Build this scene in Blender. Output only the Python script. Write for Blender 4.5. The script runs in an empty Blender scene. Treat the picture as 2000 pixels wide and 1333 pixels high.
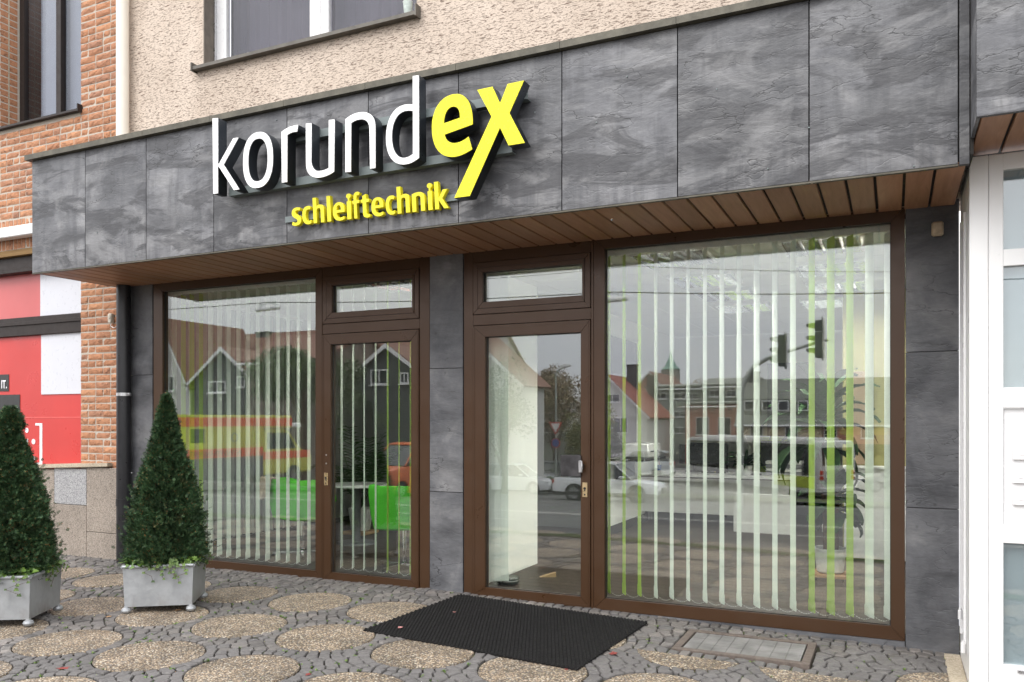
import bpy, bmesh, math, random
import numpy as np
from mathutils import Vector, Matrix, noise as mnoise

R = math.radians
random.seed(7)
SC = bpy.context.scene
COL = SC.collection

# ---------------------------------------------------------------- camera
EYE, DIST, YAW, FPX, HORIZON = 1.55, 6.455, R(25.17), 1586.0, 822.0
cam_data = bpy.data.cameras.new('camera')
cam = bpy.data.objects.new('camera', cam_data)
COL.objects.link(cam)
cam.location = (0, -DIST, EYE)
cam.rotation_euler = (R(90), 0, YAW)
cam_data.sensor_width = 36
cam_data.lens = 36 * FPX / 2000
cam_data.shift_y = (HORIZON - 666.5) / 2000
cam_data.clip_start = .05
cam_data.clip_end = 1500
SC.camera = cam

# ---------------------------------------------------------------- sky (overcast) and soft sun
SUN_EL, SUN_AZ = R(48), R(200)
world = bpy.data.worlds.new('World'); SC.world = world
world.use_nodes = True
wt = world.node_tree; wt.nodes.clear()
w_out = wt.nodes.new('ShaderNodeOutputWorld')
w_bg = wt.nodes.new('ShaderNodeBackground'); w_bg.inputs['Strength'].default_value = .13
w_sky = wt.nodes.new('ShaderNodeTexSky'); w_sky.sky_type = 'NISHITA'
w_sky.sun_disc = False; w_sky.sun_elevation = SUN_EL; w_sky.sun_rotation = SUN_AZ
w_hsv = wt.nodes.new('ShaderNodeHueSaturation'); w_hsv.inputs['Saturation'].default_value = .25
w_co = wt.nodes.new('ShaderNodeTexCoord')
w_map = wt.nodes.new('ShaderNodeMapping'); w_map.inputs['Scale'].default_value = (1, 1, 2.6)
w_n = wt.nodes.new('ShaderNodeTexNoise'); w_n.inputs['Scale'].default_value = 1.7
w_n.inputs['Detail'].default_value = 5; w_n.inputs['Roughness'].default_value = .5
w_r = wt.nodes.new('ShaderNodeValToRGB')
w_r.color_ramp.elements[0].position = .34; w_r.color_ramp.elements[0].color = (8.2, 8.35, 9.1, 1)
w_r.color_ramp.elements[1].position = .66; w_r.color_ramp.elements[1].color = (11.8, 11.6, 11.2, 1)
w_mix = wt.nodes.new('ShaderNodeMixRGB'); w_mix.inputs['Fac'].default_value = .86
L = wt.links.new
L(w_sky.outputs[0], w_hsv.inputs['Color']); L(w_hsv.outputs[0], w_mix.inputs[1])
L(w_co.outputs['Generated'], w_map.inputs[0]); L(w_map.outputs[0], w_n.inputs['Vector'])
L(w_n.outputs['Fac'], w_r.inputs[0]); L(w_r.outputs[0], w_mix.inputs[2])
# an overcast sky is about three times darker at the horizon than overhead
w_sep = wt.nodes.new('ShaderNodeSeparateXYZ'); L(w_co.outputs['Generated'], w_sep.inputs[0])
w_g = wt.nodes.new('ShaderNodeMapRange'); w_g.inputs['From Min'].default_value = 0; w_g.inputs['From Max'].default_value = 1
w_g.inputs['To Min'].default_value = .62; w_g.inputs['To Max'].default_value = 1.5; L(w_sep.outputs['Z'], w_g.inputs['Value'])
w_mul = wt.nodes.new('ShaderNodeMixRGB'); w_mul.blend_type = 'MULTIPLY'; w_mul.inputs[0].default_value = 1
L(w_mix.outputs[0], w_mul.inputs[1]); L(w_g.outputs[0], w_mul.inputs[2]); L(w_mul.outputs[0], w_bg.inputs[0]); L(w_bg.outputs[0], w_out.inputs[0])

sun_d = bpy.data.lights.new('sun', 'SUN'); sun_d.energy = .7; sun_d.angle = R(25); sun_d.color = (1, .96, .9)
sun = bpy.data.objects.new('sun', sun_d); COL.objects.link(sun)
sun_dir = Vector((math.cos(SUN_EL) * math.sin(SUN_AZ), math.cos(SUN_EL) * math.cos(SUN_AZ), math.sin(SUN_EL)))
sun.rotation_euler = sun_dir.to_track_quat('Z', 'Y').to_euler()
sun.location = (0, -10, 30)

vs = SC.view_settings
vs.view_transform = 'Standard'; vs.look = 'None'; vs.gamma = 1; vs.exposure = 1.0
vs.use_curve_mapping = False
SC.cycles.max_bounces = 8; SC.cycles.transparent_max_bounces = 24
SC.cycles.diffuse_bounces = 5; SC.cycles.glossy_bounces = 4
SC.cycles.caustics_reflective = False; SC.cycles.caustics_refractive = False

# ---------------------------------------------------------------- where a line of sight meets the facade, the ground, the mirrored street
SN, CS = math.sin(YAW), math.cos(YAW)
def fx(px, y=0.0):
    u = (px - 1000) / FPX
    return (DIST + y) / (CS + u * SN) * (-SN + u * CS)
def fz(px, py, y=0.0):
    u = (px - 1000) / FPX
    return EYE - (py - HORIZON) / FPX * (DIST + y) / (CS + u * SN)
def FP(px, py, y=0.0): return (fx(px, y), fz(px, py, y))
def mir(px, py, t):
    u = (px - 1000) / FPX
    return Vector((t * (-SN + u * CS), DIST + .1 - t * (CS + u * SN), EYE - (py - HORIZON) / FPX * t))
def screen_area_rank(x, y, z=0):
    d = (-(x) * SN + (y + DIST) * CS)
    u = ((x) * CS + (y + DIST) * SN) / max(d, .1)
    return d, 1000 + FPX * u, HORIZON - (z - EYE) / max(d, .1) * FPX
PROFILE = [(3, 0), (0, 0), (-4.3, -.06), (-5.2, -.2), (-25, -1.7), (-38, -2.5), (-60, -2.6), (-700, -2.7)]
def gz(x, y):
    z = 0
    for (a, za), (b, zb) in zip(PROFILE, PROFILE[1:]):
        if b <= y <= a: z = za + (zb - za) * (y - a) / (b - a)
    if y > -6:
        z -= .02 * min(max(0, x + 3.6), 6) + .006 * min(max(0, -(x + 4)), 10)
    return z

# ---------------------------------------------------------------- objects
def tag(o, label=None, cat=None, group=None, kind=None):
    if label: o['label'] = label
    if cat: o['category'] = cat
    if group: o['group'] = group
    if kind: o['kind'] = kind
    return o
def empty(name, loc=(0, 0, 0), rz=0, parent=None):
    o = bpy.data.objects.new(name, None); COL.objects.link(o)
    o.location = loc; o.rotation_euler = (0, 0, rz); o.empty_display_size = .1
    if parent: o.parent = parent
    return o
def link(name, me, parent=None, loc=None, rz=None):
    o = bpy.data.objects.new(name, me); COL.objects.link(o)
    if parent: o.parent = parent
    if loc is not None: o.location = loc
    if rz is not None: o.rotation_euler = (0, 0, rz)
    return o
def copy_tree(o, parent=None):
    c = o.copy(); COL.objects.link(c); c.parent = parent
    for ch in list(o.children): copy_tree(ch, c)
    return c

class MB:
    def __init__(s): s.v = []; s.f = []; s.smooth = False
    def add(s, vs, fs):
        n = len(s.v); s.v += [tuple(v) for v in vs]; s.f += [tuple(i + n for i in f) for f in fs]; return s
    def box(s, x0, x1, y0, y1, z0, z1, c=0.0, m=None):
        if x0 > x1: x0, x1 = x1, x0
        if y0 > y1: y0, y1 = y1, y0
        if z0 > z1: z0, z1 = z1, z0
        if c <= 0:
            vs = [(x, y, z) for x in (x0, x1) for y in (y0, y1) for z in (z0, z1)]
            fs = [(0, 1, 3, 2), (4, 6, 7, 5), (0, 4, 5, 1), (2, 3, 7, 6), (0, 2, 6, 4), (1, 5, 7, 3)]
        else:
            c = min(c, (x1 - x0) * .4, (y1 - y0) * .4, (z1 - z0) * .4)
            vs = []; idx = {}
            for i, x in enumerate((x0, x1)):
                for j, y in enumerate((y0, y1)):
                    for k, z in enumerate((z0, z1)):
                        sx, sy, sz = (c if i == 0 else -c), (c if j == 0 else -c), (c if k == 0 else -c)
                        idx[i, j, k] = len(vs)
                        vs += [(x, y + sy, z + sz), (x + sx, y, z + sz), (x + sx, y + sy, z)]
            I = lambda i, j, k, a: idx[i, j, k] + a
            fs = []
            for i in (0, 1):
                q = [I(i, 0, 0, 0), I(i, 1, 0, 0), I(i, 1, 1, 0), I(i, 0, 1, 0)]; fs.append(q if i else q[::-1])
                q = [I(0, i, 0, 1), I(1, i, 0, 1), I(1, i, 1, 1), I(0, i, 1, 1)]; fs.append(q[::-1] if i else q)
                q = [I(0, 0, i, 2), I(1, 0, i, 2), I(1, 1, i, 2), I(0, 1, i, 2)]; fs.append(q if i else q[::-1])
            for a in (0, 1):
                for b in (0, 1):
                    fs.append((I(0, a, b, 1), I(1, a, b, 1), I(1, a, b, 2), I(0, a, b, 2)))
                    fs.append((I(a, 0, b, 0), I(a, 1, b, 0), I(a, 1, b, 2), I(a, 0, b, 2)))
                    fs.append((I(a, b, 0, 0), I(a, b, 1, 0), I(a, b, 1, 1), I(a, b, 0, 1)))
                    for d in (0, 1): fs.append((I(a, b, d, 0), I(a, b, d, 1), I(a, b, d, 2)))
        if m is not None: vs = [m @ Vector(v) for v in vs]
        return s.add(vs, fs)
    def prism(s, pts, a, b, axis='y', m=None):
        n = len(pts)
        def P(p, h):
            return {'y': (p[0], h, p[1]), 'z': (p[0], p[1], h), 'x': (h, p[0], p[1])}[axis]
        vs = [P(p, a) for p in pts] + [P(p, b) for p in pts]
        fs = [tuple(range(n)), tuple(range(2 * n - 1, n - 1, -1))] + [(i, i + n, (i + 1) % n + n, (i + 1) % n) for i in range(n)]
        if m is not None: vs = [m @ Vector(v) for v in vs]
        return s.add(vs, fs)
    def cyl(s, p, q, r0, r1=None, n=12, caps=True):
        r1 = r0 if r1 is None else r1
        p, q = Vector(p), Vector(q); d = (q - p).normalized()
        a = d.orthogonal().normalized(); b = d.cross(a)
        vs = [p + (a * math.cos(2 * math.pi * i / n) + b * math.sin(2 * math.pi * i / n)) * r0 for i in range(n)]
        vs += [q + (a * math.cos(2 * math.pi * i / n) + b * math.sin(2 * math.pi * i / n)) * r1 for i in range(n)]
        fs = [(i, (i + 1) % n, (i + 1) % n + n, i + n) for i in range(n)]
        if caps: fs += [tuple(range(n - 1, -1, -1)), tuple(range(n, 2 * n))]
        return s.add(vs, fs)
    def tube(s, pts, r, n=8):
        pts = [Vector(p) for p in pts]; rs = r if isinstance(r, (list, tuple)) else [r] * len(pts)
        vs = []; prev = None
        for i, p in enumerate(pts):
            d = (pts[min(i + 1, len(pts) - 1)] - pts[max(i - 1, 0)])
            d = d.normalized() if d.length > 1e-9 else Vector((0, 0, 1))
            a = d.orthogonal() if prev is None else prev - d * prev.dot(d)
            if a.length < 1e-6: a = d.orthogonal()
            a.normalize(); prev = a; b = d.cross(a)
            vs += [p + (a * math.cos(2 * math.pi * k / n) + b * math.sin(2 * math.pi * k / n)) * rs[i] for k in range(n)]
        fs = []
        for i in range(len(pts) - 1):
            for k in range(n):
                fs.append((i * n + k, i * n + (k + 1) % n, (i + 1) * n + (k + 1) % n, (i + 1) * n + k))
        fs += [tuple(range(n - 1, -1, -1)), tuple((len(pts) - 1) * n + k for k in range(n))]
        return s.add(vs, fs)
    def lathe(s, prof, c=(0, 0, 0), n=24):
        vs = []; fs = []; m = len(prof)
        for k in range(n):
            a = 2 * math.pi * k / n
            vs += [(c[0] + r * math.cos(a), c[1] + r * math.sin(a), c[2] + z) for r, z in prof]
        for k in range(n):
            for i in range(m - 1):
                k2 = (k + 1) % n
                fs.append((k * m + i, k2 * m + i, k2 * m + i + 1, k * m + i + 1))
        return s.add(vs, fs)
    def sheet(s, grid):
        nr, nc = len(grid), len(grid[0])
        vs = [p for row in grid for p in row]
        fs = [(i * nc + j, i * nc + j + 1, (i + 1) * nc + j + 1, (i + 1) * nc + j) for i in range(nr - 1) for j in range(nc - 1)]
        return s.add(vs, fs)
    def mesh(s, name, mat, smooth=False, bevel=0):
        me = bpy.data.meshes.new(name); me.from_pydata(s.v, [], s.f)
        bm = bmesh.new(); bm.from_mesh(me); bmesh.ops.recalc_face_normals(bm, faces=bm.faces)
        if bevel:
            es = [e for e in bm.edges if len(e.link_faces) == 2 and e.calc_face_angle(0) > .5]
            bmesh.ops.bevel(bm, geom=es, offset=bevel, segments=2, affect='EDGES', clamp_overlap=True)
        bm.to_mesh(me); bm.free()
        if mat: me.materials.append(mat)
        if smooth:
            me.polygons.foreach_set('use_smooth', [True] * len(me.polygons))
            try: me.set_sharp_from_angle(angle=R(38))
            except Exception: pass
        me.update()
        return me
    def build(s, name, mat, parent=None, smooth=False, bevel=0, loc=None, rz=None):
        return link(name, s.mesh(name, mat, smooth, bevel), parent, loc, rz)
def B(name, mat, parent, x0, x1, y0, y1, z0, z1, c=0.0):
    return MB().box(x0, x1, y0, y1, z0, z1, c).build(name, mat, parent)
def np_mesh(name, V, F, mat):
    """V (n,3) floats, F (m,k) ints"""
    me = bpy.data.meshes.new(name)
    V = np.asarray(V, dtype=np.float32); F = np.asarray(F, dtype=np.int32)
    me.vertices.add(len(V)); me.vertices.foreach_set('co', V.ravel())
    k = F.shape[1]
    me.loops.add(F.size); me.loops.foreach_set('vertex_index', F.ravel())
    me.polygons.add(len(F)); me.polygons.foreach_set('loop_start', np.arange(0, F.size, k, dtype=np.int32))
    me.update(calc_edges=True); me.validate()
    me.materials.append(mat)
    return me

# ---------------------------------------------------------------- materials
def newmat(name):
    m = bpy.data.materials.new(name); m.use_nodes = True
    nt = m.node_tree
    return m, nt, nt.nodes['Principled BSDF']
def nd(nt, t, **k):
    n = nt.nodes.new(t)
    for a, v in k.items():
        if a.startswith('_'): setattr(n, a[1:], v)
        else: n.inputs[a.replace('__', ' ')].default_value = v
    return n
def coords(nt, scale=(1, 1, 1), rnd=False, which='Object', rot=(0, 0, 0)):
    c = nt.nodes.new('ShaderNodeTexCoord'); mp = nt.nodes.new('ShaderNodeMapping')
    mp.inputs['Scale'].default_value = scale; mp.inputs['Rotation'].default_value = rot
    nt.links.new(c.outputs[which], mp.inputs[0])
    if rnd:
        oi = nt.nodes.new('ShaderNodeObjectInfo'); mm = nt.nodes.new('ShaderNodeMath'); mm.operation = 'MULTIPLY'
        mm.inputs[1].default_value = 37
        nt.links.new(oi.outputs['Random'], mm.inputs[0]); nt.links.new(mm.outputs[0], mp.inputs['Location'])
    return mp.outputs[0]
def noise(nt, vec, scale, detail=4, rough=.55, dist=0):
    n = nd(nt, 'ShaderNodeTexNoise', Scale=scale, Detail=detail, Roughness=rough, Distortion=dist)
    nt.links.new(vec, n.inputs['Vector']); return n.outputs['Fac']
def ramp(nt, fac, stops, interp='LINEAR'):
    r = nt.nodes.new('ShaderNodeValToRGB'); cr = r.color_ramp; cr.interpolation = interp
    while len(cr.elements) < len(stops): cr.elements.new(.5)
    for e, (p, c) in zip(cr.elements, stops):
        e.position = p; e.color = (c, c, c, 1) if isinstance(c, (int, float)) else (*c, 1)
    nt.links.new(fac, r.inputs[0]); return r.outputs[0]
def mix(nt, fac, a, b, mode='MIX'):
    m = nt.nodes.new('ShaderNodeMixRGB'); m.blend_type = mode
    for i, v in ((0, fac), (1, a), (2, b)):
        if isinstance(v, (int, float)): m.inputs[i].default_value = v if i == 0 else (v, v, v, 1)
        elif isinstance(v, tuple): m.inputs[i].default_value = (*v, 1)
        else: nt.links.new(v, m.inputs[i])
    return m.outputs[0]
def math2(nt, op, a, b=0.0, clamp=False):
    m = nt.nodes.new('ShaderNodeMath'); m.operation = op; m.use_clamp = clamp
    for i, v in ((0, a), (1, b)):
        if isinstance(v, (int, float)): m.inputs[i].default_value = v
        else: nt.links.new(v, m.inputs[i])
    return m.outputs[0]
def bump(nt, bsdf, h, strength=.3, dist=.01):
    b = nd(nt, 'ShaderNodeBump', Strength=strength, Distance=dist)
    nt.links.new(h, b.inputs['Height']); nt.links.new(b.outputs[0], bsdf.inputs['Normal'])
def plain(name, col, rough=.5, metal=0, var=.12, scale=6, bmp=0, bscale=60, rnd=0, spec=.5, coat=0):
    """paint, metal, plastic or cloth with slight mottling"""
    m, nt, b = newmat(name)
    v = coords(nt)
    f = noise(nt, v, scale, 5)
    lo = tuple(c * (1 - var) for c in col); hi = tuple(min(1, c * (1 + var)) for c in col)
    c = ramp(nt, f, [(.3, lo), (.7, hi)])
    if rnd:
        oi = nt.nodes.new('ShaderNodeObjectInfo')
        k = ramp(nt, oi.outputs['Random'], [(0, 1 - rnd), (1, 1 + rnd * .3)])
        c = mix(nt, 1, c, k, 'MULTIPLY')
    nt.links.new(c, b.inputs['Base Color'])
    b.inputs['Roughness'].default_value = rough; b.inputs['Metallic'].default_value = metal
    b.inputs['Specular IOR Level'].default_value = spec
    if coat: b.inputs['Coat Weight'].default_value = coat; b.inputs['Coat Roughness'].default_value = .04
    nt.links.new(ramp(nt, noise(nt, v, scale * 3.1, 4), [(.3, max(0, rough - .08)), (.75, min(1, rough + .1))]), b.inputs['Roughness'])
    if bmp: bump(nt, b, noise(nt, v, bscale, 6), bmp, .004)
    return m

def m_slate(name, base=1.0, streak=True):
    m, nt, b = newmat(name)
    v = coords(nt, rnd=True)
    vs_ = coords(nt, (1, 1, 2.6), rnd=True)
    big = noise(nt, v, 2.3, 7, .62, .4); st = noise(nt, vs_, 2.4, 6, .58, .45); fine = noise(nt, vs_, 19, 4, .62, .5)
    c = ramp(nt, big, [(.30, (.060, .062, .070)), (.43, (.105, .107, .117)), (.55, (.145, .147, .157)), (.7, (.235, .235, .24))])
    c = mix(nt, .42, c, ramp(nt, st, [(.3, .38), (.52, .95), (.66, 1.25), (.74, 1.8)]), 'MULTIPLY')
    c = mix(nt, .35, c, ramp(nt, fine, [(.3, .72), (.7, 1.25)]), 'MULTIPLY')
    sp = nd(nt, 'ShaderNodeTexVoronoi', Scale=5.5); nt.links.new(v, sp.inputs['Vector'])
    c = mix(nt, ramp(nt, sp.outputs['Distance'], [(.0, .65), (.05, .3), (.09, 0)]), c, (.015, .013, .012))
    if streak:
        oi = nt.nodes.new('ShaderNodeObjectInfo')
        c = mix(nt, 1, c, ramp(nt, oi.outputs['Random'], [(0, .78), (.5, 1.0), (1, 1.2)]), 'MULTIPLY')
    if streak:   # lime bloom in the lower third and dark run-off tongues under the cap
        g = nt.nodes.new('ShaderNodeNewGeometry'); sep = nt.nodes.new('ShaderNodeSeparateXYZ')
        nt.links.new(g.outputs['Position'], sep.inputs[0])
        n2 = noise(nt, coords(nt, (.9, .9, 3), rnd=True), 3.0, 7, .7, .9)
        lowf = noise(nt, coords(nt, (1, 1, .6)), 1.3, 5, .6)
        lvl = math2(nt, 'SUBTRACT', math2(nt, 'ADD', sep.outputs['Z'], math2(nt, 'MULTIPLY', lowf, .8)), 3.40)
        wet = ramp(nt, lvl, [(.27, 0), (.325, .6), (.40, .3), (.55, .0)])
        wet2 = ramp(nt, lvl, [(.0, 0), (.06, .5), (.09, .1), (.2, .0)])
        drip = noise(nt, coords(nt, (6, 6, .5), rnd=True), 3.0, 5, .6)
        bloom = math2(nt, 'MULTIPLY', ramp(nt, lvl, [(-.0, .1), (.06, .55), (.2, .45), (.34, 0)]), math2(nt, 'MULTIPLY', ramp(nt, drip, [(.42, .1), (.66, .9)]), ramp(nt, noise(nt, v, 2.0, 4), [(.42, .15), (.6, 1)])))
        c = mix(nt, bloom, c, (.30, .295, .30))
        c = mix(nt, wet, c, (.050, .050, .054))
        c = mix(nt, wet2, c, (.055, .055, .058))
        n3 = noise(nt, coords(nt, (2.6, 2.6, .30), rnd=True), 3.8, 6, .6)
        c = mix(nt, math2(nt, 'MULTIPLY', ramp(nt, n3, [(.5, 0), (.60, .75)]), .5), c, (.05, .052, .058))
        n4 = noise(nt, coords(nt, (1, 1, 3.8), rnd=True), 1.0, 7, .62, 1.2)
        c = mix(nt, ramp(nt, n4, [(.49, 0), (.55, .78), (.75, .6)]), c, (.042, .042, .047))
        n5 = noise(nt, coords(nt, (1, 1, 2.2), rnd=True, rot=(0, .2, 0)), 1.5, 7, .68, .6)
        c = mix(nt, ramp(nt, n5, [(.53, 0), (.66, .55)]), c, (.25, .25, .255))
    crack = nd(nt, 'ShaderNodeTexVoronoi', Scale=2.6, _feature='DISTANCE_TO_EDGE')
    crack.inputs['Scale'].default_value = 1.15
    wv = nt.nodes.new('ShaderNodeVectorMath'); wv.operation = 'ADD'
    nz = nd(nt, 'ShaderNodeTexNoise', Scale=3.0, Detail=5); nt.links.new(vs_, nz.inputs['Vector'])
    nt.links.new(nz.outputs['Color'], wv.inputs[0]); nt.links.new(vs_, wv.inputs[1]); nt.links.new(wv.outputs[0], crack.inputs['Vector'])
    ck = ramp(nt, crack.outputs['Distance'], [(0, 0), (.02, 1)])
    cmask = ramp(nt, noise(nt, v, 1.9, 3), [(.50, 0), (.58, 1)])
    c = mix(nt, math2(nt, 'MULTIPLY', math2(nt, 'SUBTRACT', 1.0, ramp(nt, crack.outputs['Distance'], [(0, 0), (.010, 1)])), cmask), c, (.02, .02, .022))
    if base != 1: c = mix(nt, 1, c, base, 'MULTIPLY')
    nt.links.new(c, b.inputs['Base Color'])
    nt.links.new(ramp(nt, st, [(.3, .36), (.7, .62)]), b.inputs['Roughness'])
    h = math2(nt, 'ADD', math2(nt, 'MULTIPLY', st, 1.0), math2(nt, 'MULTIPLY', fine, .22))
    h = math2(nt, 'ADD', h, math2(nt, 'MULTIPLY', ck, .12))
    bump(nt, b, h, .6, .014)
    return m

def m_glass(name, r0=.1, tint=(.95, .985, .955)):
    m, nt, b = newmat(name)
    nt.nodes.remove(b); out = nt.nodes['Material Output']
    g = nt.nodes.new('ShaderNodeNewGeometry'); dt = nt.nodes.new('ShaderNodeVectorMath'); dt.operation = 'DOT_PRODUCT'
    nt.links.new(g.outputs['Incoming'], dt.inputs[0]); nt.links.new(g.outputs['Normal'], dt.inputs[1])
    a = math2(nt, 'ABSOLUTE', dt.outputs['Value'])
    p = math2(nt, 'POWER', math2(nt, 'SUBTRACT', 1.0, a, True), 5)
    fac = math2(nt, 'ADD', r0, math2(nt, 'MULTIPLY', p, 1 - r0), True)
    tr = nt.nodes.new('ShaderNodeBsdfTransparent'); tr.inputs[0].default_value = (*tint, 1)
    gl = nt.nodes.new('ShaderNodeBsdfGlossy'); gl.inputs['Roughness'].default_value = 0
    gl.inputs['Color'].default_value = (.97, .98, 1, 1)
    mx = nt.nodes.new('ShaderNodeMixShader')
    nt.links.new(fac, mx.inputs[0]); nt.links.new(tr.outputs[0], mx.inputs[1]); nt.links.new(gl.outputs[0], mx.inputs[2])
    nt.links.new(mx.outputs[0], out.inputs[0])
    return m

def m_stucco():
    m, nt, b = newmat('scratched_stucco')
    v = coords(nt, (1, 1, 1)); vh = coords(nt, (1, 1, 6.5), rot=(0, R(3), 0))
    worms = noise(nt, vh, 15, 3, .55, .8); worms2 = noise(nt, vh, 28, 2, .5, .6); big = noise(nt, v, 1.1, 5, .6); fine = noise(nt, v, 120, 3)
    g1 = ramp(nt, worms, [(.60, 0), (.625, 1)]); g2 = ramp(nt, worms2, [(.61, 0), (.64, 1)])
    gg = math2(nt, 'MAXIMUM', g1, math2(nt, 'MULTIPLY', g2, .75))
    c = ramp(nt, big, [(.3, (.55, .455, .375)), (.7, (.68, .575, .485))])
    c = mix(nt, .5, c, ramp(nt, fine, [(.3, .82), (.7, 1.12)]), 'MULTIPLY')
    c = mix(nt, math2(nt, 'MULTIPLY', gg, .85), c, (.15, .095, .07))
    g = nt.nodes.new('ShaderNodeTexCoord'); sep = nt.nodes.new('ShaderNodeSeparateXYZ'); nt.links.new(g.outputs['Object'], sep.inputs[0])
    dirt = noise(nt, coords(nt, (1, 1, .4)), 2.2, 5, .6)
    c = mix(nt, ramp(nt, dirt, [(.5, 0), (.75, .35)]), c, (.42, .33, .26))
    nt.links.new(c, b.inputs['Base Color']); b.inputs['Roughness'].default_value = .93
    h = math2(nt, 'SUBTRACT', math2(nt, 'MULTIPLY', fine, .25), gg)
    bump(nt, b, h, .8, .006)
    return m

def m_brick():
    m, nt, b = newmat('rough_orange_brick')
    v = coords(nt, rnd=True)
    oi = nt.nodes.new('ShaderNodeObjectInfo')
    c = ramp(nt, oi.outputs['Random'], [(0, (.36, .165, .09)), (.25, (.45, .21, .11)), (.5, (.39, .185, .105)), (.75, (.50, .245, .13)), (1, (.33, .165, .105))])
    f = noise(nt, v, 14, 7, .7, .6)
    c = mix(nt, .8, c, ramp(nt, f, [(.3, .6), (.5, 1.0), (.75, 1.3)]), 'MULTIPLY')
    cr = noise(nt, coords(nt, (1, 1, 1.6), rnd=True), 11, 6, .7, 2.2)
    crk = ramp(nt, cr, [(.36, 1), (.41, 0)])
    c = mix(nt, math2(nt, 'MULTIPLY', crk, .65), c, (.16, .075, .045))
    nt.links.new(c, b.inputs['Base Color']); b.inputs['Roughness'].default_value = .9
    h = math2(nt, 'SUBTRACT', f, math2(nt, 'MULTIPLY', crk, .9)); bump(nt, b, h, .9, .008)
    return m

def m_speckle(name, stops, scale=160, rough=.6, bmp=.2, tintvar=.25):
    """granite, concrete, asphalt: coloured grains"""
    m, nt, b = newmat(name)
    v = coords(nt)
    vo = nd(nt, 'ShaderNodeTexVoronoi', Scale=scale); nt.links.new(v, vo.inputs['Vector'])
    sep = nt.nodes.new('ShaderNodeSeparateColor'); nt.links.new(vo.outputs['Color'], sep.inputs[0])
    c = ramp(nt, sep.outputs[0], stops)
    big = noise(nt, v, 1.6, 6, .6)
    c = mix(nt, 1, c, ramp(nt, big, [(.3, 1 - tintvar), (.7, 1 + tintvar * .5)]), 'MULTIPLY')
    nt.links.new(c, b.inputs['Base Color']); b.inputs['Roughness'].default_value = rough
    bump(nt, b, noise(nt, v, scale * .6, 4), bmp, .003)
    return m

def m_pebbles():
    m, nt, b = newmat('exposed_aggregate')
    v = coords(nt, rnd=True)
    wv = nt.nodes.new('ShaderNodeVectorMath'); wv.operation = 'ADD'
    nz = nd(nt, 'ShaderNodeTexNoise', Scale=30.0, Detail=2)
    sc = nt.nodes.new('ShaderNodeVectorMath'); sc.operation = 'SCALE'; sc.inputs['Scale'].default_value = .012
    nt.links.new(v, nz.inputs['Vector']); nt.links.new(nz.outputs['Color'], sc.inputs[0]); nt.links.new(sc.outputs[0], wv.inputs[0]); nt.links.new(v, wv.inputs[1])
    vo = nd(nt, 'ShaderNodeTexVoronoi', Scale=74); nt.links.new(wv.outputs[0], vo.inputs['Vector'])
    sep = nt.nodes.new('ShaderNodeSeparateColor'); nt.links.new(vo.outputs['Color'], sep.inputs[0])
    c = ramp(nt, sep.outputs[0], [(0, (.25, .185, .12)), (.2, (.40, .30, .20)), (.4, (.53, .41, .28)), (.55, (.28, .245, .21)), (.72, (.60, .49, .36)), (.9, (.70, .63, .51)), (1, (.40, .26, .17))], 'CONSTANT')
    d = vo.outputs['Distance']
    c = mix(nt, ramp(nt, d, [(.40, 0), (.66, .9)]), c, (.10, .078, .058))
    big = noise(nt, v, 3.5, 6, .65)
    c = mix(nt, 1, c, ramp(nt, big, [(.32, .52), (.6, .98)]), 'MULTIPLY')
    nt.links.new(c, b.inputs['Base Color']); b.inputs['Roughness'].default_value = .62
    bump(nt, b, ramp(nt, d, [(0, 1), (.7, 0)]), 1.0, .009)
    return m

def m_cobble():
    m, nt, b = newmat('grey_cobble_stone')
    v = coords(nt, rnd=False)
    g = nt.nodes.new('ShaderNodeNewGeometry')
    rp = g.outputs['Random Per Island']
    c = ramp(nt, rp, [(0, (.09, .084, .08)), (.35, (.15, .137, .126)), (.65, (.12, .114, .112)), (.85, (.20, .18, .165)), (1, (.105, .10, .097))])
    f = noise(nt, v, 55, 6, .7)
    c = mix(nt, .8, c, ramp(nt, f, [(.3, .65), (.7, 1.3)]), 'MULTIPLY')
    big = noise(nt, v, 1.3, 5, .6)
    c = mix(nt, 1, c, ramp(nt, big, [(.3, .78), (.7, 1.15)]), 'MULTIPLY')
    nt.links.new(c, b.inputs['Base Color']); b.inputs['Roughness'].default_value = .72
    bump(nt, b, f, .6, .006)
    return m
def m_wood(name, a, c2, rough=.5, grooves=0, axis=0):
    m, nt, b = newmat(name)
    sc = [6, 6, 6]; sc[axis] = .5
    v = coords(nt, tuple(sc), rnd=True)
    f = noise(nt, v, 5, 6, .6, .8)
    c = ramp(nt, f, [(.3, a), (.7, c2)])
    oi = nt.nodes.new('ShaderNodeObjectInfo')
    c = mix(nt, 1, c, ramp(nt, oi.outputs['Random'], [(0, .82), (1, 1.12)]), 'MULTIPLY')
    nt.links.new(c, b.inputs['Base Color']); b.inputs['Roughness'].default_value = rough
    bump(nt, b, f, .15, .002)
    return m
def m_rooftile(name, a, c2, rows=9.0):
    m, nt, b = newmat(name)
    v = coords(nt)
    w = nd(nt, 'ShaderNodeTexWave', Scale=rows / 2, Distortion=.3, _bands_direction='Z', _wave_profile='SAW')
    nt.links.new(v, w.inputs['Vector'])
    f = noise(nt, v, 2, 6, .65)
    c = ramp(nt, f, [(.3, a), (.7, c2)])
    c = mix(nt, .7, c, ramp(nt, w.outputs['Fac'], [(0, .45), (.25, 1), (1, 1.1)]), 'MULTIPLY')
    nt.links.new(c, b.inputs['Base Color']); b.inputs['Roughness'].default_value = .8
    bump(nt, b, w.outputs['Fac'], .6, .04)
    return m
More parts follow.
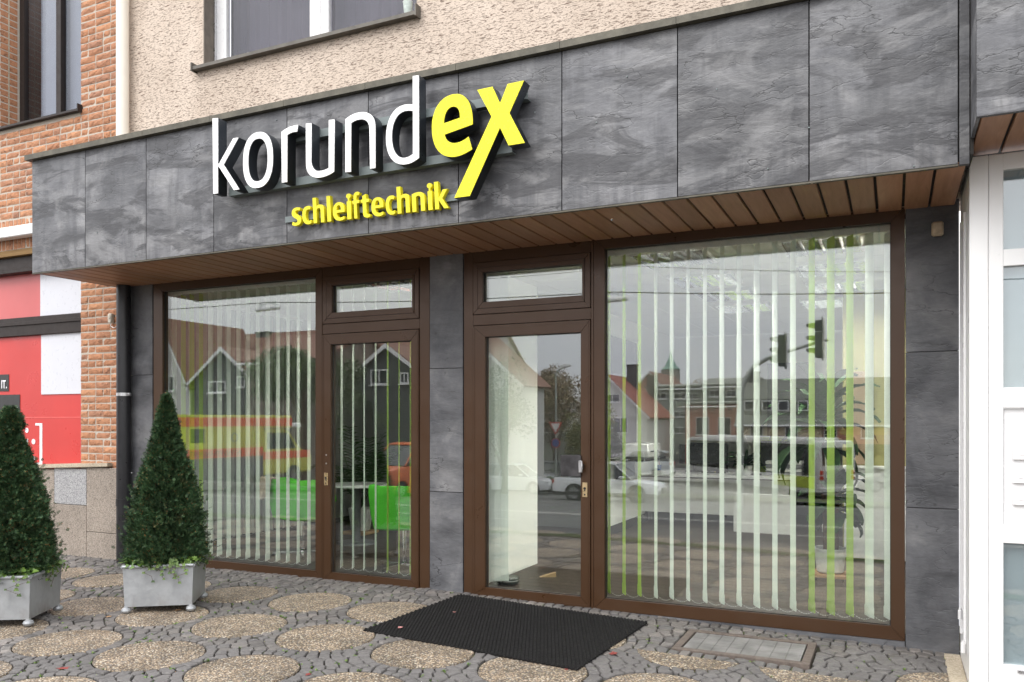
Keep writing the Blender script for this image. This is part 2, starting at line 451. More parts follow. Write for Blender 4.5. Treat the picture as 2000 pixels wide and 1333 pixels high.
def m_leaf(name, a, c2, rough=.45, trans=.0, scale=3):
    m, nt, b = newmat(name)
    g = nt.nodes.new('ShaderNodeNewGeometry')
    c = ramp(nt, g.outputs['Random Per Island'], [(0, a), (.55, tuple((x + y) / 2 for x, y in zip(a, c2))), (1, c2)])
    f = noise(nt, coords(nt), scale, 4)
    c = mix(nt, 1, c, ramp(nt, f, [(.3, .7), (.7, 1.3)]), 'MULTIPLY')
    nt.links.new(c, b.inputs['Base Color']); b.inputs['Roughness'].default_value = rough
    return m

SLATE = m_slate('weathered_slate', 1.05)
SLATE_PIER = m_slate('pier_slate', .85, False)
GLASS = m_glass('window_glass', .13, (.97, .995, .965))
GLASS_UP = m_glass('upper_window_glass', .045, (.8, .8, .83))
STUCCO = m_stucco()
BRICK = m_brick()
MORTAR = m_speckle('pale_mortar', [(0, (.42, .37, .31)), (1, (.56, .50, .43))], 200, .95, .4, .1)
GRANITE_W = m_speckle('warm_granite', [(0, (.10, .085, .07)), (.2, (.24, .2, .165)), (.6, (.33, .28, .235)), (1, (.42, .37, .32))], 150, .55, .1, .22)
GRANITE_G = m_speckle('grey_granite', [(0, (.10, .10, .105)), (.2, (.25, .25, .26)), (.6, (.36, .36, .37)), (1, (.5, .5, .5))], 150, .55, .1, .1)
SANDSTONE = m_speckle('pale_ledge_stone', [(0, (.35, .29, .21)), (1, (.58, .50, .39))], 120, .8, .3, .3)
CONCRETE = m_speckle('grey_concrete', [(0, (.17, .165, .16)), (1, (.28, .27, .26))], 140, .85, .3, .3)
ASPHALT = m_speckle('asphalt', [(0, (.04, .04, .042)), (1, (.085, .083, .082))], 90, .8, .3, .25)
PEBBLE = m_pebbles(); COBBLE = m_cobble()
SOIL = m_speckle('dark_joint_soil', [(0, (.02, .017, .012)), (.7, (.045, .037, .026)), (1, (.05, .06, .022))], 60, .95, .6, .3)
BROWN = plain('bronze_anodised_frame', (.062, .030, .0135), .34, .2, .06, 1.5)
GASKET = plain('black_rubber_gasket', (.012, .012, .012), .6)
CAP = plain('weathered_cap_metal', (.10, .092, .07), .55, .2, .3, 9, .3, 80)
SOFFIT = m_wood('brown_soffit_board', (.31, .155, .086), (.42, .225, .132), .5, axis=1)
DARK = plain('dark_core', (.02, .018, .016), .8)
L_WHITE = plain('white_acrylic', (.95, .95, .95), .25, 0, .01)
L_YELLOW = plain('yellow_acrylic', (.88, .81, .012), .25, 0, .02)
L_YELLOW2 = plain('yellow_foam', (.82, .72, .012), .4, 0, .03)
L_SIDE = plain('anthracite_letter_side', (.022, .026, .032), .35, .1, .05)
RAIL = plain('grey_green_rail', (.17, .20, .20), .5, .2, .08)
PIPE_B = plain('black_downpipe_paint', (.016, .016, .019), .35, .1, .2, 5)
PIPE_C = plain('cream_downpipe_paint', (.78, .73, .64), .4, 0, .05, 3)
WHITE = plain('white_paint', (.80, .80, .80), .35, 0, .02, 2)
WHITE2 = plain('white_pvc', (.78, .78, .79), .3, 0, .03, 4)
STEEL = plain('brushed_steel', (.55, .55, .56), .3, .9, .06)
CHROME = plain('chrome', (.75, .75, .77), .1, 1, .03)
BRASS = plain('brass_lock', (.62, .47, .27), .3, .8, .1)
GALV = None
def m_galv():
    m, nt, b = newmat('galvanised_steel')
    v = coords(nt)
    vo = nd(nt, 'ShaderNodeTexVoronoi', Scale=28); nt.links.new(v, vo.inputs['Vector'])
    sep = nt.nodes.new('ShaderNodeSeparateColor'); nt.links.new(vo.outputs['Color'], sep.inputs[0])
    f = noise(nt, v, 7, 6, .65, .6)
    c = mix(nt, .2, ramp(nt, f, [(.3, (.30, .315, .33)), (.7, (.40, .415, .43))]), ramp(nt, sep.outputs[0], [(0, .75), (1, 1.2)]), 'MULTIPLY')
    rust = noise(nt, coords(nt, (1, 1, .5)), 6, 6, .7)
    g = nt.nodes.new('ShaderNodeSeparateXYZ'); tc = nt.nodes.new('ShaderNodeTexCoord'); nt.links.new(tc.outputs['Object'], g.inputs[0])
    low = ramp(nt, g.outputs['Z'], [(.05, 1), (.17, 0)])
    c = mix(nt, math2(nt, 'MULTIPLY', ramp(nt, rust, [(.5, 0), (.7, .6)]), low), c, (.17, .13, .09))
    nt.links.new(c, b.inputs['Base Color']); b.inputs['Metallic'].default_value = .35
    nt.links.new(ramp(nt, f, [(.3, .38), (.7, .6)]), b.inputs['Roughness'])
    bump(nt, b, f, .12, .004)
    return m
GALV = m_galv()

# ================================================================ THE SHOP BUILDING
shop = empty('shop_building', (-3.6, 0, 0))
tag(shop, 'shop front with slate fascia, brown framed windows and beige stucco upper wall', 'building')
def under(o, p):      # keep world coordinates although the parent stands elsewhere
    o.parent = p; o.matrix_parent_inverse = Matrix.Translation(-Vector(p.location)) if p.parent is None else Matrix.Identity(4); return o
def PB(name, mat, parent, *a, **k):
    return under(B(name, mat, None, *a, **k), parent)
def PM(mb, name, mat, parent, **k):
    return under(mb.build(name, mat, None, **k), parent)

def noisy_slab(x0, x1, z0, z1, y_front, th, nx=10, nz=12, amp=.004, seed=0):
    """a slate slab whose face is riven: a fine grid front with chamfered rim"""
    mb = MB(); rows = []
    for k in range(nz + 1):
        r = []
        for i in range(nx + 1):
            x = x0 + (x1 - x0) * i / nx; z = z0 + (z1 - z0) * k / nz
            e = (i in (0, nx)) or (k in (0, nz))
            d = mnoise.noise(Vector((x * 2.2 + seed * 7.1, z * 4.0, seed))) * amp + mnoise.noise(Vector((x * 7 + seed, z * 11, 3))) * amp * .45
            r.append((x, y_front + (.003 if e else d), z))
        rows.append(r)
    mb.sheet(rows)
    back = [(x0, y_front + th, z0), (x1, y_front + th, z0), (x1, y_front + th, z1), (x0, y_front + th, z1)]
    n = len(mb.v); mb.v += back
    nc = nx + 1
    mb.f += [tuple([i for i in range(nc)][::-1]) + (n, n + 1), tuple(range(nz * nc, nz * nc + nc)) + (n + 2, n + 3),
             tuple([k * nc for k in range(nz + 1)]) + (n + 3, n), tuple([k * nc + nx for k in range(nz + 1)][::-1]) + (n + 1, n + 2), (n, n + 1, n + 2, n + 3)]
    return mb

# --- fascia: core, slate panels with open joints, metal cap, screws
FY = -1.03
FB = (fz(1888, 328.5, FY) + fz(62, 535, FY) + fz(560, 465, FY)) / 3; FT = (fz(1097, 97, FY) + fz(60, 311, FY) + fz(560, 222, FY)) / 3
FXS = [fx(p, FY) for p in (62, 166, 285, 417, 560, 719, 895, 1097, 1323, 1580, 1872)]
fascia = PB('fascia', DARK, shop, FXS[0] + .02, FXS[10] + .05, FY + .04, -.02, FB + .045, FT)
for i in range(10):
    p = noisy_slab(FXS[i] + .004, FXS[i + 1] - .004, FB, FT, FY, .032, seed=i + 1).build('slate_panel', SLATE, fascia, smooth=True)
PBc = B('end_panel', SLATE, fascia, FXS[0], FXS[0] + .018, FY + .036, -.03, FB, FT)
B('end_panel', SLATE, fascia, FXS[10] + .004, FXS[10] + .055, FY - .012, FY + .034, FB - .012, FT)
B('edge_trim', CAP, fascia, FXS[0], FXS[10], FY + .004, FY + .034, FB - .014, FB - .003)
capm = MB()
for i in range(10):
    a, b_ = FXS[i] + (.003 if i else -.05), FXS[i + 1]
    capm.prism([(FY - .045, FT + .004), (FY - .045, FT + .055), (-.012, FT + .085), (-.012, FT + .004)], a, b_ , 'x')
PM(capm, 'cap', CAP, fascia)
for o in (fascia.children): pass
screws = [(540, 235), (725, 392), (905, 188), (1045, 220), (1400, 175), (1165, 240), (700, 300), (880, 325), (475, 300), (190, 455), (265, 500), (1195, 430), (1500, 330), (1785, 325), (1225, 150), (1580, 250), (470, 470), (820, 395)]
for sx, sy in screws:
    x, z = FP(sx, sy, FY)
    mb = MB().cyl((x, FY + .004, z), (x, FY - .006, z), .006, .005, 10)
    mb.build('screw', RAIL, fascia, smooth=True)

# --- soffit boards
soffit = PB('soffit', DARK, shop, FXS[0] + .02, FXS[10] + .05, FY + .036, -.012, FB + .022, FB + .043)
n_b = 50; sw = (FXS[10] + .05 - (FXS[0] + .02)) / n_b
for i in range(n_b):
    a = FXS[0] + .02 + i * sw
    B('soffit_board', SOFFIT, soffit, a + .0085, a + sw - .0085, FY + .038, -.002, FB - .001, FB + .02, .004)

# --- piers
def pier(x0, x1, zs, y=-.0, depth=.3, label=None, top=3.08):
    core = PB('pier', CONCRETE, shop, x0 + .01, x1 - .01, y + .026, depth, -.15, top + .3)
    if label: core['label'] = label
    for i, (a, b_) in enumerate(zip(zs, zs[1:])):
        noisy_slab(x0 + .002, x1 - .002, a + .003, b_ - .003, y - .01, .034, 6, 10, .003, seed=x0 * 3 + i).build('slate_panel', SLATE_PIER, core, smooth=True)
    return core
pier(-7.80, -7.43, [-.12, .961, 2.059, 3.1])
pier(-3.868, -3.52, [-.1, .90, 2.027, 3.1])
pier(.076, .415, [-.2, .931, 2.038, 3.1])

# --- upper wall, with the opening for the window
UWX0, UWX1, UWZ = fx(398), fx(812) + .01, 5.345
wallm = MB()
for (a, b_, c, d) in [(-7.80, UWX0, FT + .05, 7.4), (UWX0, UWX1, FT + .05, UWZ), (UWX1, 3.4, FT + .05, 7.4), (UWX0, UWX1, 6.75, 7.4), (-7.98, -7.80, 3.08, 7.4), (-7.80, 3.4, 3.08, FT + .05)]:
    wallm.box(a, b_, .0, .3, c, d)
stw = PM(wallm, 'stucco_wall', STUCCO, shop)

def mitre_frame(x0, x1, z0, z1, w, y0, y1, bev=.004, wb=None, wt=None, prof=0):
    """four mitred rails as one mesh"""
    wb = w if wb is None else wb; wt = w if wt is None else wt
    g = .0006
    mb = MB()
    o = [(x0, z0), (x1, z0), (x1, z1), (x0, z1)]; i_ = [(x0 + w, z0 + wb), (x1 - w, z0 + wb), (x1 - w, z1 - wt), (x0 + w, z1 - wt)]
    for k in range(4):
        a, b_, c, d = o[k], o[(k + 1) % 4], i_[(k + 1) % 4], i_[k]
        e = Vector((b_[0] - a[0], 0, b_[1] - a[1])).normalized() * g
        a = (a[0] + e.x, a[1] + e.z); d = (d[0] + e.x, d[1] + e.z); b_ = (b_[0] - e.x, b_[1] - e.z); c = (c[0] - e.x, c[1] - e.z)
        mb.prism([a, b_, c, d], y0, y1)
    return mb

def pane_box(x0, x1, z0, z1, y, parent, name='pane', mat=None, th=.02):
    return MB().box(x0, x1, y, y + th, z0, z1).build(name, mat or GLASS, parent)
def gasket(x0, x1, z0, z1, y, parent):
    return mitre_frame(x0, x1, z0, z1, .007, y - .012, y + .001).build('gasket', GASKET, parent)

GB, GT = .065, 2.975       # glass bottom and top of the fixed windows
# left shop window (fixed)
def shop_window(x0, x1, gx0, gx1, label):
    f = PM(mitre_frame(x0, x1, -.03, 3.068, gx0 - x0, 0, .075, wb=GB + .03, wt=3.068 - GT), 'shop_window', BROWN, shop, bevel=.003)
    # right rail width differs: glazing bead
    f['label'] = label
    pane_box(gx0 - .006, gx1 + .006, GB - .006, GT + .006, .035, f)
    gasket(gx0 - .002, gx1 + .002, GB - .002, GT + .002, .034, f)
    return f
XA, XB = -7.425, -5.10
def frame_lr(x0, x1, gx0, gx1, z0, z1, gz0, gz1, y0, y1):
    mb = MB(); g = .0006
    o = [(x0, z0), (x1, z0), (x1, z1), (x0, z1)]; i_ = [(gx0, gz0), (gx1, gz0), (gx1, gz1), (gx0, gz1)]
    for k in range(4):
        a, b_, c, d = o[k], o[(k + 1) % 4], i_[(k + 1) % 4], i_[k]
        e = Vector((b_[0] - a[0], 0, b_[1] - a[1])).normalized() * g
        mb.prism([(a[0] + e.x, a[1] + e.z), (b_[0] - e.x, b_[1] - e.z), (c[0] - e.x, c[1] - e.z), (d[0] + e.x, d[1] + e.z)], y0, y1)
    return mb
w1 = PM(frame_lr(-7.425, -5.103, -7.285, -5.188, -.03, 3.068, .063, 2.972, 0, .08), 'shop_window', BROWN, shop, bevel=.003)
w1['label'] = 'large fixed pane left of the left door'
pane_box(-7.29, -5.183, .058, 2.977, .04, w1); gasket(-7.287, -5.186, .061, 2.974, .04, w1)
w2 = PM(frame_lr(-2.275, .073, -2.180, -.018, -.03, 3.078, .068, 2.982, 0, .08), 'shop_window', BROWN, shop, bevel=.003)
w2['label'] = 'large fixed pane right of the entrance door'
pane_box(-2.185, -.013, .063, 2.987, .04, w2); gasket(-2.182, -.016, .066, 2.984, .04, w2)

def door_unit(fx0, fx1, lx0, lx1, gx0, gx1, tl, hand):
    """outer frame, opening leaf with pane, transom light"""
    out = MB()
    out.box(fx0, lx0 - .003, 0, .08, -.035, 3.07, .003).box(lx1 + .003, fx1, 0, .08, -.035, 3.07, .003)
    out.box(lx0 - .003, lx1 + .003, .001, .079, 2.965, 3.07, .003)
    out.box(lx0 - .003, lx1 + .003, .001, .079, 2.402, 2.498, .003)
    out.box(lx0 - .003, lx1 + .003, .001, .079, -.035, -.024, .001)
    fr = PM(out, 'door_frame', BROWN, shop)
    leaf = PM(frame_lr(lx0, lx1, gx0, gx1, -.022, 2.396, .064, 2.296, -.012, .065), 'door_leaf', BROWN, shop, bevel=.003)
    mitre_frame(lx0 + .016, lx1 - .016, -.006, 2.380, .004, -.0145, -.0115).build('leaf_bead', BROWN, leaf)
    pane_box(gx0 - .005, gx1 + .005, .059, 2.301, .03, leaf); gasket(gx0 - .002, gx1 + .002, .062, 2.298, .03, leaf)
    tx0, tx1 = tl
    a, b_ = lx0 + .001, lx1 - .001
    tw = PM(frame_lr(a, b_, a + .048, b_ - .048, 2.502, 2.962, 2.55, 2.914, -.008, .06), 'transom_window', BROWN, shop, bevel=.003)
    frame_lr(a + .050, b_ - .050, tx0, tx1, 2.552, 2.912, 2.606, 2.873, -.013, .06).build('sash', BROWN, tw, bevel=.003)
    pane_box(tx0 - .005, tx1 + .005, 2.601, 2.878, .03, tw); gasket(tx0 - .002, tx1 + .002, 2.604, 2.875, .03, tw)
    return leaf
leafL = door_unit(-5.100, -3.872, -5.095, -3.984, -4.990, -4.068, (-4.976, -4.058), 0)
leafL['label'] = 'left glazed door leaf without handle'
leafR = door_unit(-3.515, -2.278, -3.417, -2.304, -3.292, -2.388, (-3.316, -2.376), 1)
leafR['label'] = 'entrance door leaf with grip and lock'
def lock(x, z, leaf):
    MB().box(x - .022, x + .022, -.019, -.011, z - .062, z + .062, .003).build('lock_plate', BRASS, leaf)
    MB().cyl((x, -.024, z + .012), (x, -.017, z + .012), .011, n=14).cyl((x, -.0232, z - .006), (x, -.0172, z - .006), .006, n=10).build('lock_cylinder', DARK, leaf)
    MB().cyl((x, -.021, z - .04), (x, -.018, z - .04), .007, n=10).build('lock_screw', DARK, leaf)
lock(fx(1143.5), fz(1143.5, 957), leafR)
lock(fx(638.5), fz(638.5, 936), leafL)
for z in (fz(639, 889), fz(639, 905.5)):
    MB().cyl((fx(639), -.016, z), (fx(639), -.010, z), .008, n=12).build('screw', STEEL, leafL)
hx, hz = fx(1139), fz(1139, 911)
MB().box(hx - .018, hx + .018, -.075, -.05, hz - .052, hz + .052, .006).build('door_grip', STEEL, leafR, smooth=True)
MB().box(hx - .006, hx + .014, -.052, -.010, hz - .02, hz + .02, .002).build('grip_bracket', DARK, leafR)
MB().box(fx(1095, -.03), fx(1134.5, -.03), -.032, -.016, fz(1115, 931, -.03), fz(1115, 889, -.03), .003).build('push_plate', plain('dark_zinc', (.05, .048, .05), .7, 0, .5, 9, spec=.2), leafR)

# concrete sill strip and dark skirting below the frames
PB('sill_strip', CONCRETE, shop, -3.50, -2.25, -.04, .1, -.16, -.036, .004)
PB('skirting', SLATE_PIER, shop, -2.25, .072, -.012, .1, -.25, -.032)
PB('skirting', SLATE_PIER, shop, -7.42, -3.87, -.006, .1, -.2, -.037)

# small beige sensor box on the right pier
sx, sz = FP(1831, 448, -.03)
sb = PM(MB().box(sx - .038, sx + .038, -.055, -.013, sz - .05, sz + .05, .012), 'sensor_box', plain('beige_plastic', (.52, .42, .29), .5, 0, .25, 20), shop, smooth=True)

# --- upper window
UY = .16
uw = PM(frame_lr(fx(421, UY), UWX1 - .03, fx(421, UY) + .12, UWX1 - .05, UWZ - .02, 6.75, UWZ + .03, 6.68, UY, UY + .07), 'upper_window', WHITE2, shop, bevel=.004)
uw['label'] = 'white framed window above the fascia'
xm0, xm1 = fx(606, UY), fx(642, UY)
MB().box(xm0, (xm0 + xm1) / 2 + .02, UY - .012, UY + .06, UWZ - .01, 6.7, .004).box((xm0 + xm1) / 2 + .022, xm1, UY - .006, UY + .06, UWZ - .01, 6.7, .004).build('mullion', WHITE2, uw)
MB().box(fx(421, UY) + .0, fx(421, UY) + .02, UY - .03, UY, UWZ, 6.7).build('roller_guide', STEEL, uw)
xg0 = fx(421, UY) + .10
MB().box(xg0 + .022, xg0 + .06, UY - .008, UY + .05, UWZ, 6.7, .003).build('inner_sash', WHITE2, uw)
pane_box(xg0, xm0 + .005, UWZ, 6.7, UY + .03, uw, mat=GLASS_UP); pane_box(xm1 - .005, UWX1 - .03, UWZ, 6.7, UY + .03, uw, mat=GLASS_UP)
PB('reveal', plain('grey_brown_reveal', (.14, .12, .10), .8, 0, .2, 10, .2), shop, UWX0 - .001, UWX0 + .012, -.003, UY, UWZ, 6.75)
PM(MB().prism([(-.075, UWZ - .055), (-.075, UWZ - .02), (UY, UWZ + .012), (UY, UWZ - .055)], UWX0 - .09, UWX1 + .03, 'x').box(UWX0 - .105, UWX0 - .09, -.085, .01, UWZ - .07, UWZ + .02).box(UWX1 + .03, UWX1 + .045, -.085, .01, UWZ - .07, UWZ + .04), 'window_sill', plain('dark_zinc_sill', (.115, .105, .09), .5, .3, .2, 9), shop)
CURTAIN = plain('mauve_curtain', (.13, .115, .135), .8, 0, .1, 2)
cm = MB(); gr = []
for i in range(61):
    x = xg0 - .1 + (UWX1 - xg0 + .1) * i / 60
    gr.append([(x, .42 + .018 * math.sin(i * 1.9) + .01 * math.sin(i * .7), UWZ - .02), (x, .42 + .018 * math.sin(i * 1.9 + .3), 6.8)])
cm.sheet(gr); PM(cm, 'curtain', CURTAIN, shop, smooth=True)
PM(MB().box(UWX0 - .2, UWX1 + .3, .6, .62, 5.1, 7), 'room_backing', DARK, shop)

# drinking cup left on the upstairs sill
cup = empty('plastic_cup', (fx(797, .02), .02, UWZ + .004))
tag(cup, 'small clear plastic cup left on the right end of the upstairs window sill', 'cup')
MB().lathe([(.0, 0), (.034, 0), (.036, .004), (.048, .12), (.045, .12), (.033, .008), (0, .008)], n=20).build('cup_body', plain('cloudy_plastic', (.55, .62, .58), .3, 0, .2, 30), cup, smooth=True)
MB().lathe([(.037, .03), (.0395, .055), (.0385, .055), (.036, .03)], n=20).build('cup_label', plain('green_print', (.25, .5, .3), .4), cup, smooth=True)
MB().lathe([(.049, .118), (.05, .124), (.0, .13), (0, .128)], n=20).build('cup_lid', WHITE2, cup, smooth=True)

# ================================================================ SIGNS
def curve_mesh(paths, extrude, bevel_off=0.0, res=10):
    """paths: list of closed contours; every contour is a list of (kind, pts)"""
    cu = bpy.data.curves.new('tmp', 'CURVE'); cu.dimensions = '2D'; cu.fill_mode = 'BOTH'
    cu.extrude = extrude; cu.offset = bevel_off
    for pts in paths:
        sp = cu.splines.new('POLY'); sp.points.add(len(pts) - 1)
        for q, p in zip(sp.points, pts): q.co = (p[0], p[1], 0, 1)
        sp.use_cyclic_u = True
    ob = bpy.data.objects.new('tmp', cu); COL.objects.link(ob)
    dg = bpy.context.evaluated_depsgraph_get(); dg.update()
    me = bpy.data.meshes.new_from_object(ob.evaluated_get(dg))
    bpy.data.objects.remove(ob); bpy.data.curves.remove(cu)
    return me
def path(s, n=9):
    """tiny path language: M x,y L x,y C x,y x,y x,y Z -> polylines"""
    out = []; cur = []; tok = s.replace('Z', ' Z ').split(); i = 0; cmd = None
    P = lambda t: tuple(float(a) for a in t.split(','))
    while i < len(tok):
        t = tok[i]
        if t in 'MLCZ':
            cmd = t; i += 1
            if t == 'Z': out.append(cur); cur = []
            continue
        if cmd in 'ML': cur.append(P(t)); i += 1
        else:
            p0 = cur[-1]; p1, p2, p3 = P(tok[i]), P(tok[i + 1]), P(tok[i + 2]); i += 3
            for k in range(1, n + 1):
                u = k / n; a = (1 - u) ** 3; b_ = 3 * u * (1 - u) ** 2; c = 3 * u * u * (1 - u); d = u ** 3
                cur.append((a * p0[0] + b_ * p1[0] + c * p2[0] + d * p3[0], a * p0[1] + b_ * p1[1] + c * p2[1] + d * p3[1]))
    res = []
    for c in out:
        q = []
        for p in c:
            if not q or (abs(p[0] - q[-1][0]) + abs(p[1] - q[-1][1])) > 1e-6: q.append(p)
        if abs(q[0][0] - q[-1][0]) + abs(q[0][1] - q[-1][1]) < 1e-6: q.pop()
        res.append(q)
    return res
def to_wall(me, y0):
    for v in me.vertices: v.co = Vector((v.co.x, y0 - v.co.z, v.co.y))
    me.update()
def letter(paths, y_front, depth, mface, mside, parent, name='letter'):
    body = curve_mesh(paths, (depth - .006) / 2); to_wall(body, y_front + .006 + (depth - .006) / 2); body.materials.clear(); body.materials.append(mside)
    o = under(link(name, body), parent)
    face = curve_mesh(paths, .004, -.0012); to_wall(face, y_front + .004); face.materials.clear(); face.materials.append(mface)
    link('letter_face', face, o)
    return o
sign = empty('letter_sign', (-4.0, -.92, 3.6))
tag(sign, 'large raised sign letters in white and yellow on the slate fascia reading korundex', 'sign')
SY = FY - .174
def conv(contours, ox, oy, s): return [[FP(ox + x / s, oy + y / s, SY) for x, y in c] for c in contours]
big = [
 (path('M 65,210 L 135,203 L 137,800 L 150,800 L 335,468 L 405,458 L 212,812 L 420,1135 L 345,1148 L 147,838 L 138,842 L 140,1188 L 75,1195 Z'), 405, 200, 6.667, 0),
 (path('M 962,385 C 1020,338 1090,302 1180,293 L 1170,385 C 1120,385 1080,400 1042,428 L 1040,1040 L 968,1050 Z'), 405, 200, 6.667, 0),
 (path('M 597,241.6 L 608.2,240.2 L 608,317 C 610,330 616,334.5 623,334 C 631,333.5 637,331 641.6,328.2 L 641.8,234.4 L 653.4,233.3 L 652.7,335.6 C 643,343 633,346.5 622,347.8 C 605,348 597,338 597.3,318 Z'), 0, 0, 1, 0),
 (path('M 297,565 C 360,510 430,475 520,478 C 610,485 655,550 655,660 L 657,1143 L 590,1152 L 583,700 C 583,610 555,570 490,567 C 440,570 400,590 370,610 L 367,1187 L 298,1195 Z'), 625, 140, 6.058, 0),
 (path('M 1095,52 L 1168,43 L 1173,1022 C 1100,1080 1050,1100 980,1103 C 850,1100 778,980 778,790 C 778,550 880,385 1050,385 L 1095,388 Z M 1097,467 C 1080,465 1060,465 1040,465 C 920,470 850,590 850,770 C 850,920 900,1018 985,1020 C 1030,1020 1065,1000 1097,975 Z'), 625, 140, 6.058, 0),
 (path('M 530,530 C 535,330 470,222 370,222 C 220,225 118,370 118,560 C 118,750 190,857 320,857 C 400,857 470,815 525,778 L 488,650 C 440,690 390,715 340,715 C 285,712 255,680 250,632 Z M 240,518 C 245,410 285,353 340,352 C 385,355 400,400 400,462 Z'), 820, 140, 5.125, 1),
 (path('M 572,183 L 727,150 L 802,315 L 878,123 L 1043,88 L 897,415 L 1053,715 L 887,742 L 802,565 L 500,1247 L 342,1268 L 715,452 Z'), 820, 140, 5.125, 1)]
oc = []
for L_, Rr, T_, Bo in ((463, 853, 388, 1118), (532, 783, 476, 1028)):
    a, b_ = fx(405 + L_ / 6.667, SY), fx(405 + Rr / 6.667, SY)
    zt, zb = fz(405 + 655 / 6.667, 200 + T_ / 6.667, SY), fz(405 + 655 / 6.667, 200 + Bo / 6.667, SY)
    ring_ = []
    for k in range(48):
        t = 2 * math.pi * k / 48; c_, s_ = math.cos(t), math.sin(t); e = 2 / 2.35
        ring_.append(((a + b_) / 2 + (b_ - a) / 2 * abs(c_) ** e * (1 if c_ >= 0 else -1), (zt + zb) / 2 + (zt - zb) / 2 * abs(s_) ** e * (1 if s_ >= 0 else -1)))
    oc.append(ring_)
names = ['k', 'r', 'u', 'n', 'd', 'e', 'x']
for (cs, ox, oy, s_, yel) in big:
    l_ = letter(conv(cs, ox, oy, s_), SY, .105, L_YELLOW if yel else L_WHITE, L_SIDE, sign)
letter(oc, SY, .105, L_WHITE, L_SIDE, sign)
# mounting rails and the stand-off brackets
ry = SY + .107
for (pa, pb) in (((447, 383), (1000, 298)), ((560, 270 - 0), (1030, 205))):
    xa, za = FP(pa[0], pa[1], ry); xb, zb = FP(pb[0], pb[1], ry)
    zc = (za + zb) / 2
    mb = MB().box(xa, xb, ry, ry + .012, zc + .0, zc + .065).box(xa, xb, ry + .013, FY - .002, zc + .0, zc + .008)
    PM(mb, 'mounting_rail', RAIL, sign)
sign2 = empty('letter_sign', (-3.9, -.92, 3.25))
tag(sign2, 'small raised yellow letters reading schleiftechnik below the big letter sign', 'sign')
G_ = dict(
 s='M 0,25 L 20,115 C 50,95 85,82 115,82 C 150,82 168,98 168,125 C 168,155 150,170 105,200 C 40,240 5,285 5,355 C 5,450 70,510 165,510 C 210,510 245,500 270,485 L 250,400 C 225,412 200,420 172,420 C 138,420 118,402 118,372 C 118,345 135,330 180,300 C 250,258 285,215 285,145 C 285,45 215,-10 120,-10 C 70,-10 30,0 0,25 Z',
 c='M 300,20 L 285,110 C 265,98 240,92 215,92 C 150,92 118,140 118,250 C 118,360 150,408 215,408 C 240,408 262,402 283,392 L 300,480 C 275,500 240,510 200,510 C 70,510 0,420 0,250 C 0,80 70,-10 200,-10 C 240,-10 275,0 300,20 Z',
 h='M 0,0 L 110,0 L 110,330 C 110,380 140,410 175,410 C 215,410 225,385 225,340 L 225,0 L 335,0 L 335,360 C 335,460 295,510 215,510 C 170,510 135,490 110,460 L 110,720 L 0,720 Z',
 n='M 0,0 L 110,0 L 110,380 C 125,400 145,410 170,410 C 212,410 225,385 225,340 L 225,0 L 335,0 L 335,350 C 335,455 280,512 185,512 C 110,512 50,495 0,468 Z',
 l='M 0,0 L 110,0 L 110,720 L 0,720 Z',
 e='M 345,215 L 115,215 C 118,125 155,82 215,82 C 255,82 290,95 315,112 L 335,30 C 305,5 260,-10 205,-10 C 70,-10 0,80 0,245 C 0,410 70,510 185,510 C 290,510 345,430 345,280 Z M 115,295 L 235,295 C 235,375 220,420 180,420 C 140,420 118,380 115,295 Z',
 i='M 0,0 L 115,0 L 115,500 L 80,500 L 80,572 C 110,585 125,610 125,640 C 125,680 97,708 58,708 C 19,708 -9,680 -9,640 C -9,610 6,585 35,572 L 35,500 L 0,500 Z',
 f='M 45,0 L 155,0 L 155,410 L 240,410 L 248,500 L 155,500 L 155,555 C 155,610 170,630 200,630 C 220,630 235,627 250,620 L 268,705 C 240,720 215,727 180,727 C 95,727 45,675 45,570 L 45,500 L 0,500 L 0,410 L 45,410 Z',
 t='M 45,120 C 45,35 85,-10 165,-10 C 200,-10 225,-5 245,5 L 235,88 C 222,84 210,82 195,82 C 165,82 155,95 155,135 L 155,410 L 235,410 L 243,500 L 155,500 L 155,640 L 45,595 L 45,500 L 0,500 L 0,410 L 45,410 Z',
 k='M 0,0 L 110,0 L 110,225 L 235,0 L 365,0 L 205,270 L 350,500 L 225,500 L 110,300 L 110,720 L 0,720 Z')
S2 = FY - .062
bz0, bz1 = fz(576, 441, S2), fz(852, 409.5, S2)
bxa, bxb = fx(576, S2), fx(852, S2)
word = [('s', 569.5, 588), ('c', 590.2, 607.5), ('h', 611.5, 633), ('l', 638.5, 646.2), ('e', 649.8, 673), ('i', 677.5, 685.8), ('f', 688.5, 703.5), ('t', 705.3, 722), ('e', 725, 749), ('c', 753, 770.8), ('h', 775.5, 800), ('n', 804.5, 829.5), ('i', 835.5, 844.3), ('k', 848.8, 876)]
for ch, pa, pb in word:
    cs = path(G_[ch], 6)
    xs = [p[0] for c in cs for p in c]; lo, hi = min(xs), max(xs)
    if ch == 'i': lo, hi = 0, 115
    xa, xb = fx(pa, S2), fx(pb, S2)
    base = bz0 + (bz1 - bz0) * ((xa + xb) / 2 - bxa) / (bxb - bxa)
    sz_ = .213 / 720
    tr = [[(xa + (p[0] - lo) / (hi - lo) * (xb - xa) - (p[1] - 250) * sz_ * .06, base + p[1] * sz_ + 0) for p in c] for c in cs]
    letter(tr, S2, .036, L_YELLOW2, L_YELLOW2, sign2)
xa, za = FP(557, 428, FY - .024); xb, zb = FP(897, 388, FY - .024)
PM(MB().box(xa, xb, FY - .024, FY - .002, (za + zb) / 2 - .022, (za + zb) / 2 + .028), 'mounting_rail', RAIL, sign2)

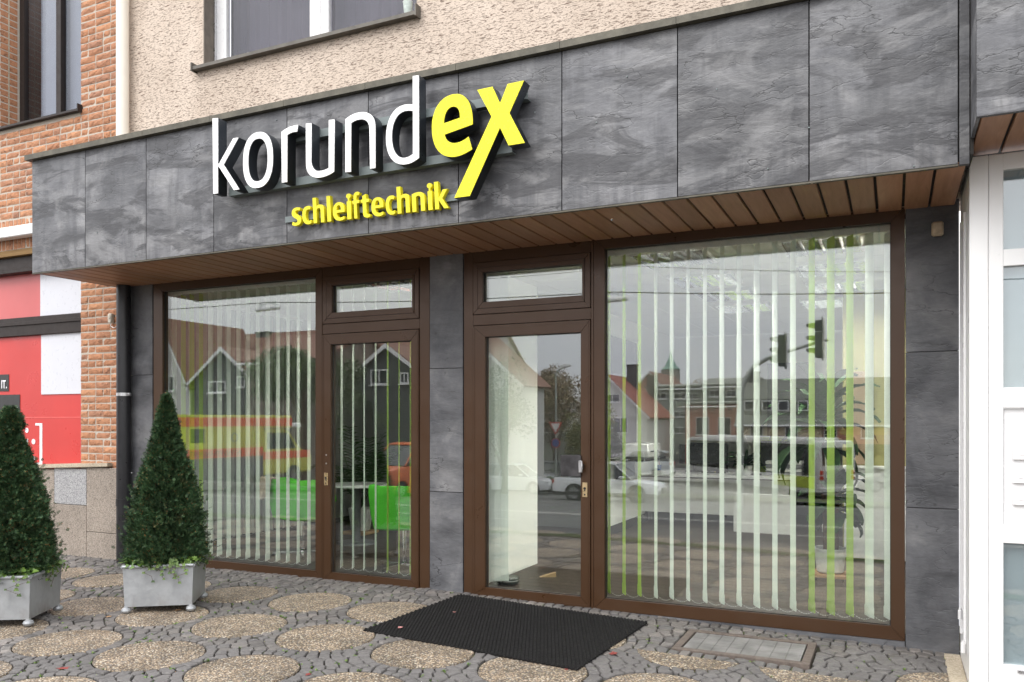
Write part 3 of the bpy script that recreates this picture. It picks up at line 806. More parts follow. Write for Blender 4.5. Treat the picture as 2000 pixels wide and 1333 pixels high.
# ================================================================ DOWNPIPE
dp = empty('downpipe', (-7.89, -.1, 0))
tag(dp, 'rain downpipe, cream above the fascia and black below, at the left end of the shop', 'pipe')
px_, py_ = fx(241.5, -.09), -.09
PM(MB().cyl((px_, py_, -.08), (px_, py_, 3.075), .075, n=28), 'pipe_lower', PIPE_B, dp, smooth=True)
PM(MB().cyl((fx(239.5, -.09), py_, FT + .02), (fx(239.5, -.09), py_, 7.4), .068, n=28), 'pipe_upper', PIPE_C, dp, smooth=True)
zb_ = fz(241, 771, -.09)
PM(MB().cyl((px_, py_, zb_ - .018), (px_, py_, zb_ + .018), .079, n=28).box(px_ + .076, px_ + .10, py_ - .012, py_ + .012, zb_ - .016, zb_ + .016, .003).cyl((px_ + .085, py_ - .03, zb_), (px_ + .085, py_ + .02, zb_), .008), 'pipe_bracket', STEEL, dp, smooth=True)
PM(MB().cyl((px_, py_, .6), (px_, py_, .68), .081, n=28), 'pipe_collar', PIPE_B, dp, smooth=True)
# ================================================================ BRICK BUILDING ON THE LEFT
bb = empty('brick_building', (-9.5, 0, 0))
tag(bb, 'orange brick building with granite plinth and red shop window on the left edge', 'building')
LX = -11.6; JX = -8.615; RX = -8.0
ZS0, ZS1 = 3.66, 4.03          # soldier course
ZL = 1.0
W_Y = .26
mw = MB()
WX0 = fx(40, W_Y) - .02        # upstairs window opening
mw.box(LX, RX + .015, .0075, .3, ZS0 + .0, 5.20).box(JX, RX + .015, .0075, .3, 5.20, 7.4).box(LX, WX0, .0075, .3, 5.20, 7.4)
mw.box(JX, RX + .015, .0075, .3, ZL - .05, ZS0)
PM(mw, 'mortar', MORTAR, bb)
def brick_variants(L_, n, depth=.1, h=.071):
    res = []
    for k in range(n):
        mb = MB(); nx, nz = (6, 3); rows = []
        for j in range(nz + 1):
            r = []
            for i in range(nx + 1):
                x = -L_ / 2 + L_ * i / nx; z = -h / 2 + h * j / nz
                e = (i in (0, nx)) or (j in (0, nz))
                d = mnoise.noise(Vector((x * 22 + k * 9, z * 34, k * 3.3))) * .0055
                jx = (random.uniform(-1, 1) * .0028) if e else 0; jz = (random.uniform(-1, 1) * .003) if e else 0
                r.append((x + jx, (.005 if e else -.001 + d), z + jz))
            rows.append(r)
        mb.sheet(rows); nc = nx + 1; n0 = len(mb.v)
        per = list(range(nc)) + [q * nc + nx for q in range(1, nz + 1)] + [nz * nc + i for i in range(nx - 1, -1, -1)] + [q * nc for q in range(nz - 1, 0, -1)]
        mb.v += [(mb.v[p][0], depth, mb.v[p][2]) for p in per]
        m = len(per)
        mb.f += [(per[a], per[(a + 1) % m], n0 + (a + 1) % m, n0 + a) for a in range(m)]
        res.append(mb.mesh('brick', BRICK))
    return res
STR, HDR, SOL = brick_variants(.235, 9, .1, .0665), brick_variants(.108, 6, .1, .0665), brick_variants(.36, 5, .1, .064)
bricks = []
def rowfill(x0, x1, z, flush_right=True):
    """one course from the right end to the left"""
    x = x1; first = True
    while x > x0 + .03:
        Lb = .108 if (random.random() < .3) else .235
        if first and random.random() < .5: Lb = .108
        first = False
        if x - Lb < x0 + .03:
            Lb = x - x0
            if Lb > .26: Lb = .235
        bricks.append((x - Lb / 2, z, Lb, 0)); x -= Lb + .014
z = ZL + .045; row = 0
while z < 3.64:
    rowfill(JX, RX, z); z += .083
z = ZS1 + .055
while z < 7.3:
    if z < 5.16: rowfill(LX, RX, z)
    else:
        rowfill(JX, RX, z); rowfill(LX, WX0, z)
    z += .083
xs = RX - .035
while xs > LX: bricks.append((xs, (ZS0 + ZS1) / 2, .36, 1)); xs -= .077
def vis(b):
    d, px, py = screen_area_rank(b[0], 0, b[1])
    infr = -40 < px < 2000 and -30 < py < 1333 and not (60 < px < 990 and b[1] < 4.24 and b[1] > 3.1 and px > 62 and not (px < 235 and py > 555))
    return (0 if infr else 1, d)
bricks.sort(key=vis)
mass = MB()
for i, (x, z, Lb, sol) in enumerate(bricks):
    if sol: me = random.choice(SOL); s = 1
    elif Lb > .2: me = random.choice(STR); s = Lb / .235
    else: me = random.choice(HDR); s = Lb / .108
    flip = random.random() < .5
    if i < 285:
        o = link('brick', me, None, (x + random.uniform(-.002, .002), random.uniform(-.0035, .0035), z + random.uniform(-.0025, .0025)))
        o.rotation_euler = (0, (R(90) if sol else 0) + (R(180) if flip else 0) + random.uniform(-.006, .006), 0); o.scale = (s, 1, 1)
        under(o, bb)
    else:
        M_ = Matrix.Translation((x, random.uniform(-.003, .003), z)) @ Matrix.Rotation((R(90) if sol else 0), 4, 'Y') @ Matrix.Diagonal((s, 1, 1, 1))
        mass.add([M_ @ v.co for v in me.vertices], [tuple(p.vertices) for p in me.polygons])
# inner faces of the window jamb
zz = 5.25
while zz < 7.3:
    for (ya, yb) in ((.018, .115), (.127, .235)):
        mass.box(WX0 - .1, WX0 + .003, ya, yb, zz - .035, zz + .035, .004)
    zz += .083
om = PM(mass, 'brickwork', BRICK, bb); om['kind'] = 'stuff'
PB('mortar', MORTAR, bb, WX0 - .09, WX0 - .002, .03, .3, 5.2, 7.4)
PB('expansion_joint', SANDSTONE, bb, WX0 - .004, WX0 + .006, .112, .128, 5.2, 7.4)
DBROWN = plain('dark_brown_metal', (.026, .019, .017), .5, 0, .12, spec=.3)
f1 = PM(frame_lr(WX0, JX + .02, WX0 + .09, JX - .02, 5.2, 7.3, 5.26, 7.2, W_Y, W_Y + .07), 'upper_window', DBROWN, bb, bevel=.004)
xm = fx(116, W_Y)
MB().box(xm - .045, xm + .045, W_Y - .015, W_Y + .06, 5.2, 7.25, .004).build('mullion', DBROWN, f1)
pane_box(WX0 + .08, xm - .03, 5.25, 7.25, W_Y + .03, f1, mat=GLASS_UP); pane_box(xm + .03, JX + .02, 5.25, 7.25, W_Y + .03, f1, mat=GLASS_UP)
BLIND = plain('pale_blue_roller_blind', (.42, .48, .52), .7, 0, .04)
PB('roller_blind', BLIND, bb, WX0 + .25, JX + .1, W_Y + .12, W_Y + .13, 5.22, 7.2)
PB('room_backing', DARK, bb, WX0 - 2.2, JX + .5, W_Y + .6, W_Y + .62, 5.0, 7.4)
PM(MB().prism([(-.05, 5.165), (-.05, 5.19), (W_Y, 5.225), (W_Y, 5.165)], LX + .6, JX + .015, 'x').box(JX + .015, JX + .03, -.06, .05, 5.15, 5.24), 'window_sill', DBROWN, bb)
# white conduit
PM(MB().box(LX, fx(66, -.12), -.125, -.004, fz(30, 462, -.12), fz(30, 441, -.12), .012), 'conduit_cover', WHITE, bb, smooth=True)
# lintel and shop window frame
PB('lintel_board', m_wood('ochre_lintel', (.18, .10, .03), (.28, .17, .06), .7), bb, LX, JX + .01, .0, .2, 3.585, ZS0 - .004)
PB('window_head', DBROWN, bb, LX, JX + .01, .06, .2, 3.40, 3.583, .005)
PB('window_head', DBROWN, bb, LX, JX + .01, .045, .2, 3.385, 3.435, .005)
RED = plain('red_film', (.55, .05, .045), .32, 0, .08, 1.2)
REDM = plain('red_film_faded', (.56, .125, .125), .32, 0, .12, .8)
WFILM = plain('white_film', (.62, .63, .68), .32, 0, .02)
RY = .16
zbar = fz(100, 633, RY)
zt_, zb_ = 3.40, .95
xw = fx(80, RY)
red = PB('red_shop_pane', RED, bb, LX, JX + .05, RY, RY + .02, zb_, zbar - .05)
red2 = PB('red_shop_pane', REDM, bb, LX, xw, RY, RY + .02, zbar + .05, 3.42)
red2['label'] = 'paler red upper pane'
PB('white_film_panel', WFILM, bb, xw + .004, JX + .05, RY - .012, RY + .02, zbar + .05, 3.42)
PB('white_film_panel', WFILM, bb, xw + .02, JX + .05, RY - .012, RY - .001, fz(82, 771, RY), zbar - .05)
bar = PB('window_crossbar', DBROWN, bb, LX, JX + .02, RY - .045, RY + .03, zbar - .13, zbar + .10, .006)
B('crossbar_lip', DBROWN, bar, LX, JX + .02, RY - .06, RY - .044, zbar + .0, zbar + .045, .004)
PB('film_seam', plain('red_seam', (.75, .16, .15), .4), bb, LX, JX + .05, RY - .004, RY - .001, fz(120, 815.5, RY) - .004, fz(120, 815.5, RY) + .004)
FILMW = plain('white_print', (.80, .80, .83), .35, 0, .02)
yb = RY - .003
def pr(x0, y0, x1, y1, mat=FILMW, name='printed_mark', dy=0):
    a, b_ = fx(x0, yb), fx(x1, yb)
    PB(name, mat, bb, a, b_, yb - .001 - dy, yb + .002 - dy, fz((x0 + x1) / 2, y1, yb), fz((x0 + x1) / 2, y0, yb))
pr(77.5, 827, 82.5, 908); pr(69, 827, 77.2, 831.5); pr(69, 904, 77.2, 909)
for (cx, cy, r_) in ((52.5, 841, 5), (65.5, 863, 5.4), (65.5, 896, 5), (38, 846, 3)):
    x, z = FP(cx, cy, yb); rr = r_ * 9.9 / FPX
    PM(MB().cyl((x, yb + .001, z), (x, yb - .002, z), rr, n=20), 'printed_mark', FILMW, bb)
pts = [FP(46, 863, yb), FP(55, 857, yb), FP(55, 897, yb), FP(49, 897, yb), FP(49, 868, yb)]
PM(MB().prism(pts, yb - .002, yb + .001), 'printed_mark', FILMW, bb)
LBL = plain('black_label', (.03, .03, .03), .4)
pr(-60, 733, 17.5, 765.5, LBL, 'black_label', .002); pr(-60, 772, 39, 805, LBL, 'black_label', .002)
def text_mesh(s, size, mat, extrude=.001, align='LEFT', sx=1.0, off=0):
    cu = bpy.data.curves.new('t', 'FONT'); cu.body = s; cu.size = size; cu.extrude = extrude; cu.align_x = align; cu.offset = off; cu.resolution_u = 4
    ob = bpy.data.objects.new('t', cu); COL.objects.link(ob)
    dg = bpy.context.evaluated_depsgraph_get(); dg.update()
    me = bpy.data.meshes.new_from_object(ob.evaluated_get(dg)); bpy.data.objects.remove(ob); bpy.data.curves.remove(cu)
    for v in me.vertices: v.co.x *= sx
    me.materials.clear(); me.materials.append(mat); return me
def wall_text(s, x, z, y, size, mat, parent, align='LEFT', sx=1.0, off=0, rz=0, extrude=.001):
    o = link('lettering', text_mesh(s, size, mat, extrude, align, sx, off), None, (x, y, z)); o.rotation_euler = (R(90), 0, rz)
    return under(o, parent) if parent and parent.parent is None and parent.type == 'EMPTY' else o
x, z = FP(14.5, 758.5, yb); wall_text('IT.', x, z, yb - .006, .145, FILMW, bb, 'RIGHT', .75, .003)
x, z = FP(36, 797, yb); wall_text('..', x, z, yb - .006, .10, FILMW, bb, 'RIGHT', .8, .003)
# ledge and plinth
lz0 = fz(228, 905, -.06); lz1 = fz(65, 908.5, -.06)
sl = (lz0 - lz1) / (RX - fx(65, -.06))
L0z = lz0 - sl * (RX - LX)
ledge = PM(MB().prism([(LX, L0z - .045), (RX - .07, lz0 - .045), (RX - .07, lz0), (LX, L0z)], -.075, .16), 'stone_ledge', SANDSTONE, bb, bevel=.006)
cols = [(-8.11, -8.55, [.50], 0), (fx(170, -.03), fx(107, -.03), [fz(140, 986, -.03)], 1), (fx(107, -.03), fx(60, -.03), [fz(80, 1052, -.03)], 2), (fx(60, -.03), fx(5, -.03), [.62], 3), (fx(5, -.03), -10.7, [.4], 4)]
cols[0] = (fx(229, -.03), fx(170, -.03), [fz(200, 1041, -.03)], 0)
for xb_, xa_, js, k in cols:
    if xa_ > xb_: xa_, xb_ = xb_, xa_
    zs = [-.25] + js + [lz0 - .05 - sl * (RX - (xa_ + xb_) / 2)]
    for j in range(len(zs) - 1):
        mat = GRANITE_G if (k == 1 and j == 1) or (k == 3 and j == 0) else GRANITE_W
        PB('granite_slab', mat, bb, xa_ + .003, xb_ - .003, -.04, .02, zs[j] + (.003 if j else 0), zs[j + 1] - .003, .004)
PB('plinth_core', MORTAR, bb, LX, RX, -.01, .3, -.3, L0z - .05)
# little junction box on the pier
x, z = FP(213, 622, -.05)
PM(MB().box(x - .028, x + .028, -.05, .0, z - .055, z + .055, .008).box(x - .018, x + .018, -.056, -.049, z - .01, z + .035, .003), 'junction_box', plain('ivory_plastic', (.55, .5, .42), .45, 0, .1), bb, smooth=True)
PM(MB().tube([(x, -.03, z - .055), (x + .01, -.035, z - .09), (x + .05, -.03, z - .11), (x + .09, -.03, z - .10)], .004), 'cable', WHITE2, bb)

# ================================================================ WHITE ENTRANCE ON THE RIGHT
we = empty('entrance_building', (1.0, -.7, 0))
tag(we, 'neighbouring white door front with letter boxes under a second slate fascia on the right', 'building')
EY = -.74
ex0 = fx(1893, EY); ex1 = 2.6
gx_ = fx(1960, EY)
zt = lambda py: fz(1990, py, EY)
rails = [(-.25, zt(1303)), (zt(1063), zt(1027)), (zt(797), zt(757)), (zt(518), zt(485)), (zt(328), 3.17)]
mb = MB().box(ex0, ex0 + (fx(1931, EY) - ex0) - .002, EY, EY + .12, -.3, 3.17, .004).box(fx(1931, EY), gx_, EY + .002, EY + .1, -.3, 3.17, .004)
for a, b_ in rails: mb.box(gx_ - .001, ex1, EY + .006, EY + .08, a, b_, .003)
mb.box(gx_ + .75, gx_ + .9, EY, EY + .1, -.3, 3.17, .004)
ef = PM(mb, 'door_front', WHITE, we)
FROST = plain('blue_grey_frosted_glass', (.50, .53, .54), .6, 0, .05, 2)
frost2 = m_glass('entrance_glass', .12, (.86, .90, .91))
for a, b_ in ((rails[0][1], rails[1][0]), (rails[2][1], rails[3][0]), (rails[3][1], rails[4][0])):
    MB().box(gx_, gx_ + .75, EY + .035, EY + .05, a - .01, b_ + .01).build('pane', frost2, ef)
    MB().box(gx_, gx_ + .75, EY + .065, EY + .07, a - .01, b_ + .01).build('net_curtain', FROST, ef)
mp = B('letterbox_panel', WHITE2, ef, gx_ + .004, gx_ + .74, EY + .03, EY + .06, rails[1][1] + .002, rails[2][0] - .002, .003)
for k, (a, b_) in enumerate(((899, 877), (945, 921), (988, 966))):
    z0_, z1_ = zt(a), zt(b_); xa = fx(1979, EY)
    # sub-parts: third level already used by the panel, so the flaps hang beside it
    MB().box(xa, xa + .28, EY + .010, EY + .029, z0_, z1_, .004).build('letterbox_flap', WHITE, ef)
    MB().box(xa + .03, xa + .2, EY + .0065, EY + .0095, z0_ + .03, z1_ - .03, .001).build('name_plate', WHITE2, ef)
MB().box(fx(1988, EY), fx(1988, EY) + .2, EY - .004, EY + .005, zt(1315), zt(1309), .002).build('kick_slot', STEEL, ef)
# the return wall with narrow side light
rx = ex0
rt = MB().box(rx, rx + .06, EY + .121, EY + .30, -.3, 3.17, .003).box(rx, rx + .06, -.10, -.02, -.3, 3.17, .003).box(rx, rx + .06, EY + .3, -.1, 2.85, 3.17, .003).box(rx, rx + .06, EY + .3, -.1, -.3, .12, .003)
rf = PM(rt, 'side_light_frame', WHITE, we)
PB('side_light_sash', WHITE2, we, rx - .012, rx + .02, EY + .28, EY + .315, .1, 2.9, .003)
PB('side_light_sash', WHITE2, we, rx - .012, rx + .02, -.16, -.115, .1, 2.9, .003)
PB('side_light_pane', plain('dark_side_glass', (.12, .12, .14), .08), we, rx + .02, rx + .03, EY + .3, -.1, .1, 2.86)
for yy, zz in ((EY + .2, .10), (-.3, .26)):
    PM(MB().cyl((rx - .02, yy, zz - .03), (rx - .02, yy, zz + .03), .014, n=10).cyl((rx - .02, yy, zz + .03), (rx - .02, yy, zz + .045), .008, n=8), 'hinge', WHITE2, we, smooth=True)
PB('stone_base', SANDSTONE, we, rx - .105, rx - .002, -.93, -.03, -.3, .015 - .09, .006)
# the second canopy
Y2 = -1.42; X2 = FXS[10] + .062
f2 = PB('fascia', DARK, we, X2 + .02, 3.2, Y2 + .045, -.1, 3.245, 6.2)
noisy_slab(X2, 1.28, 3.192, 4.62, Y2, .035, 10, 16, .005, seed=31).build('slate_panel', SLATE, f2, smooth=True)
noisy_slab(1.288, 2.2, 3.192, 4.62, Y2, .035, 8, 12, .005, seed=33).build('slate_panel', SLATE, f2, smooth=True)
noisy_slab(X2, 1.28, 4.628, 5.9, Y2, .035, 8, 12, .005, seed=35).build('slate_panel', SLATE, f2, smooth=True)
B('slate_return', SLATE, f2, X2, X2 + .018, Y2 + .037, FY - .014, 3.192, 5.9)
B('slate_return', DARK, f2, X2 - .002, X2 + .016, FY - .01, -.76, 3.10, 5.9)
for i in range(12):
    a = X2 + .02 + i * .167
    B('soffit_board', SOFFIT, f2, a + .008, a + .159, Y2 + .04, -.63, 3.205, 3.226, .004)
B('canopy_soffit_core', DARK, f2, X2 + .019, 2.4, Y2 + .046, -.6, 3.227, 3.234)

# ================================================================ GROUND
pave = None
def ground_sheet(name, mat, xs, ys, dz=0.0, fn=gz):
    mb = MB(); mb.sheet([[(x, y, fn(x, y) + dz) for x in xs] for y in ys])
    o = mb.build(name, mat, None, smooth=True); return tag(o, kind='structure')
XS = [-700, -300, -120, -60, -35, -24, -18, -14, -11, -9, -7, -5, -3.6, -2.5, -1.5, -.5, .5, 1.5, 2.4, 5, 10, 20, 40, 90, 250, 700]
pave = ground_sheet('pavement', SOIL, XS, [1, 0, -.5, -1, -2, -3, -4.35], -.022)
FINE = m_speckle('fine_paving', [(0, (.07, .06, .052)), (.5, (.13, .115, .10)), (1, (.17, .15, .13))], 22, .9, .6, .3)
def patch(name, mat, xs, ys, dz): 
    o = ground_sheet(name, mat, xs, ys, dz); return o
CX0, CX1, CY0, CY1 = -10.2, 2.4, -3.95, .02
patch('pavement_left', FINE, [-300, -60, -30, -18, -13, CX0], [-.0, -2, -4.3], -.004)
patch('pavement_right', FINE, [CX1, 6, 12, 40, 300], [-.6, -2, -4.3], -.004)
GRASS = m_leaf('grass_blades', (.035, .06, .012), (.09, .13, .03))
vm, nt, b_ = newmat('verge_turf')
vv = coords(nt); nt.links.new(ramp(nt, noise(nt, vv, 2.5, 7, .7), [(.35, (.05, .045, .02)), (.5, (.05, .075, .018)), (.7, (.085, .12, .03))]), b_.inputs['Base Color']); b_.inputs['Roughness'].default_value = .95
bump(nt, b_, noise(nt, vv, 40, 5), 1, .03)
TURF = vm
ground_sheet('grass_verge', TURF, XS, [-3.9, -4.1, -4.4, -4.75], .006)
ground_sheet('road', ASPHALT, XS, [-4.7, -5.2, -8, -12, -16, -20, -25, -32, -38, -60, -160, -700], -.03)
PAINT = plain('worn_road_paint', (.62, .60, .56), .7, 0, .2, 3)
mk = MB()
def line(x0, x1, y, w, dash=None):
    x = x0
    while x < x1:
        e = min(x1, x + (dash[0] if dash else 3))
        mk.add([(x, y - w / 2, gz(x, y - w / 2) - .024), (e, y - w / 2, gz(e, y - w / 2) - .024), (e, y + w / 2, gz(e, y + w / 2) - .024), (x, y + w / 2, gz(x, y + w / 2) - .024)], [(0, 1, 2, 3)])
        x = e + (dash[1] if dash else 0)
line(-40, 25, -5.35, .14)
line(-40, 25, -8.6, .12, (3, 4.5)); line(-40, 25, -12.2, .14); line(-40, 25, -12.6, .14); line(-40, 25, -16.5, .12, (2.5, 4)); line(-40, 25, -27.6, .14); line(-40, 25, -22, .12, (2.5, 4)); line(-60, 25, -40.6, .14)
mko = mk.build('road_markings', PAINT); tag(mko, kind='structure')
ground_sheet('grass_median', TURF, [-14, -10, -5, 0, 10, 30, 60], [-29.5, -31, -33.5], .12)
ground_sheet('far_pavement', CONCRETE, [-120, -60, -35, -18], [-21.8, -24, -26], .10)
ground_sheet('far_pavement', CONCRETE, [-60, -20, 0, 40, 120], [-47, -52, -62], .10)
PB_ = B('kerb', CONCRETE, None, -120, -18, -21.8, -21.6, -1.6, -1.33); tag(PB_, kind='structure')

# --- exposed aggregate discs in a square lattice
DR = .352
discs = []
for j in range(-1, 5):
    for i in range(-8, 9):
        cx, cy = -4.565 + .822 * i, -.84 - .835 * j + (.0)
        if j == -1: continue
        discs.append((cx, cy))
HX0, HX1, HY0, HY1 = -1.42, -.50, -.80, -.215     # cellar hatch
def free(x, y, m=0.0):
    if HX0 - m < x < HX1 + m and HY0 - m < y < HY1 + m: return False
    return True
mbd = MB(); prof = [(DR * .0, .002)] + [(DR * t, .002 - .003 * t ** 3) for t in (.3, .6, .85, .985)] + [(DR, -.012)]
mbd.lathe([(max(r_, .0005), z) for r_, z in prof], n=48)
me_d = mbd.mesh('aggregate_disc', PEBBLE, smooth=True)
shown = []
for cx, cy in discs:
    if not (CX0 < cx < CX1 + .2): continue
    row0 = cy > -.9
    if row0 and cx > -1.5:      # cut by the straight border before the hatch
        mb = MB(); pts = []
        for k in range(49):
            a = 2 * math.pi * k / 48; pts.append((cx + DR * math.cos(a), cy - .02 + DR * math.sin(a)))
        lim = -.93 if cx < -.2 else -.30
        pts = [(x, min(y, lim)) for x, y in pts[:-1]]
        pts = [p for p in pts if p[0] < .36]
        q = []
        for p in pts:
            if not q or (abs(p[0] - q[-1][0]) + abs(p[1] - q[-1][1])) > .004: q.append(p)
        if len(q) < 5: continue
        mb.prism(q, -.012, .004, 'z')
        o = mb.build('aggregate_disc', PEBBLE, pave)
        for v in o.data.vertices: v.co.z += gz(v.co.x, v.co.y)
        continue
    if row0 and cx < -7.75: pass
    o = link('aggregate_disc', me_d, pave, (cx, cy, gz(cx, cy)), random.uniform(0, 6))
    o.rotation_euler[0] = math.atan(.014); shown.append((cx, cy))
tagd = 1

# --- small cobbles: Voronoi cells ringing the discs
seeds = []; ghosts = []
P_ = .088
def ok(x, y, d):
    gx2, gy2 = int(x / .1), int(y / .1)
    for a in range(gx2 - 2, gx2 + 3):
        for b2 in range(gy2 - 2, gy2 + 3):
            for (u, v) in grid_.get((a, b2), ()):
                if (u - x) ** 2 + (v - y) ** 2 < d * d: return False
    return True
grid_ = {}
def put(x, y, ghost=False):
    grid_.setdefault((int(x / .1), int(y / .1)), []).append((x, y))
    (ghosts if ghost else seeds).append((x, y))
def inside(x, y, m=0): return CX0 - m < x < CX1 + m and CY0 - m < y < CY1 + m
def cutlim(cx, cy):
    return (-.93 if cx < -.2 else -.30) if (cy > -.9 and cx > -1.5) else 99
def isdisc(x, y, r=DR):
    for cx, cy in dset:
        if y > cutlim(cx, cy) + .03: continue
        if (x - cx) ** 2 + (y - cy) ** 2 < r * r: return True
    return False
dset = list(discs)
rnd = random.Random(5)
for cx, cy in dset:
    n = 31; a0 = rnd.random()
    for k in range(n):
        a = a0 + 2 * math.pi * k / n + rnd.uniform(-.012, .012)
        for s_, gh in ((-1, True), (1, False)):
            x, y = cx + (DR + s_ * .038) * math.cos(a), cy + (DR + s_ * .038) * math.sin(a)
            if y > cutlim(cx, cy) - .03: continue
            if gh: put(x, y, True)
            elif inside(x, y, .1) and free(x, y, .035) and (ok(x, y, .06) or True):
                cl = any((u - x) ** 2 + (v - y) ** 2 < .056 ** 2 for q in [(int(x / .1) + i, int(y / .1) + j) for i in (-1, 0, 1) for j in (-1, 0, 1)] for (u, v) in grid_.get(q, ()) )
                if not cl: put(x, y)
for cx, cy in dset:
    n = 37; a0 = rnd.random()
    for k in range(n):
        a = a0 + 2 * math.pi * k / n + rnd.uniform(-.01, .01); x, y = cx + (DR + .117) * math.cos(a), cy + (DR + .117) * math.sin(a)
        if inside(x, y) and free(x, y, .035) and not isdisc(x, y, DR + .03) and ok(x, y, .066): put(x, y)
# straight border rows along the hatch and the facade
def strip(x0, x1, y, d=.082):
    x = x0
    while x < x1:
        if ok(x, y, .07): put(x + rnd.uniform(-.006, .006), y + rnd.uniform(-.004, .004))
        x += d
strip(HX0 - .05, HX1 + .1, HY0 - .05); 
for k in range(7): 
    for xx in (HX0 - .05, HX1 + .05):
        y = HY0 + k * .092
        if ok(xx, y, .07): put(xx, y)
strip(CX0, .4, -.045)
for _ in range(60000):
    x, y = rnd.uniform(CX0, CX1), rnd.uniform(CY0, CY1)
    if not free(x, y, .04) or isdisc(x, y, DR + .03): continue
    if ok(x, y, .072): put(x, y)
# hatch rim ghosts
x = HX0
while x < HX1:
    put(x, HY0 + .04, True); put(x, HY1 - .04, True); x += .09
y = HY0
while y < HY1:
    put(HX0 + .04, y, True); put(HX1 - .04, y, True); y += .09
def cell(x, y):
    poly = [(x - .085, y - .085), (x + .085, y - .085), (x + .085, y + .085), (x - .085, y + .085)]
    gx2, gy2 = int(x / .1), int(y / .1)
    nb = [(u, v) for a in range(gx2 - 2, gx2 + 3) for b2 in range(gy2 - 2, gy2 + 3) for (u, v) in grid_.get((a, b2), ()) if (u, v) != (x, y) and (u - x) ** 2 + (v - y) ** 2 < .05]
    nb.sort(key=lambda p: (p[0] - x) ** 2 + (p[1] - y) ** 2)
    for u, v in nb:
        nx, ny = u - x, v - y; d = math.hypot(nx, ny)
        if d < 1e-6: continue
        nx /= d; ny /= d; lim = d / 2 - .0052
        out = []; m = len(poly)
        for i in range(m):
            p, q = poly[i], poly[(i + 1) % m]
            dp_, dq = (p[0] - x) * nx + (p[1] - y) * ny - lim, (q[0] - x) * nx + (q[1] - y) * ny - lim
            if dp_ <= 0: out.append(p)
            if (dp_ < 0) != (dq < 0) and abs(dp_ - dq) > 1e-12:
                t = dp_ / (dp_ - dq); out.append((p[0] + (q[0] - p[0]) * t, p[1] + (q[1] - p[1]) * t))
        poly = out
        if len(poly) < 3: return None
    q = []
    for p in poly:
        if not q or math.hypot(p[0] - q[-1][0], p[1] - q[-1][1]) > .007: q.append(p)
    if len(q) > 1 and math.hypot(q[0][0] - q[-1][0], q[0][1] - q[-1][1]) < .007: q.pop()
    return q if len(q) >= 3 else None
def cobble(mb, poly, x, y):
    cx = sum(p[0] for p in poly) / len(poly); cy = sum(p[1] for p in poly) / len(poly)
    h = rnd.uniform(-.004, .004); tx, ty = rnd.uniform(-.06, .06), rnd.uniform(-.06, .06)
    n = len(poly); vs_ = []
    for s_, dz in ((1, -.03), (1, -.006), (.86, .001)):
        for p in poly:
            jx = rnd.uniform(-.0015, .0015)
            X, Y = cx + (p[0] - cx) * s_ + jx, cy + (p[1] - cy) * s_ + jx
            vs_.append((X, Y, gz(X, Y) + dz + h + tx * (X - cx) + ty * (Y - cy) + (rnd.uniform(-.0012, .0012) if dz > 0 else 0)))
    vs_.append((cx, cy, gz(cx, cy) + .003 + h))
    fs = [(k * n + i, k * n + (i + 1) % n, (k + 1) * n + (i + 1) % n, (k + 1) * n + i) for k in (0, 1) for i in range(n)]
    fs += [(2 * n + i, 2 * n + (i + 1) % n, 3 * n) for i in range(n)]
    mb.add(vs_, fs)
cells = []
for (x, y) in seeds:
    if not (CX0 < x < CX1): continue
    p = cell(x, y)
    if p:
        d, sx_, sy_ = screen_area_rank(x, y, gz(x, y))
        cells.append(((0 if (0 < sx_ < 2000 and sy_ < 1333 and not (MATP(x, y) if False else False)) else 1), d, p, x, y))
cells.sort(key=lambda c: (c[0], c[1]))
cm = MB(); k = 0
def under_mat(x, y): return -3.5 < x < -1.8 and -1.45 < y < -.2
for (inv, d, p, x, y) in cells:
    if inv == 0 and k < 290 and not under_mat(x, y):
        m1 = MB(); cobble(m1, p, x, y); m1.build('cobble', COBBLE, pave); k += 1
    else: cobble(cm, p, x, y)
co = cm.build('cobbles', COBBLE, pave); co['kind'] = 'stuff'

# --- weeds and moss in the joints
wd = MB(); wr = random.Random(9)
cand = [c for c in cells if c[0] == 0 and not under_mat(c[3], c[4])]
for _ in range(330):
    c = wr.choice(cand); x, y = wr.choice(c[2])
    if x > -2 and wr.random() < .7: continue
    if y > -.4 and wr.random() < .7: continue
    z = gz(x, y) - .006; n_ = wr.randint(3, 9) if wr.random() < .3 else wr.randint(2, 4)
    for _k in range(n_):
        a = wr.uniform(0, 6.28); l_ = wr.uniform(.006, .02); w_ = l_ * .45; ox, oy = x + wr.uniform(-.014, .014), y + wr.uniform(-.014, .014); up = wr.uniform(.006, .017)
        ca, sa = math.cos(a), math.sin(a)
        wd.add([(ox, oy, z), (ox + ca * l_ * .5 - sa * w_, oy + sa * l_ * .5 + ca * w_, z + up), (ox + ca * l_, oy + sa * l_, z + up * .9), (ox + ca * l_ * .5 + sa * w_, oy + sa * l_ * .5 - ca * w_, z + up)], [(0, 1, 2, 3)])
WEED = m_leaf('weed_leaf', (.05, .11, .015), (.14, .22, .03))
tag(wd.build('joint_weeds', WEED), 'tiny green weeds and moss growing in the joints between the cobbles', 'weeds', kind='stuff')
ms = MB()
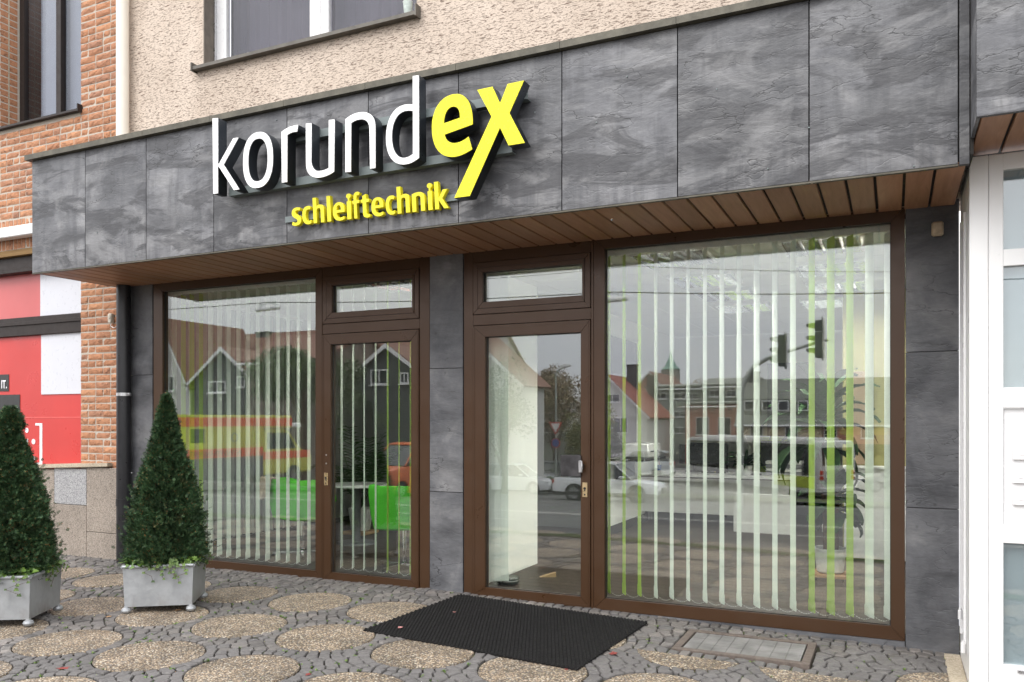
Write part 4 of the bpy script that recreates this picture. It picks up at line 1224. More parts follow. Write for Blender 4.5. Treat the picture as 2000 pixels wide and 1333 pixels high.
for _ in range(900):
    c = wr.choice(cand); q = c[2]; i = wr.randrange(len(q)); x0, y0 = q[i]; x1, y1 = q[(i + 1) % len(q)]
    patchy = mnoise.noise(Vector((c[3] * 1.6, c[4] * 1.6, 2)))
    if patchy < .02: continue
    cx, cy = c[3], c[4]; e = 1.035
    t0, t1 = wr.uniform(0, .4), wr.uniform(.6, 1)
    pa = (x0 + (x1 - x0) * t0, y0 + (y1 - y0) * t0); pb = (x0 + (x1 - x0) * t1, y0 + (y1 - y0) * t1)
    f_ = lambda p, s_: (cx + (p[0] - cx) * s_, cy + (p[1] - cy) * s_)
    a1, b1 = f_(pa, 1.0), f_(pb, 1.0); a2, b2 = f_(pa, 1.13), f_(pb, 1.13)
    Z = lambda p, d: (p[0], p[1], gz(*p) + d)
    ms.add([Z(a1, -.007), Z(b1, -.007), Z(b2, -.006), Z(a2, -.006)], [(0, 1, 2, 3)])
MOSS = plain('moss', (.06, .085, .02), .95, 0, .5, 30, .6, 200)
tag(ms.build('joint_moss', MOSS), 'dull green moss lining the joints between the cobbles', 'moss', kind='stuff')

# --- cellar hatch
hatch = empty('cellar_hatch', ((HX0 + HX1) / 2, (HY0 + HY1) / 2, gz(-.96, -.5)))
tag(hatch, 'rusty framed grey floor hatch set in the cobbles below the right shop window', 'hatch')
RUST = plain('rusty_brown_steel', (.125, .10, .085), .8, .1, .3, 25, .4, 120)
z = gz(-.96, -.5) + .004
hf = MB().box(HX0, HX1, HY0, HY0 + .055, z - .04, z + .004, .003).box(HX0, HX1, HY1 - .055, HY1, z - .04, z + .004, .003).box(HX0, HX0 + .055, HY0 + .056, HY1 - .056, z - .04, z + .004, .003).box(HX1 - .055, HX1, HY0 + .056, HY1 - .056, z - .04, z + .004, .003)
PM(hf, 'hatch_frame', RUST, hatch)
PLATE = plain('scuffed_grey_plate', (.17, .165, .16), .75, .0, .4, 5, .4, 90)
tw_, th_ = (HX1 - HX0 - .13) / 8, (HY1 - HY0 - .13) / 3
for i in range(8):
    for j in range(3):
        a, b2 = HX0 + .065 + i * tw_, HY0 + .065 + j * th_
        PM(MB().box(a + .0006, a + tw_ - .0006, b2 + .0006, b2 + th_ - .0006, z - .03, z - .002, .002), 'hatch_tile', PLATE, hatch)

# --- rubber mat
mat_o = empty('door_mat', (-2.66, -.85, gz(-2.66, -.85) + .002), R(-4.2))
tag(mat_o, 'black studded rubber mat lying on the cobbles in front of the entrance door', 'door mat')
RUB = plain('black_rubber', (.009, .0085, .0085), .8, 0, .3, 20, .2, 200, spec=.25)
bm_ = MB(); gy = .000
mwid, mdep = 1.745, 1.31
def edge(n, L_, amp=.006):
    return [(-L_ / 2 + L_ * i / n, amp * (1 if i % 2 else -1)) for i in range(n + 1)]
out = []
nx, ny = 98, 74
out += [(x, -mdep / 2 + d) for x, d in edge(nx, mwid)]
out += [(mwid / 2 + d, x) for x, d in edge(ny, mdep)][1:]
out += [(-x, mdep / 2 + d) for x, d in edge(nx, mwid)][1:]
out += [(-mwid / 2 + d, -x) for x, d in edge(ny, mdep)][1:-1]
bm_.prism(out, 0, .012, 'z'); bm_.build('mat_base', RUB, mat_o)
st = MB(); rows_ = 46; cols_ = 60; px2, py2 = mwid / cols_, mdep / rows_
for j in range(rows_):
    for i in range(cols_):
        x = -mwid / 2 + (i + .5 + (.25 if j % 2 else -.25)) * px2; y = -mdep / 2 + (j + .5) * py2
        h = .021 + random.uniform(-.001, .001)
        r0_, r1_ = .0125, .0085
        vs_ = [(x + r0_ * math.cos(a) * 1.05, y + r0_ * math.sin(a) * .8, .011) for a in (.5, 1.6, 2.6, 3.7, 4.7, 5.8)] + [(x + r1_ * math.cos(a) * 1.05, y + r1_ * math.sin(a) * .8, h) for a in (.5, 1.6, 2.6, 3.7, 4.7, 5.8)]
        st.add(vs_, [(k2, (k2 + 1) % 6, (k2 + 1) % 6 + 6, k2 + 6) for k2 in range(6)] + [tuple(range(6, 12))])
so = st.build('mat_studs', RUB, mat_o); so['kind'] = 'stuff'
mat_o.rotation_euler[0] = math.atan(.014); mat_o.rotation_euler[1] = math.atan(.018)

# --- fallen leaves and litter
RL = plain('dry_red_leaf', (.20, .035, .028), .7, 0, .3, 40); BL = plain('dry_tan_leaf', (.42, .25, .13), .7, 0, .3, 40); PK = plain('faded_pink_scrap', (.45, .20, .19), .7, 0, .2, 30)
def leaf(px, py, size, mat, label, h=.004, cat='leaf', name='fallen_leaf', square=False):
    z = 0
    for _ in range(4):
        u = (px - 1000) / FPX; t = (EYE - z) * FPX / (py - HORIZON); x, y = t * (-SN + u * CS), t * (CS + u * SN) - DIST; z = gz(x, y) + h
    mb = MB(); n = 9; a0 = random.uniform(0, 6)
    o = empty(name, (x, y, z), a0)
    if square: pts = [(-1, -.7), (1, -.8), (.9, .8), (-.9, .7)]
    else: pts = [(1.3 * math.cos(a) * (1 if k % 2 else .62), .9 * math.sin(a) * (1 if k % 2 else .62)) for k, a in enumerate([2 * math.pi * i / 10 for i in range(10)])]
    top = [(p[0] * size, p[1] * size, .002 + .25 * size * (p[0] * p[1] * .4 + .15 * abs(p[0]))) for p in pts]
    m = len(top); vs_ = top + [(a, b2, c - .0008) for a, b2, c in top]
    mb.add(vs_, [tuple(range(m)), tuple(range(2 * m - 1, m - 1, -1))] + [(i, (i + 1) % m, (i + 1) % m + m, i + m) for i in range(m)])
    bpy.data.objects.remove(o)
    o = mb.build(name, mat, None, loc=(x, y, z), rz=a0); tag(o, label, cat)
leaf(782, 1226, .022, PK, 'pink square paper scrap on the left part of the rubber mat', .027, 'paper scrap', 'paper_scrap', True)
leaf(887, 1196, .013, PK, 'tiny pink scrap near the back edge of the rubber mat', .027, 'paper scrap', 'paper_scrap', True)
leaf(1198, 1277, .035, RL, 'dark red leaf on the cobbles right of the rubber mat', cat='leaf')
leaf(123, 1306, .035, RL, 'dark red leaf on the cobbles near the bottom left corner')
leaf(206, 1294, .022, RL, 'small dark red leaf between the two bottom left discs')
leaf(212, 1205, .022, BL, 'small tan leaf on the cobbles left of the planter with the right yew')
leaf(347, 1192, .028, BL, 'tan leaf under the front edge of the right planter')
leaf(602, 1318, .022, RL, 'crimson leaf by the bottom edge in front of the mat')
leaf(1106, 1308, .014, RL, 'crimson leaf under the front right edge of the mat')
leaf(1483, 1106, .02, BL, 'brown crumb of leaf on the cobbles') if False else None
# ================================================================ PLANTERS, YEWS, IVY
def sprig_cloud(name, n, seed, prof, mat, needle=.0175, core=True):
    """cone of small yew sprigs; prof(h)->radius for h in 0..1; returns mesh"""
    rs = np.random.RandomState(seed)
    V = []; F = []; base = 0
    H = prof[-1][0]
    hs = np.array([p[0] for p in prof]); rr = np.array([p[1] for p in prof])
    # sample by surface area
    hh = rs.rand(n * 3) * H; rad = np.interp(hh, hs, rr)
    keep = rs.rand(n * 3) < (rad + .03) / rr.max(); hh = hh[keep][:n]; rad = rad[keep][:n]
    m = len(hh); th = rs.rand(m) * 2 * math.pi
    tuft = 1 + .11 * np.sin(th * 5 + hh * 19) * np.sin(hh * 27 + th * 3) + .09 * rs.randn(m)
    depth = np.where(rs.rand(m) < .72, 1 - .12 * rs.rand(m), .55 + .4 * rs.rand(m))
    rpos = rad * depth * tuft * np.where(rs.rand(m) < .045, 1.08 + .22 * rs.rand(m), 1)
    gap = np.sin(th * 2.0 + hh * 6.0 + seed) * np.sin(hh * 11.0 - th * 3.0)
    rpos = rpos * (1 - .10 * np.clip(gap - .35, 0, 1) / .65)
    P = np.stack([rpos * np.cos(th), rpos * np.sin(th), hh], 1)
    out = np.stack([np.cos(th), np.sin(th), .55 + .5 * rs.rand(m)], 1) + .55 * rs.randn(m, 3)
    out /= np.linalg.norm(out, axis=1)[:, None]
    rnd_ = rs.randn(m, 3); side = np.cross(out, rnd_); side /= np.linalg.norm(side, axis=1)[:, None]
    nrm = np.cross(side, out)
    L_ = .024 + .026 * rs.rand(m)
    NN = 5
    Vs = []; Fs = []
    for k in range(NN):
        t = (k + .2) / NN
        b0 = P + out * (L_ * t)[:, None]
        for s_ in (-1, 1):
            ln = needle * (1 - .35 * t) * (.8 + .4 * rs.rand(m))
            d = out * .55 + side * s_ * .85 + nrm * (.25 * rs.randn(m))[:, None]; d /= np.linalg.norm(d, axis=1)[:, None]
            w = np.cross(d, nrm); w /= np.linalg.norm(w, axis=1)[:, None]
            wd_ = .00175
            a = b0 - w * wd_; b = b0 + w * wd_; tip = b0 + d * ln[:, None]; c = b0 + d * (ln * .55)[:, None] + w * wd_ * 1.2; e = b0 + d * (ln * .55)[:, None] - w * wd_ * 1.2
            Vs.append(np.stack([a, b, c, tip, e], 1))
    # Vs: list of (m,5,3)
    A = np.concatenate(Vs, 0); q = len(A)
    V = A.reshape(-1, 3); idx = np.arange(q)[:, None] * 5
    Fq = np.concatenate([idx + np.array([0, 1, 2, 4]), ], 1)
    Ft = idx + np.array([4, 2, 3, 3])
    me = bpy.data.meshes.new(name)
    faces = np.concatenate([Fq, idx + np.array([4, 2, 3, 3])], 0)
    # tip quads are degenerate triangles: build loops by hand
    lt = np.concatenate([np.full(q, 4), np.full(q, 3)]); ls = np.concatenate([[0], np.cumsum(lt)[:-1]])
    loops = np.concatenate([Fq.ravel(), (idx + np.array([4, 2, 3])).ravel()])
    me.vertices.add(len(V)); me.vertices.foreach_set('co', V.astype(np.float32).ravel())
    me.loops.add(len(loops)); me.loops.foreach_set('vertex_index', loops.astype(np.int32))
    me.polygons.add(len(lt)); me.polygons.foreach_set('loop_start', ls.astype(np.int32))
    me.update(calc_edges=True); me.materials.append(mat)
    return me
ym, nt, b_ = newmat('yew_needles')
g_ = nt.nodes.new('ShaderNodeNewGeometry'); 
c_ = ramp(nt, g_.outputs['Random Per Island'], [(0, (.014, .036, .016)), (.5, (.030, .068, .028)), (.85, (.055, .108, .042)), (.975, (.09, .14, .05)), (.98, (.22, .11, .04)), (1, (.26, .12, .045))])
f_ = noise(nt, coords(nt), 8, 4)
c_ = mix(nt, 1, c_, ramp(nt, f_, [(.35, .6), (.65, 1.35)]), 'MULTIPLY'); br_ = math2(nt, 'MULTIPLY', ramp(nt, noise(nt, coords(nt), 9, 3), [(.62, 0), (.68, .5)]), ramp(nt, g_.outputs['Random Per Island'], [(.5, 0), (.7, 1)]))
c_ = mix(nt, br_, c_, (.24, .13, .06))
nt.links.new(c_, b_.inputs['Base Color']); b_.inputs['Roughness'].default_value = .6; b_.inputs['Specular IOR Level'].default_value = .3
YEW = ym
BARK = plain('brown_bark', (.10, .055, .035), .9, 0, .35, 30, .8, 60)
IVY = m_leaf('ivy_leaf', (.035, .08, .015), (.16, .26, .05), .4)
def ivy_leaf(mb, p, nrm, up, s_):
    p = Vector(p); n = Vector(nrm).normalized(); u = (Vector(up) - n * Vector(up).dot(n)); u = u.normalized() if u.length > 1e-5 else n.orthogonal().normalized(); w = n.cross(u)
    sh = [(0, 0), (.38, -.12), (.62, .18), (.34, .42), (.30, .62), (0, 1), (-.30, .62), (-.34, .42), (-.62, .18), (-.38, -.12)]
    mb.add([p + (w * a + u * b2) * s_ + n * (.12 * s_ * (abs(a))) for a, b2 in sh], [(0, 1, 2, 3), (0, 3, 4, 5), (0, 5, 6, 7), (0, 7, 8, 9)])
def planter(cx, cy, rot, prof, tip, seed, which):
    z0 = gz(cx, cy) + .0
    t = empty('planter', (cx, cy, z0), R(rot))
    tag(t, which[0], 'planter', 'square galvanised planters on ball feet')
    S = .262; H0, H1 = .055, .385
    mb = MB()
    w = .006
    mb.prism([(-S, -S), (S, -S), (S, S), (-S, S)], H0, H0 + .006, 'z')
    for k in range(4):
        M_ = Matrix.Rotation(k * math.pi / 2, 4, 'Z')
        mb.add([M_ @ Vector(v) for v in [(-S, -S, H0), (S, -S, H0), (S + .012, -S - .012, H1), (-S - .012, -S - .012, H1), (-S + w, -S + w, H0), (S - w, -S + w, H0), (S + .006, -S - .006, H1), (-S - .006, -S - .006, H1)]], [(0, 1, 2, 3), (4, 7, 6, 5), (3, 2, 6, 7), (0, 4, 5, 1)])
    mb.build('planter_box', GALV, t)
    rp = [(-S - .014, -S - .014), (S + .014, -S - .014), (S + .014, S + .014), (-S - .014, S + .014)]
    rm = MB()
    for k in range(4):
        a, b2 = rp[k], rp[(k + 1) % 4]; rm.cyl((a[0], a[1], H1), (b2[0], b2[1], H1), .014, n=10)
    rm.build('rolled_rim', GALV, t, smooth=True)
    for sx_, sy_ in ((-1, -1), (1, -1), (1, 1), (-1, 1)):
        MB().lathe([(.0005, -.002), (.02, .0), (.036, .012), (.04, .026), (.033, .042), (.018, .05), (.016, .06), (.0005, .06)], (sx_ * (S - .01), sy_ * (S - .01), 0), 18).build('foot', GALV, t, smooth=True)
    B('soil', SOIL, t, -S + .01, S - .01, -S + .01, S - .01, H1 - .09, H1 - .05)
    # yew
    y = empty('yew_topiary', (cx, cy, z0 + H1 - .06), R(rot + 40))
    tag(y, which[1], 'topiary', 'cone shaped yews in metal planters')
    me = sprig_cloud('crown', 22000, seed, prof, YEW)
    link('crown', me, y)
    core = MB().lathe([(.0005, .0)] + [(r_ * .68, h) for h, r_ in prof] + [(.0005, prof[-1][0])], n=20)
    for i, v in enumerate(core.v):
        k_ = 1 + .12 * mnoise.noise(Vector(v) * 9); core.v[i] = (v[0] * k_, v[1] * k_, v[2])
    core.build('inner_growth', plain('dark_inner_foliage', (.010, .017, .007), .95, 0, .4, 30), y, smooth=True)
    MB().tube([(0, 0, -.05), (.004, .002, .3), (0, 0, .8), (.0, 0, prof[-1][0] - .1)], [.022, .018, .01, .004]).build('trunk', BARK, y)
    # ivy
    iv = empty('ivy', (cx, cy, z0 + H1), R(rot))
    tag(iv, which[2], 'ivy', 'ivy spilling over the planter rims')
    rs = random.Random(seed); lm = MB(); sm = MB()
    for side in range(4):
        M_ = Matrix.Rotation(side * math.pi / 2, 4, 'Z')
        for _ in range(120):
            x = rs.uniform(-S, S); p = Vector((x, -S + rs.uniform(-.035, .10), rs.uniform(.0, .055)))
            n_ = Vector((rs.uniform(-.6, .6), rs.uniform(-1, .1), rs.uniform(.3, 1)))
            ivy_leaf(lm, M_ @ p, (M_ @ n_), M_ @ Vector((rs.uniform(-1, 1), rs.uniform(-1, .3), rs.uniform(-.4, .5))), rs.uniform(.022, .05))
        for _ in range(5 if side in which[3] else 1):
            x = rs.uniform(-S * .9, S * .95); y0 = -S - .02; ln = rs.uniform(.06, .16); pts = []
            for k in range(7):
                u = k / 6
                pts.append(M_ @ Vector((x + .05 * u * rs.choice((-1, 1)) + .01 * math.sin(k * 2), y0 - .02 - .02 * math.sin(u * 3), .02 - ln * u * u)))
            sm.tube(pts, .0016, 5)
            for k in range(1, 7):
                for s_ in (-1, 1):
                    if rs.random() < .8: ivy_leaf(lm, pts[k], M_ @ Vector((s_ * .3, -1, .3)), M_ @ Vector((s_, -.2, -.6)), rs.uniform(.014, .026))
    lm.build('ivy_leaves', IVY, iv); tag(sm.build('ivy_stems', BARK, iv), kind='stuff')
prof1 = [(0, .22), (.06, .285), (.15, .30), (.35, .275), (.6, .225), (.85, .165), (1.0, .125), (1.1, .098), (1.2, .078), (1.3, .055), (1.4, .028), (1.47, .006)]
planter(-5.625, -1.43, 35, prof1, 1.82, 3, ('galvanised square planter beside the left shop window, right of the two planters', 'dark green cone shaped yew in front of the left shop window beside the downpipe', 'bright green ivy hanging over the rim of the right planter', (0, 1)))
prof2 = [(0, .22), (.06, .28), (.15, .30), (.35, .28), (.6, .225), (.85, .165), (1.0, .12), (1.1, .09), (1.16, .055), (1.22, .085), (1.3, .06), (1.37, .015)]
planter(-6.425, -2.26, 31, prof2, 1.75, 8, ('galvanised square planter cut off by the left edge of the photo', 'dark green cone shaped yew at the left edge in front of the red shop window', 'bright green ivy hanging over the rim of the left planter', (0, 1)))

# ================================================================ INSIDE THE SHOP
CEIL = 3.0
IW = plain('matt_wall_white', (.78, .79, .76), .85, 0, .03, 1)
IG = plain('matt_wall_grey', (.36, .36, .37), .85, 0, .04, 1)
LIME = plain('lime_ochre_wall', (.34, .32, .14), .85, 0, .04, 1)
CEILM = plain('ceiling_board', (.55, .555, .53), .9, 0, .03, 1)
FLOORM = m_wood('dark_parquet', (.030, .022, .017), (.060, .042, .031), .45, axis=0)
def S_(name, mat, *a, **k): return tag(B(name, mat, None, *a, **k), kind='structure')
BY = 7.6
fl = S_('interior_floor', DARK, -7.8, .42, .1, BY, -.06, -.012)
random.seed(11)
x = -7.75; plank = []
for r_ in range(44):       # parquet boards near the glass are seen clearly
    y0 = .1
xw_ = .14; yrow = .1; n_pl = 0
pm = MB()
while yrow < 4.2:
    x = -7.75 - random.uniform(0, 1)
    while x < .42:
        x2 = x + 1.3
        a, b2 = max(x, -7.75), min(x2, .41)
        if b2 - a > .05:
            if n_pl < 150 and yrow < 2.6: B('floor_plank', FLOORM, fl, a + .001, b2 - .001, yrow + .001, yrow + xw_ - .001, -.011, 0, .0015); n_pl += 1
            else: pm.box(a + .001, b2 - .001, yrow + .001, yrow + xw_ - .001, -.011, 0)
        x = x2
    yrow += xw_
pm.box(-7.75, .41, 4.3, BY, -.011, 0)
o = pm.build('floor_planks', FLOORM, fl); o['kind'] = 'stuff'
ce = S_('interior_ceiling', DARK, -7.8, .42, .1, BY, CEIL + .02, CEIL + .05)
ti = MB()
nxc = 13; tw2 = 8.2 / nxc
for i in range(nxc):
    for j in range(12): ti.box(-7.79 + i * tw2 + .003, -7.79 + (i + 1) * tw2 - .003, .10 + j * .625 + .003, .10 + (j + 1) * .625 - .003, CEIL, CEIL + .018, .003)
o = ti.build('ceiling_tiles', CEILM, ce); o['kind'] = 'stuff'
wl = S_('interior_wall', IG, -7.82, -7.68, .1, BY, 0, CEIL); B('baseboard', DARK, wl, -7.679, -7.665, .1, BY, 0, .07)
S_('interior_wall', IW, .30, .42, .1, BY, 0, CEIL)
S_('interior_wall', IW, -3.62, -3.5, .30, 1.64, 0, CEIL)
wp = S_('interior_wall', IW, -3.62, -3.47, 3.72, BY, 0, CEIL); B('baseboard', DARK, wp, -3.469, -3.455, 3.72, BY, 0, .12)
B('notice_screen', plain('mauve_screen', (.13, .12, .16), .6), wp, -3.468, -3.44, 3.9, 5.2, 1.05, 2.7, .004)
S_('interior_wall', IG, -7.7, -3.62, 4.55, 4.65, 0, CEIL)
S_('interior_wall', IW, -3.5, .42, BY, BY + .1, 0, CEIL)
wr_ = S_('interior_wall', LIME, -.52, .30, 3.42, 3.55, 0, CEIL)
S_('interior_wall', IW, -.9, -.85, 5.6, BY, 0, CEIL)
cab = empty('side_cabinet', (-.1, 3.3, 0)); tag(cab, 'low white cabinet front below the lime coloured wall behind the tall house plant', 'cabinet')
PM(MB().box(-.50, .29, 3.29, 3.41, 0.03, 1.02, .004), 'cabinet_front', WHITE2, cab); PB('cabinet_top', WHITE2, cab, -.51, .295, 3.27, 3.415, 1.022, 1.05, .003)
PB('cupboard_door', m_wood('tan_door', (.34, .24, .16), (.42, .30, .2), .5, axis=2), cab, -.46, -.2, 3.40, 3.415, 1.06, 2.1, .003)
# dark door in the back wall
idr = empty('inner_door', (-1.6, BY, 0)); tag(idr, 'mauve grey inner door at the back of the right hand room', 'door')
dk = plain('mauve_door', (.20, .19, .24), .6)
PM(MB().box(-1.9, -1.15, BY - .04, BY - .002, 0, 2.5, .004), 'door_panel', dk, idr); PM(MB().cyl((-1.8, BY - .06, 1.05), (-1.8, BY - .04, 1.05), .02).box(-1.81, -1.68, BY - .075, BY - .06, 1.04, 1.06, .004), 'door_handle', STEEL, idr)

# --- vertical blinds
VW = plain('white_blind_fabric', (.84, .87, .845), .8, 0, .04, 30, .2, 300)
VG = plain('lime_blind_fabric', (.50, .62, .20), .8, 0, .05, 30, .2, 300)
for m_ in (VW, VG):      # the fabric lets daylight through
    nt = m_.node_tree; b_ = nt.nodes['Principled BSDF']; tl_ = nt.nodes.new('ShaderNodeBsdfTranslucent'); mx_ = nt.nodes.new('ShaderNodeMixShader'); mx_.inputs[0].default_value = .5
    tl_.inputs[0].default_value = (.95, .98, .95, 1) if m_ is VW else (.62, .78, .25, 1)
    nt.links.new(b_.outputs[0], mx_.inputs[1]); nt.links.new(tl_.outputs[0], mx_.inputs[2]); nt.links.new(mx_.outputs[0], nt.nodes['Material Output'].inputs[0])
def vane_mesh(mat, H_, w=.127):
    mb = MB(); grid = []
    for k in range(9):
        u = -1 + 2 * k / 8
        grid.append([(u * w / 2, .007 * (1 - u * u), z) for z in (.0, .02, .075, .085, H_)])
    for row in (0, 1):
        pass
    mb.sheet(grid)
    g2 = [[(p[0] * (1.07 if p[2] < .08 else 1), p[1] + .0012 + (.002 if p[2] < .08 else 0), p[2]) for p in r_] for r_ in grid]
    mb2 = MB(); mb2.sheet([[(p[0] * (1.07 if p[2] < .08 else 1), p[1] - (.002 if p[2] < .08 else 0), p[2]) for p in r_] for r_ in grid]); mb2.sheet(g2)
    n = 45
    for k in range(8):      # close bottom
        mb2.f.append((k * 5, (k + 1) * 5, n + (k + 1) * 5, n + k * 5))
    for j in range(4):
        mb2.f.append((j, j + 1, n + j + 1, n + j)); mb2.f.append((40 + j, 41 + j, n + 41 + j, n + 40 + j))
    return mb2.mesh('vane', mat, smooth=True)
VH = 2.86
vmW, vmG = vane_mesh(VW, VH), vane_mesh(VG, VH)
VY = .17
def blind(label, vanes, ang, xa, xb, y=VY, zb=.085, along='x', head=True, group='vertical blinds behind the glass'):
    t = empty('vertical_blind', ((xa + xb) / 2, y, zb))
    tag(t, label, 'blind', group)
    rr = random.Random(len(vanes) + int(xa * 10))
    ps = []
    for (x, yy, col) in vanes:
        o = under(link('vane', vmG if col == 'g' else vmW, None, (x, yy, zb + rr.uniform(-.002, .002)), R(90 - ang) + R(rr.uniform(-2.5, 2.5))), t)
        if col == 'g': o['label'] = 'lime green vane'
        ps.append((x, yy))
    PB('head_rail', WHITE2, t, xa - .02, xb + .02, y - .022 if along == 'x' else vanes[0][1] - .05, y + .022 if along == 'x' else vanes[-1][1] + .05, zb + VH + .004, zb + VH + .05 - .0, .003)
    for k in range(1):
        ch = MB()
        for a, b2 in zip(ps, ps[1:]):
            if math.hypot(a[0] - b2[0], a[1] - b2[1]) > .3: continue
            for off in (-1,):
                dx, dy = .063 * math.sin(R(ang)) * off, .063 * math.cos(R(ang)) * off
                pts = [(a[0] + dx + (b2[0] - a[0]) * u, a[1] + dy + (b2[1] - a[1]) * u, zb + .022 - .032 * math.sin(math.pi * u)) for u in [i / 8 for i in range(9)]]
                for p in range(8):
                    ch.tube([pts[p], tuple((pts[p][i] * .35 + pts[p + 1][i] * .65) for i in range(3))], .0018, 4)
        if ch.v: PM(ch, 'bead_chain', WHITE2, t)
    return t
LW = [(330, 'w'), (341, 'w'), (358.5, 'g'), (375, 'g'), (393, 'g'), (411, 'w'), (429, 'w'), (447, 'w'), (465.7, 'w'), (484.3, 'w'), (503.5, 'w'), (523, 'w'), (543, 'w'), (562.5, 'w'), (582.6, 'w'), (603.6, 'w')]
blind('vertical blind with three lime vanes near its left end, behind the large left pane', [(fx(p, VY), VY, c) for p, c in LW], -25, fx(325, VY), -5.2)
DW = [(667.5, 'w'), (690, 'w'), (711.8, 'w'), (734, 'w'), (757.6, 'g'), (780, 'g'), (802, 'g')]
blind('sparse vertical blind with four white and three lime vanes behind the left glazed door', [(fx(p, VY), VY, c) for p, c in DW], -30, -4.95, fx(803, VY))
RW = [(1190, 'g'), (1219, 'g'), (1249, 'g')] + [(p, 'w') for p in (1281, 1312, 1344, 1377, 1410, 1443.5, 1478, 1513.5, 1549)] + [(1585.5, 'g'), (1622.6, 'g'), (1660, 'g'), (1698, 'w'), (1736, 'w')]
blind('wide vertical blind with lime vanes at both sides, behind the large right pane', [(fx(p, VY), VY, c) for p, c in RW], -26.5, fx(1186, VY), fx(1740, VY))
blind('stack of white vanes drawn together at the left jamb of the entrance door', [(fx(954 + i * 5.2, VY), VY + .012 * i, 'w') for i in range(5)], 62, fx(951, VY), fx(976, VY) + .03)
SB = blind('white vertical blind hanging along the grey left side wall of the room', [(-7.58, .55 + .115 * i, 'w') for i in range(19)], -62, -7.60, -7.56, y=1.5, along='y')

TUBE, nt, b_ = newmat('added_fill_light'); b_.inputs['Emission Color'].default_value = (1, .97, .9, 1); b_.inputs['Emission Strength'].default_value = 170  # glow added inside the louvred fixtures to brighten the rooms
# --- ceiling lights with louvres
def ceiling_light(label):
    t = empty('ceiling_light', (0, 0, CEIL)); tag(t, label, 'ceiling light', 'louvred ceiling lights')
    w, l = .60, .60
    B('light_housing', WHITE2, t, -w / 2, w / 2, -l / 2, l / 2, -.004, -.001)
    MB().box(-w / 2 - .02, -w / 2, -l / 2 - .02, l / 2 + .02, -.03, -.0005).box(w / 2, w / 2 + .02, -l / 2 - .02, l / 2 + .02, -.03, -.0005).box(-w / 2, w / 2, -l / 2 - .02, -l / 2, -.03, -.0005).box(-w / 2, w / 2, l / 2, l / 2 + .02, -.03, -.0005).build('light_frame', WHITE2, t)
    lv = MB()
    for k in range(4):
        x = -w / 2 + w / 4 * (k + .5)
        lv.box(x - .062, x - .060, -l / 2, l / 2, -.046, -.005).box(x + .060, x + .062, -l / 2, l / 2, -.046, -.005)
        for j in range(12):
            y = -l / 2 + l / 12 * (j + .5); lv.prism([(y - .006, -.017), (y + .006, -.017), (y + .001, -.046), (y - .001, -.046)], x - .06, x + .06, 'x')
    lo = lv.build('louvre', CHROME, t)
    for k in range(4):
        MB().cyl((-w / 2 + w / 4 * (k + .5), -l / 2 + .01, -.0105), (-w / 2 + w / 4 * (k + .5), l / 2 - .01, -.0105), 0.008, n=8).build('fill_light_tube', TUBE, t)  # added glowing tubes, one per louvre row, lighting the interior
    return t
c0 = ceiling_light('louvred ceiling light nearest the right pane, left row')
spots = [(-1.75, .62), (-1.73, 1.85), (-1.71, 2.95), (-1.70, 4.1), (-.52, .62), (-.52, 1.72), (-.52, 2.85), (-.7, 4.1), (-4.66, .80)]
lab = ['louvred ceiling light nearest the right pane, left row', 'second louvred ceiling light from the right pane, left row', 'third louvred ceiling light from the right pane, left row', 'farthest louvred ceiling light of the left row behind the right pane', 'louvred ceiling light nearest the right pane, right row above the tall plant', 'second louvred ceiling light from the right pane, right row', 'third louvred ceiling light from the right pane, right row', 'farthest louvred ceiling light of the right row', 'louvred ceiling light above the right green chair']
for k, (x, y) in enumerate(spots):
    o = c0 if k == 0 else copy_tree(c0); o.location = (x, y, CEIL); o['label'] = lab[k]

# --- green tub chairs
GREEN = plain('bright_green_upholstery', (.10, .58, .04), .75, 0, .05, 20, .2, 300)
def tub_chair(label, x, y, rz):
    t = empty('tub_chair', (x, y, 0), rz); tag(t, label, 'chair', 'green tub chairs on chrome star feet')
    mb = MB(); rows = []
    for (s_, z, th_) in ((.70, .42, 0), (.86, .44, 0), (.95, .60, 0), (1.0, .78, 0), (1.0, .87, 0), (.97, .885, 0), (.86, .875, 0), (.84, .74, 0), (.80, .60, 0), (.72, .565, 0), (.01, .56, 0)):
        r_ = []
        for k in range(33):
            a = 2 * math.pi * k / 32; e = 2 / 5.0
            c_, s2 = math.cos(a), math.sin(a)
            X = .34 * s_ * abs(c_) ** e * (1 if c_ >= 0 else -1); Y = .31 * s_ * abs(s2) ** e * (1 if s2 >= 0 else -1)
            zz = z
            if Y > .12 and z > .6: zz = .6 + (z - .6) * max(.12, 1 - (Y - .12) * 5.2)      # open front
            r_.append((X, Y, zz))
        rows.append(r_)
    mb.sheet(rows); mb.f.append(tuple(range(32)))
    mb.build('tub_shell', GREEN, t, smooth=True)
    MB().lathe([(.0005, .43), (.09, .425), (.09, .415), (.028, .41), (.026, .07), (.04, .06), (.04, .045), (.0005, .045)], n=16).build('column', CHROME, t, smooth=True)
    for k in range(4):
        a = math.pi / 4 + k * math.pi / 2 + .3
        MB().prism([(.02, -.02), (.33, -.012), (.33, .012), (.02, .02)], .03, .05, 'z', m=Matrix.Rotation(a, 4, 'Z')).build('foot_arm', CHROME, t, bevel=.004)
        g = MB().cyl((.32 * math.cos(a), .32 * math.sin(a), 0), (.32 * math.cos(a), .32 * math.sin(a), .03), .016).build('glide', DARK, t)
    return t
tub_chair('bright green tub chair with a pale scarf over it, behind the large left pane', -6.18, 1.0, R(-20))
tub_chair('bright green tub chair behind the left glazed door', -4.66, .80, R(20))
sc = MB(); gr = []
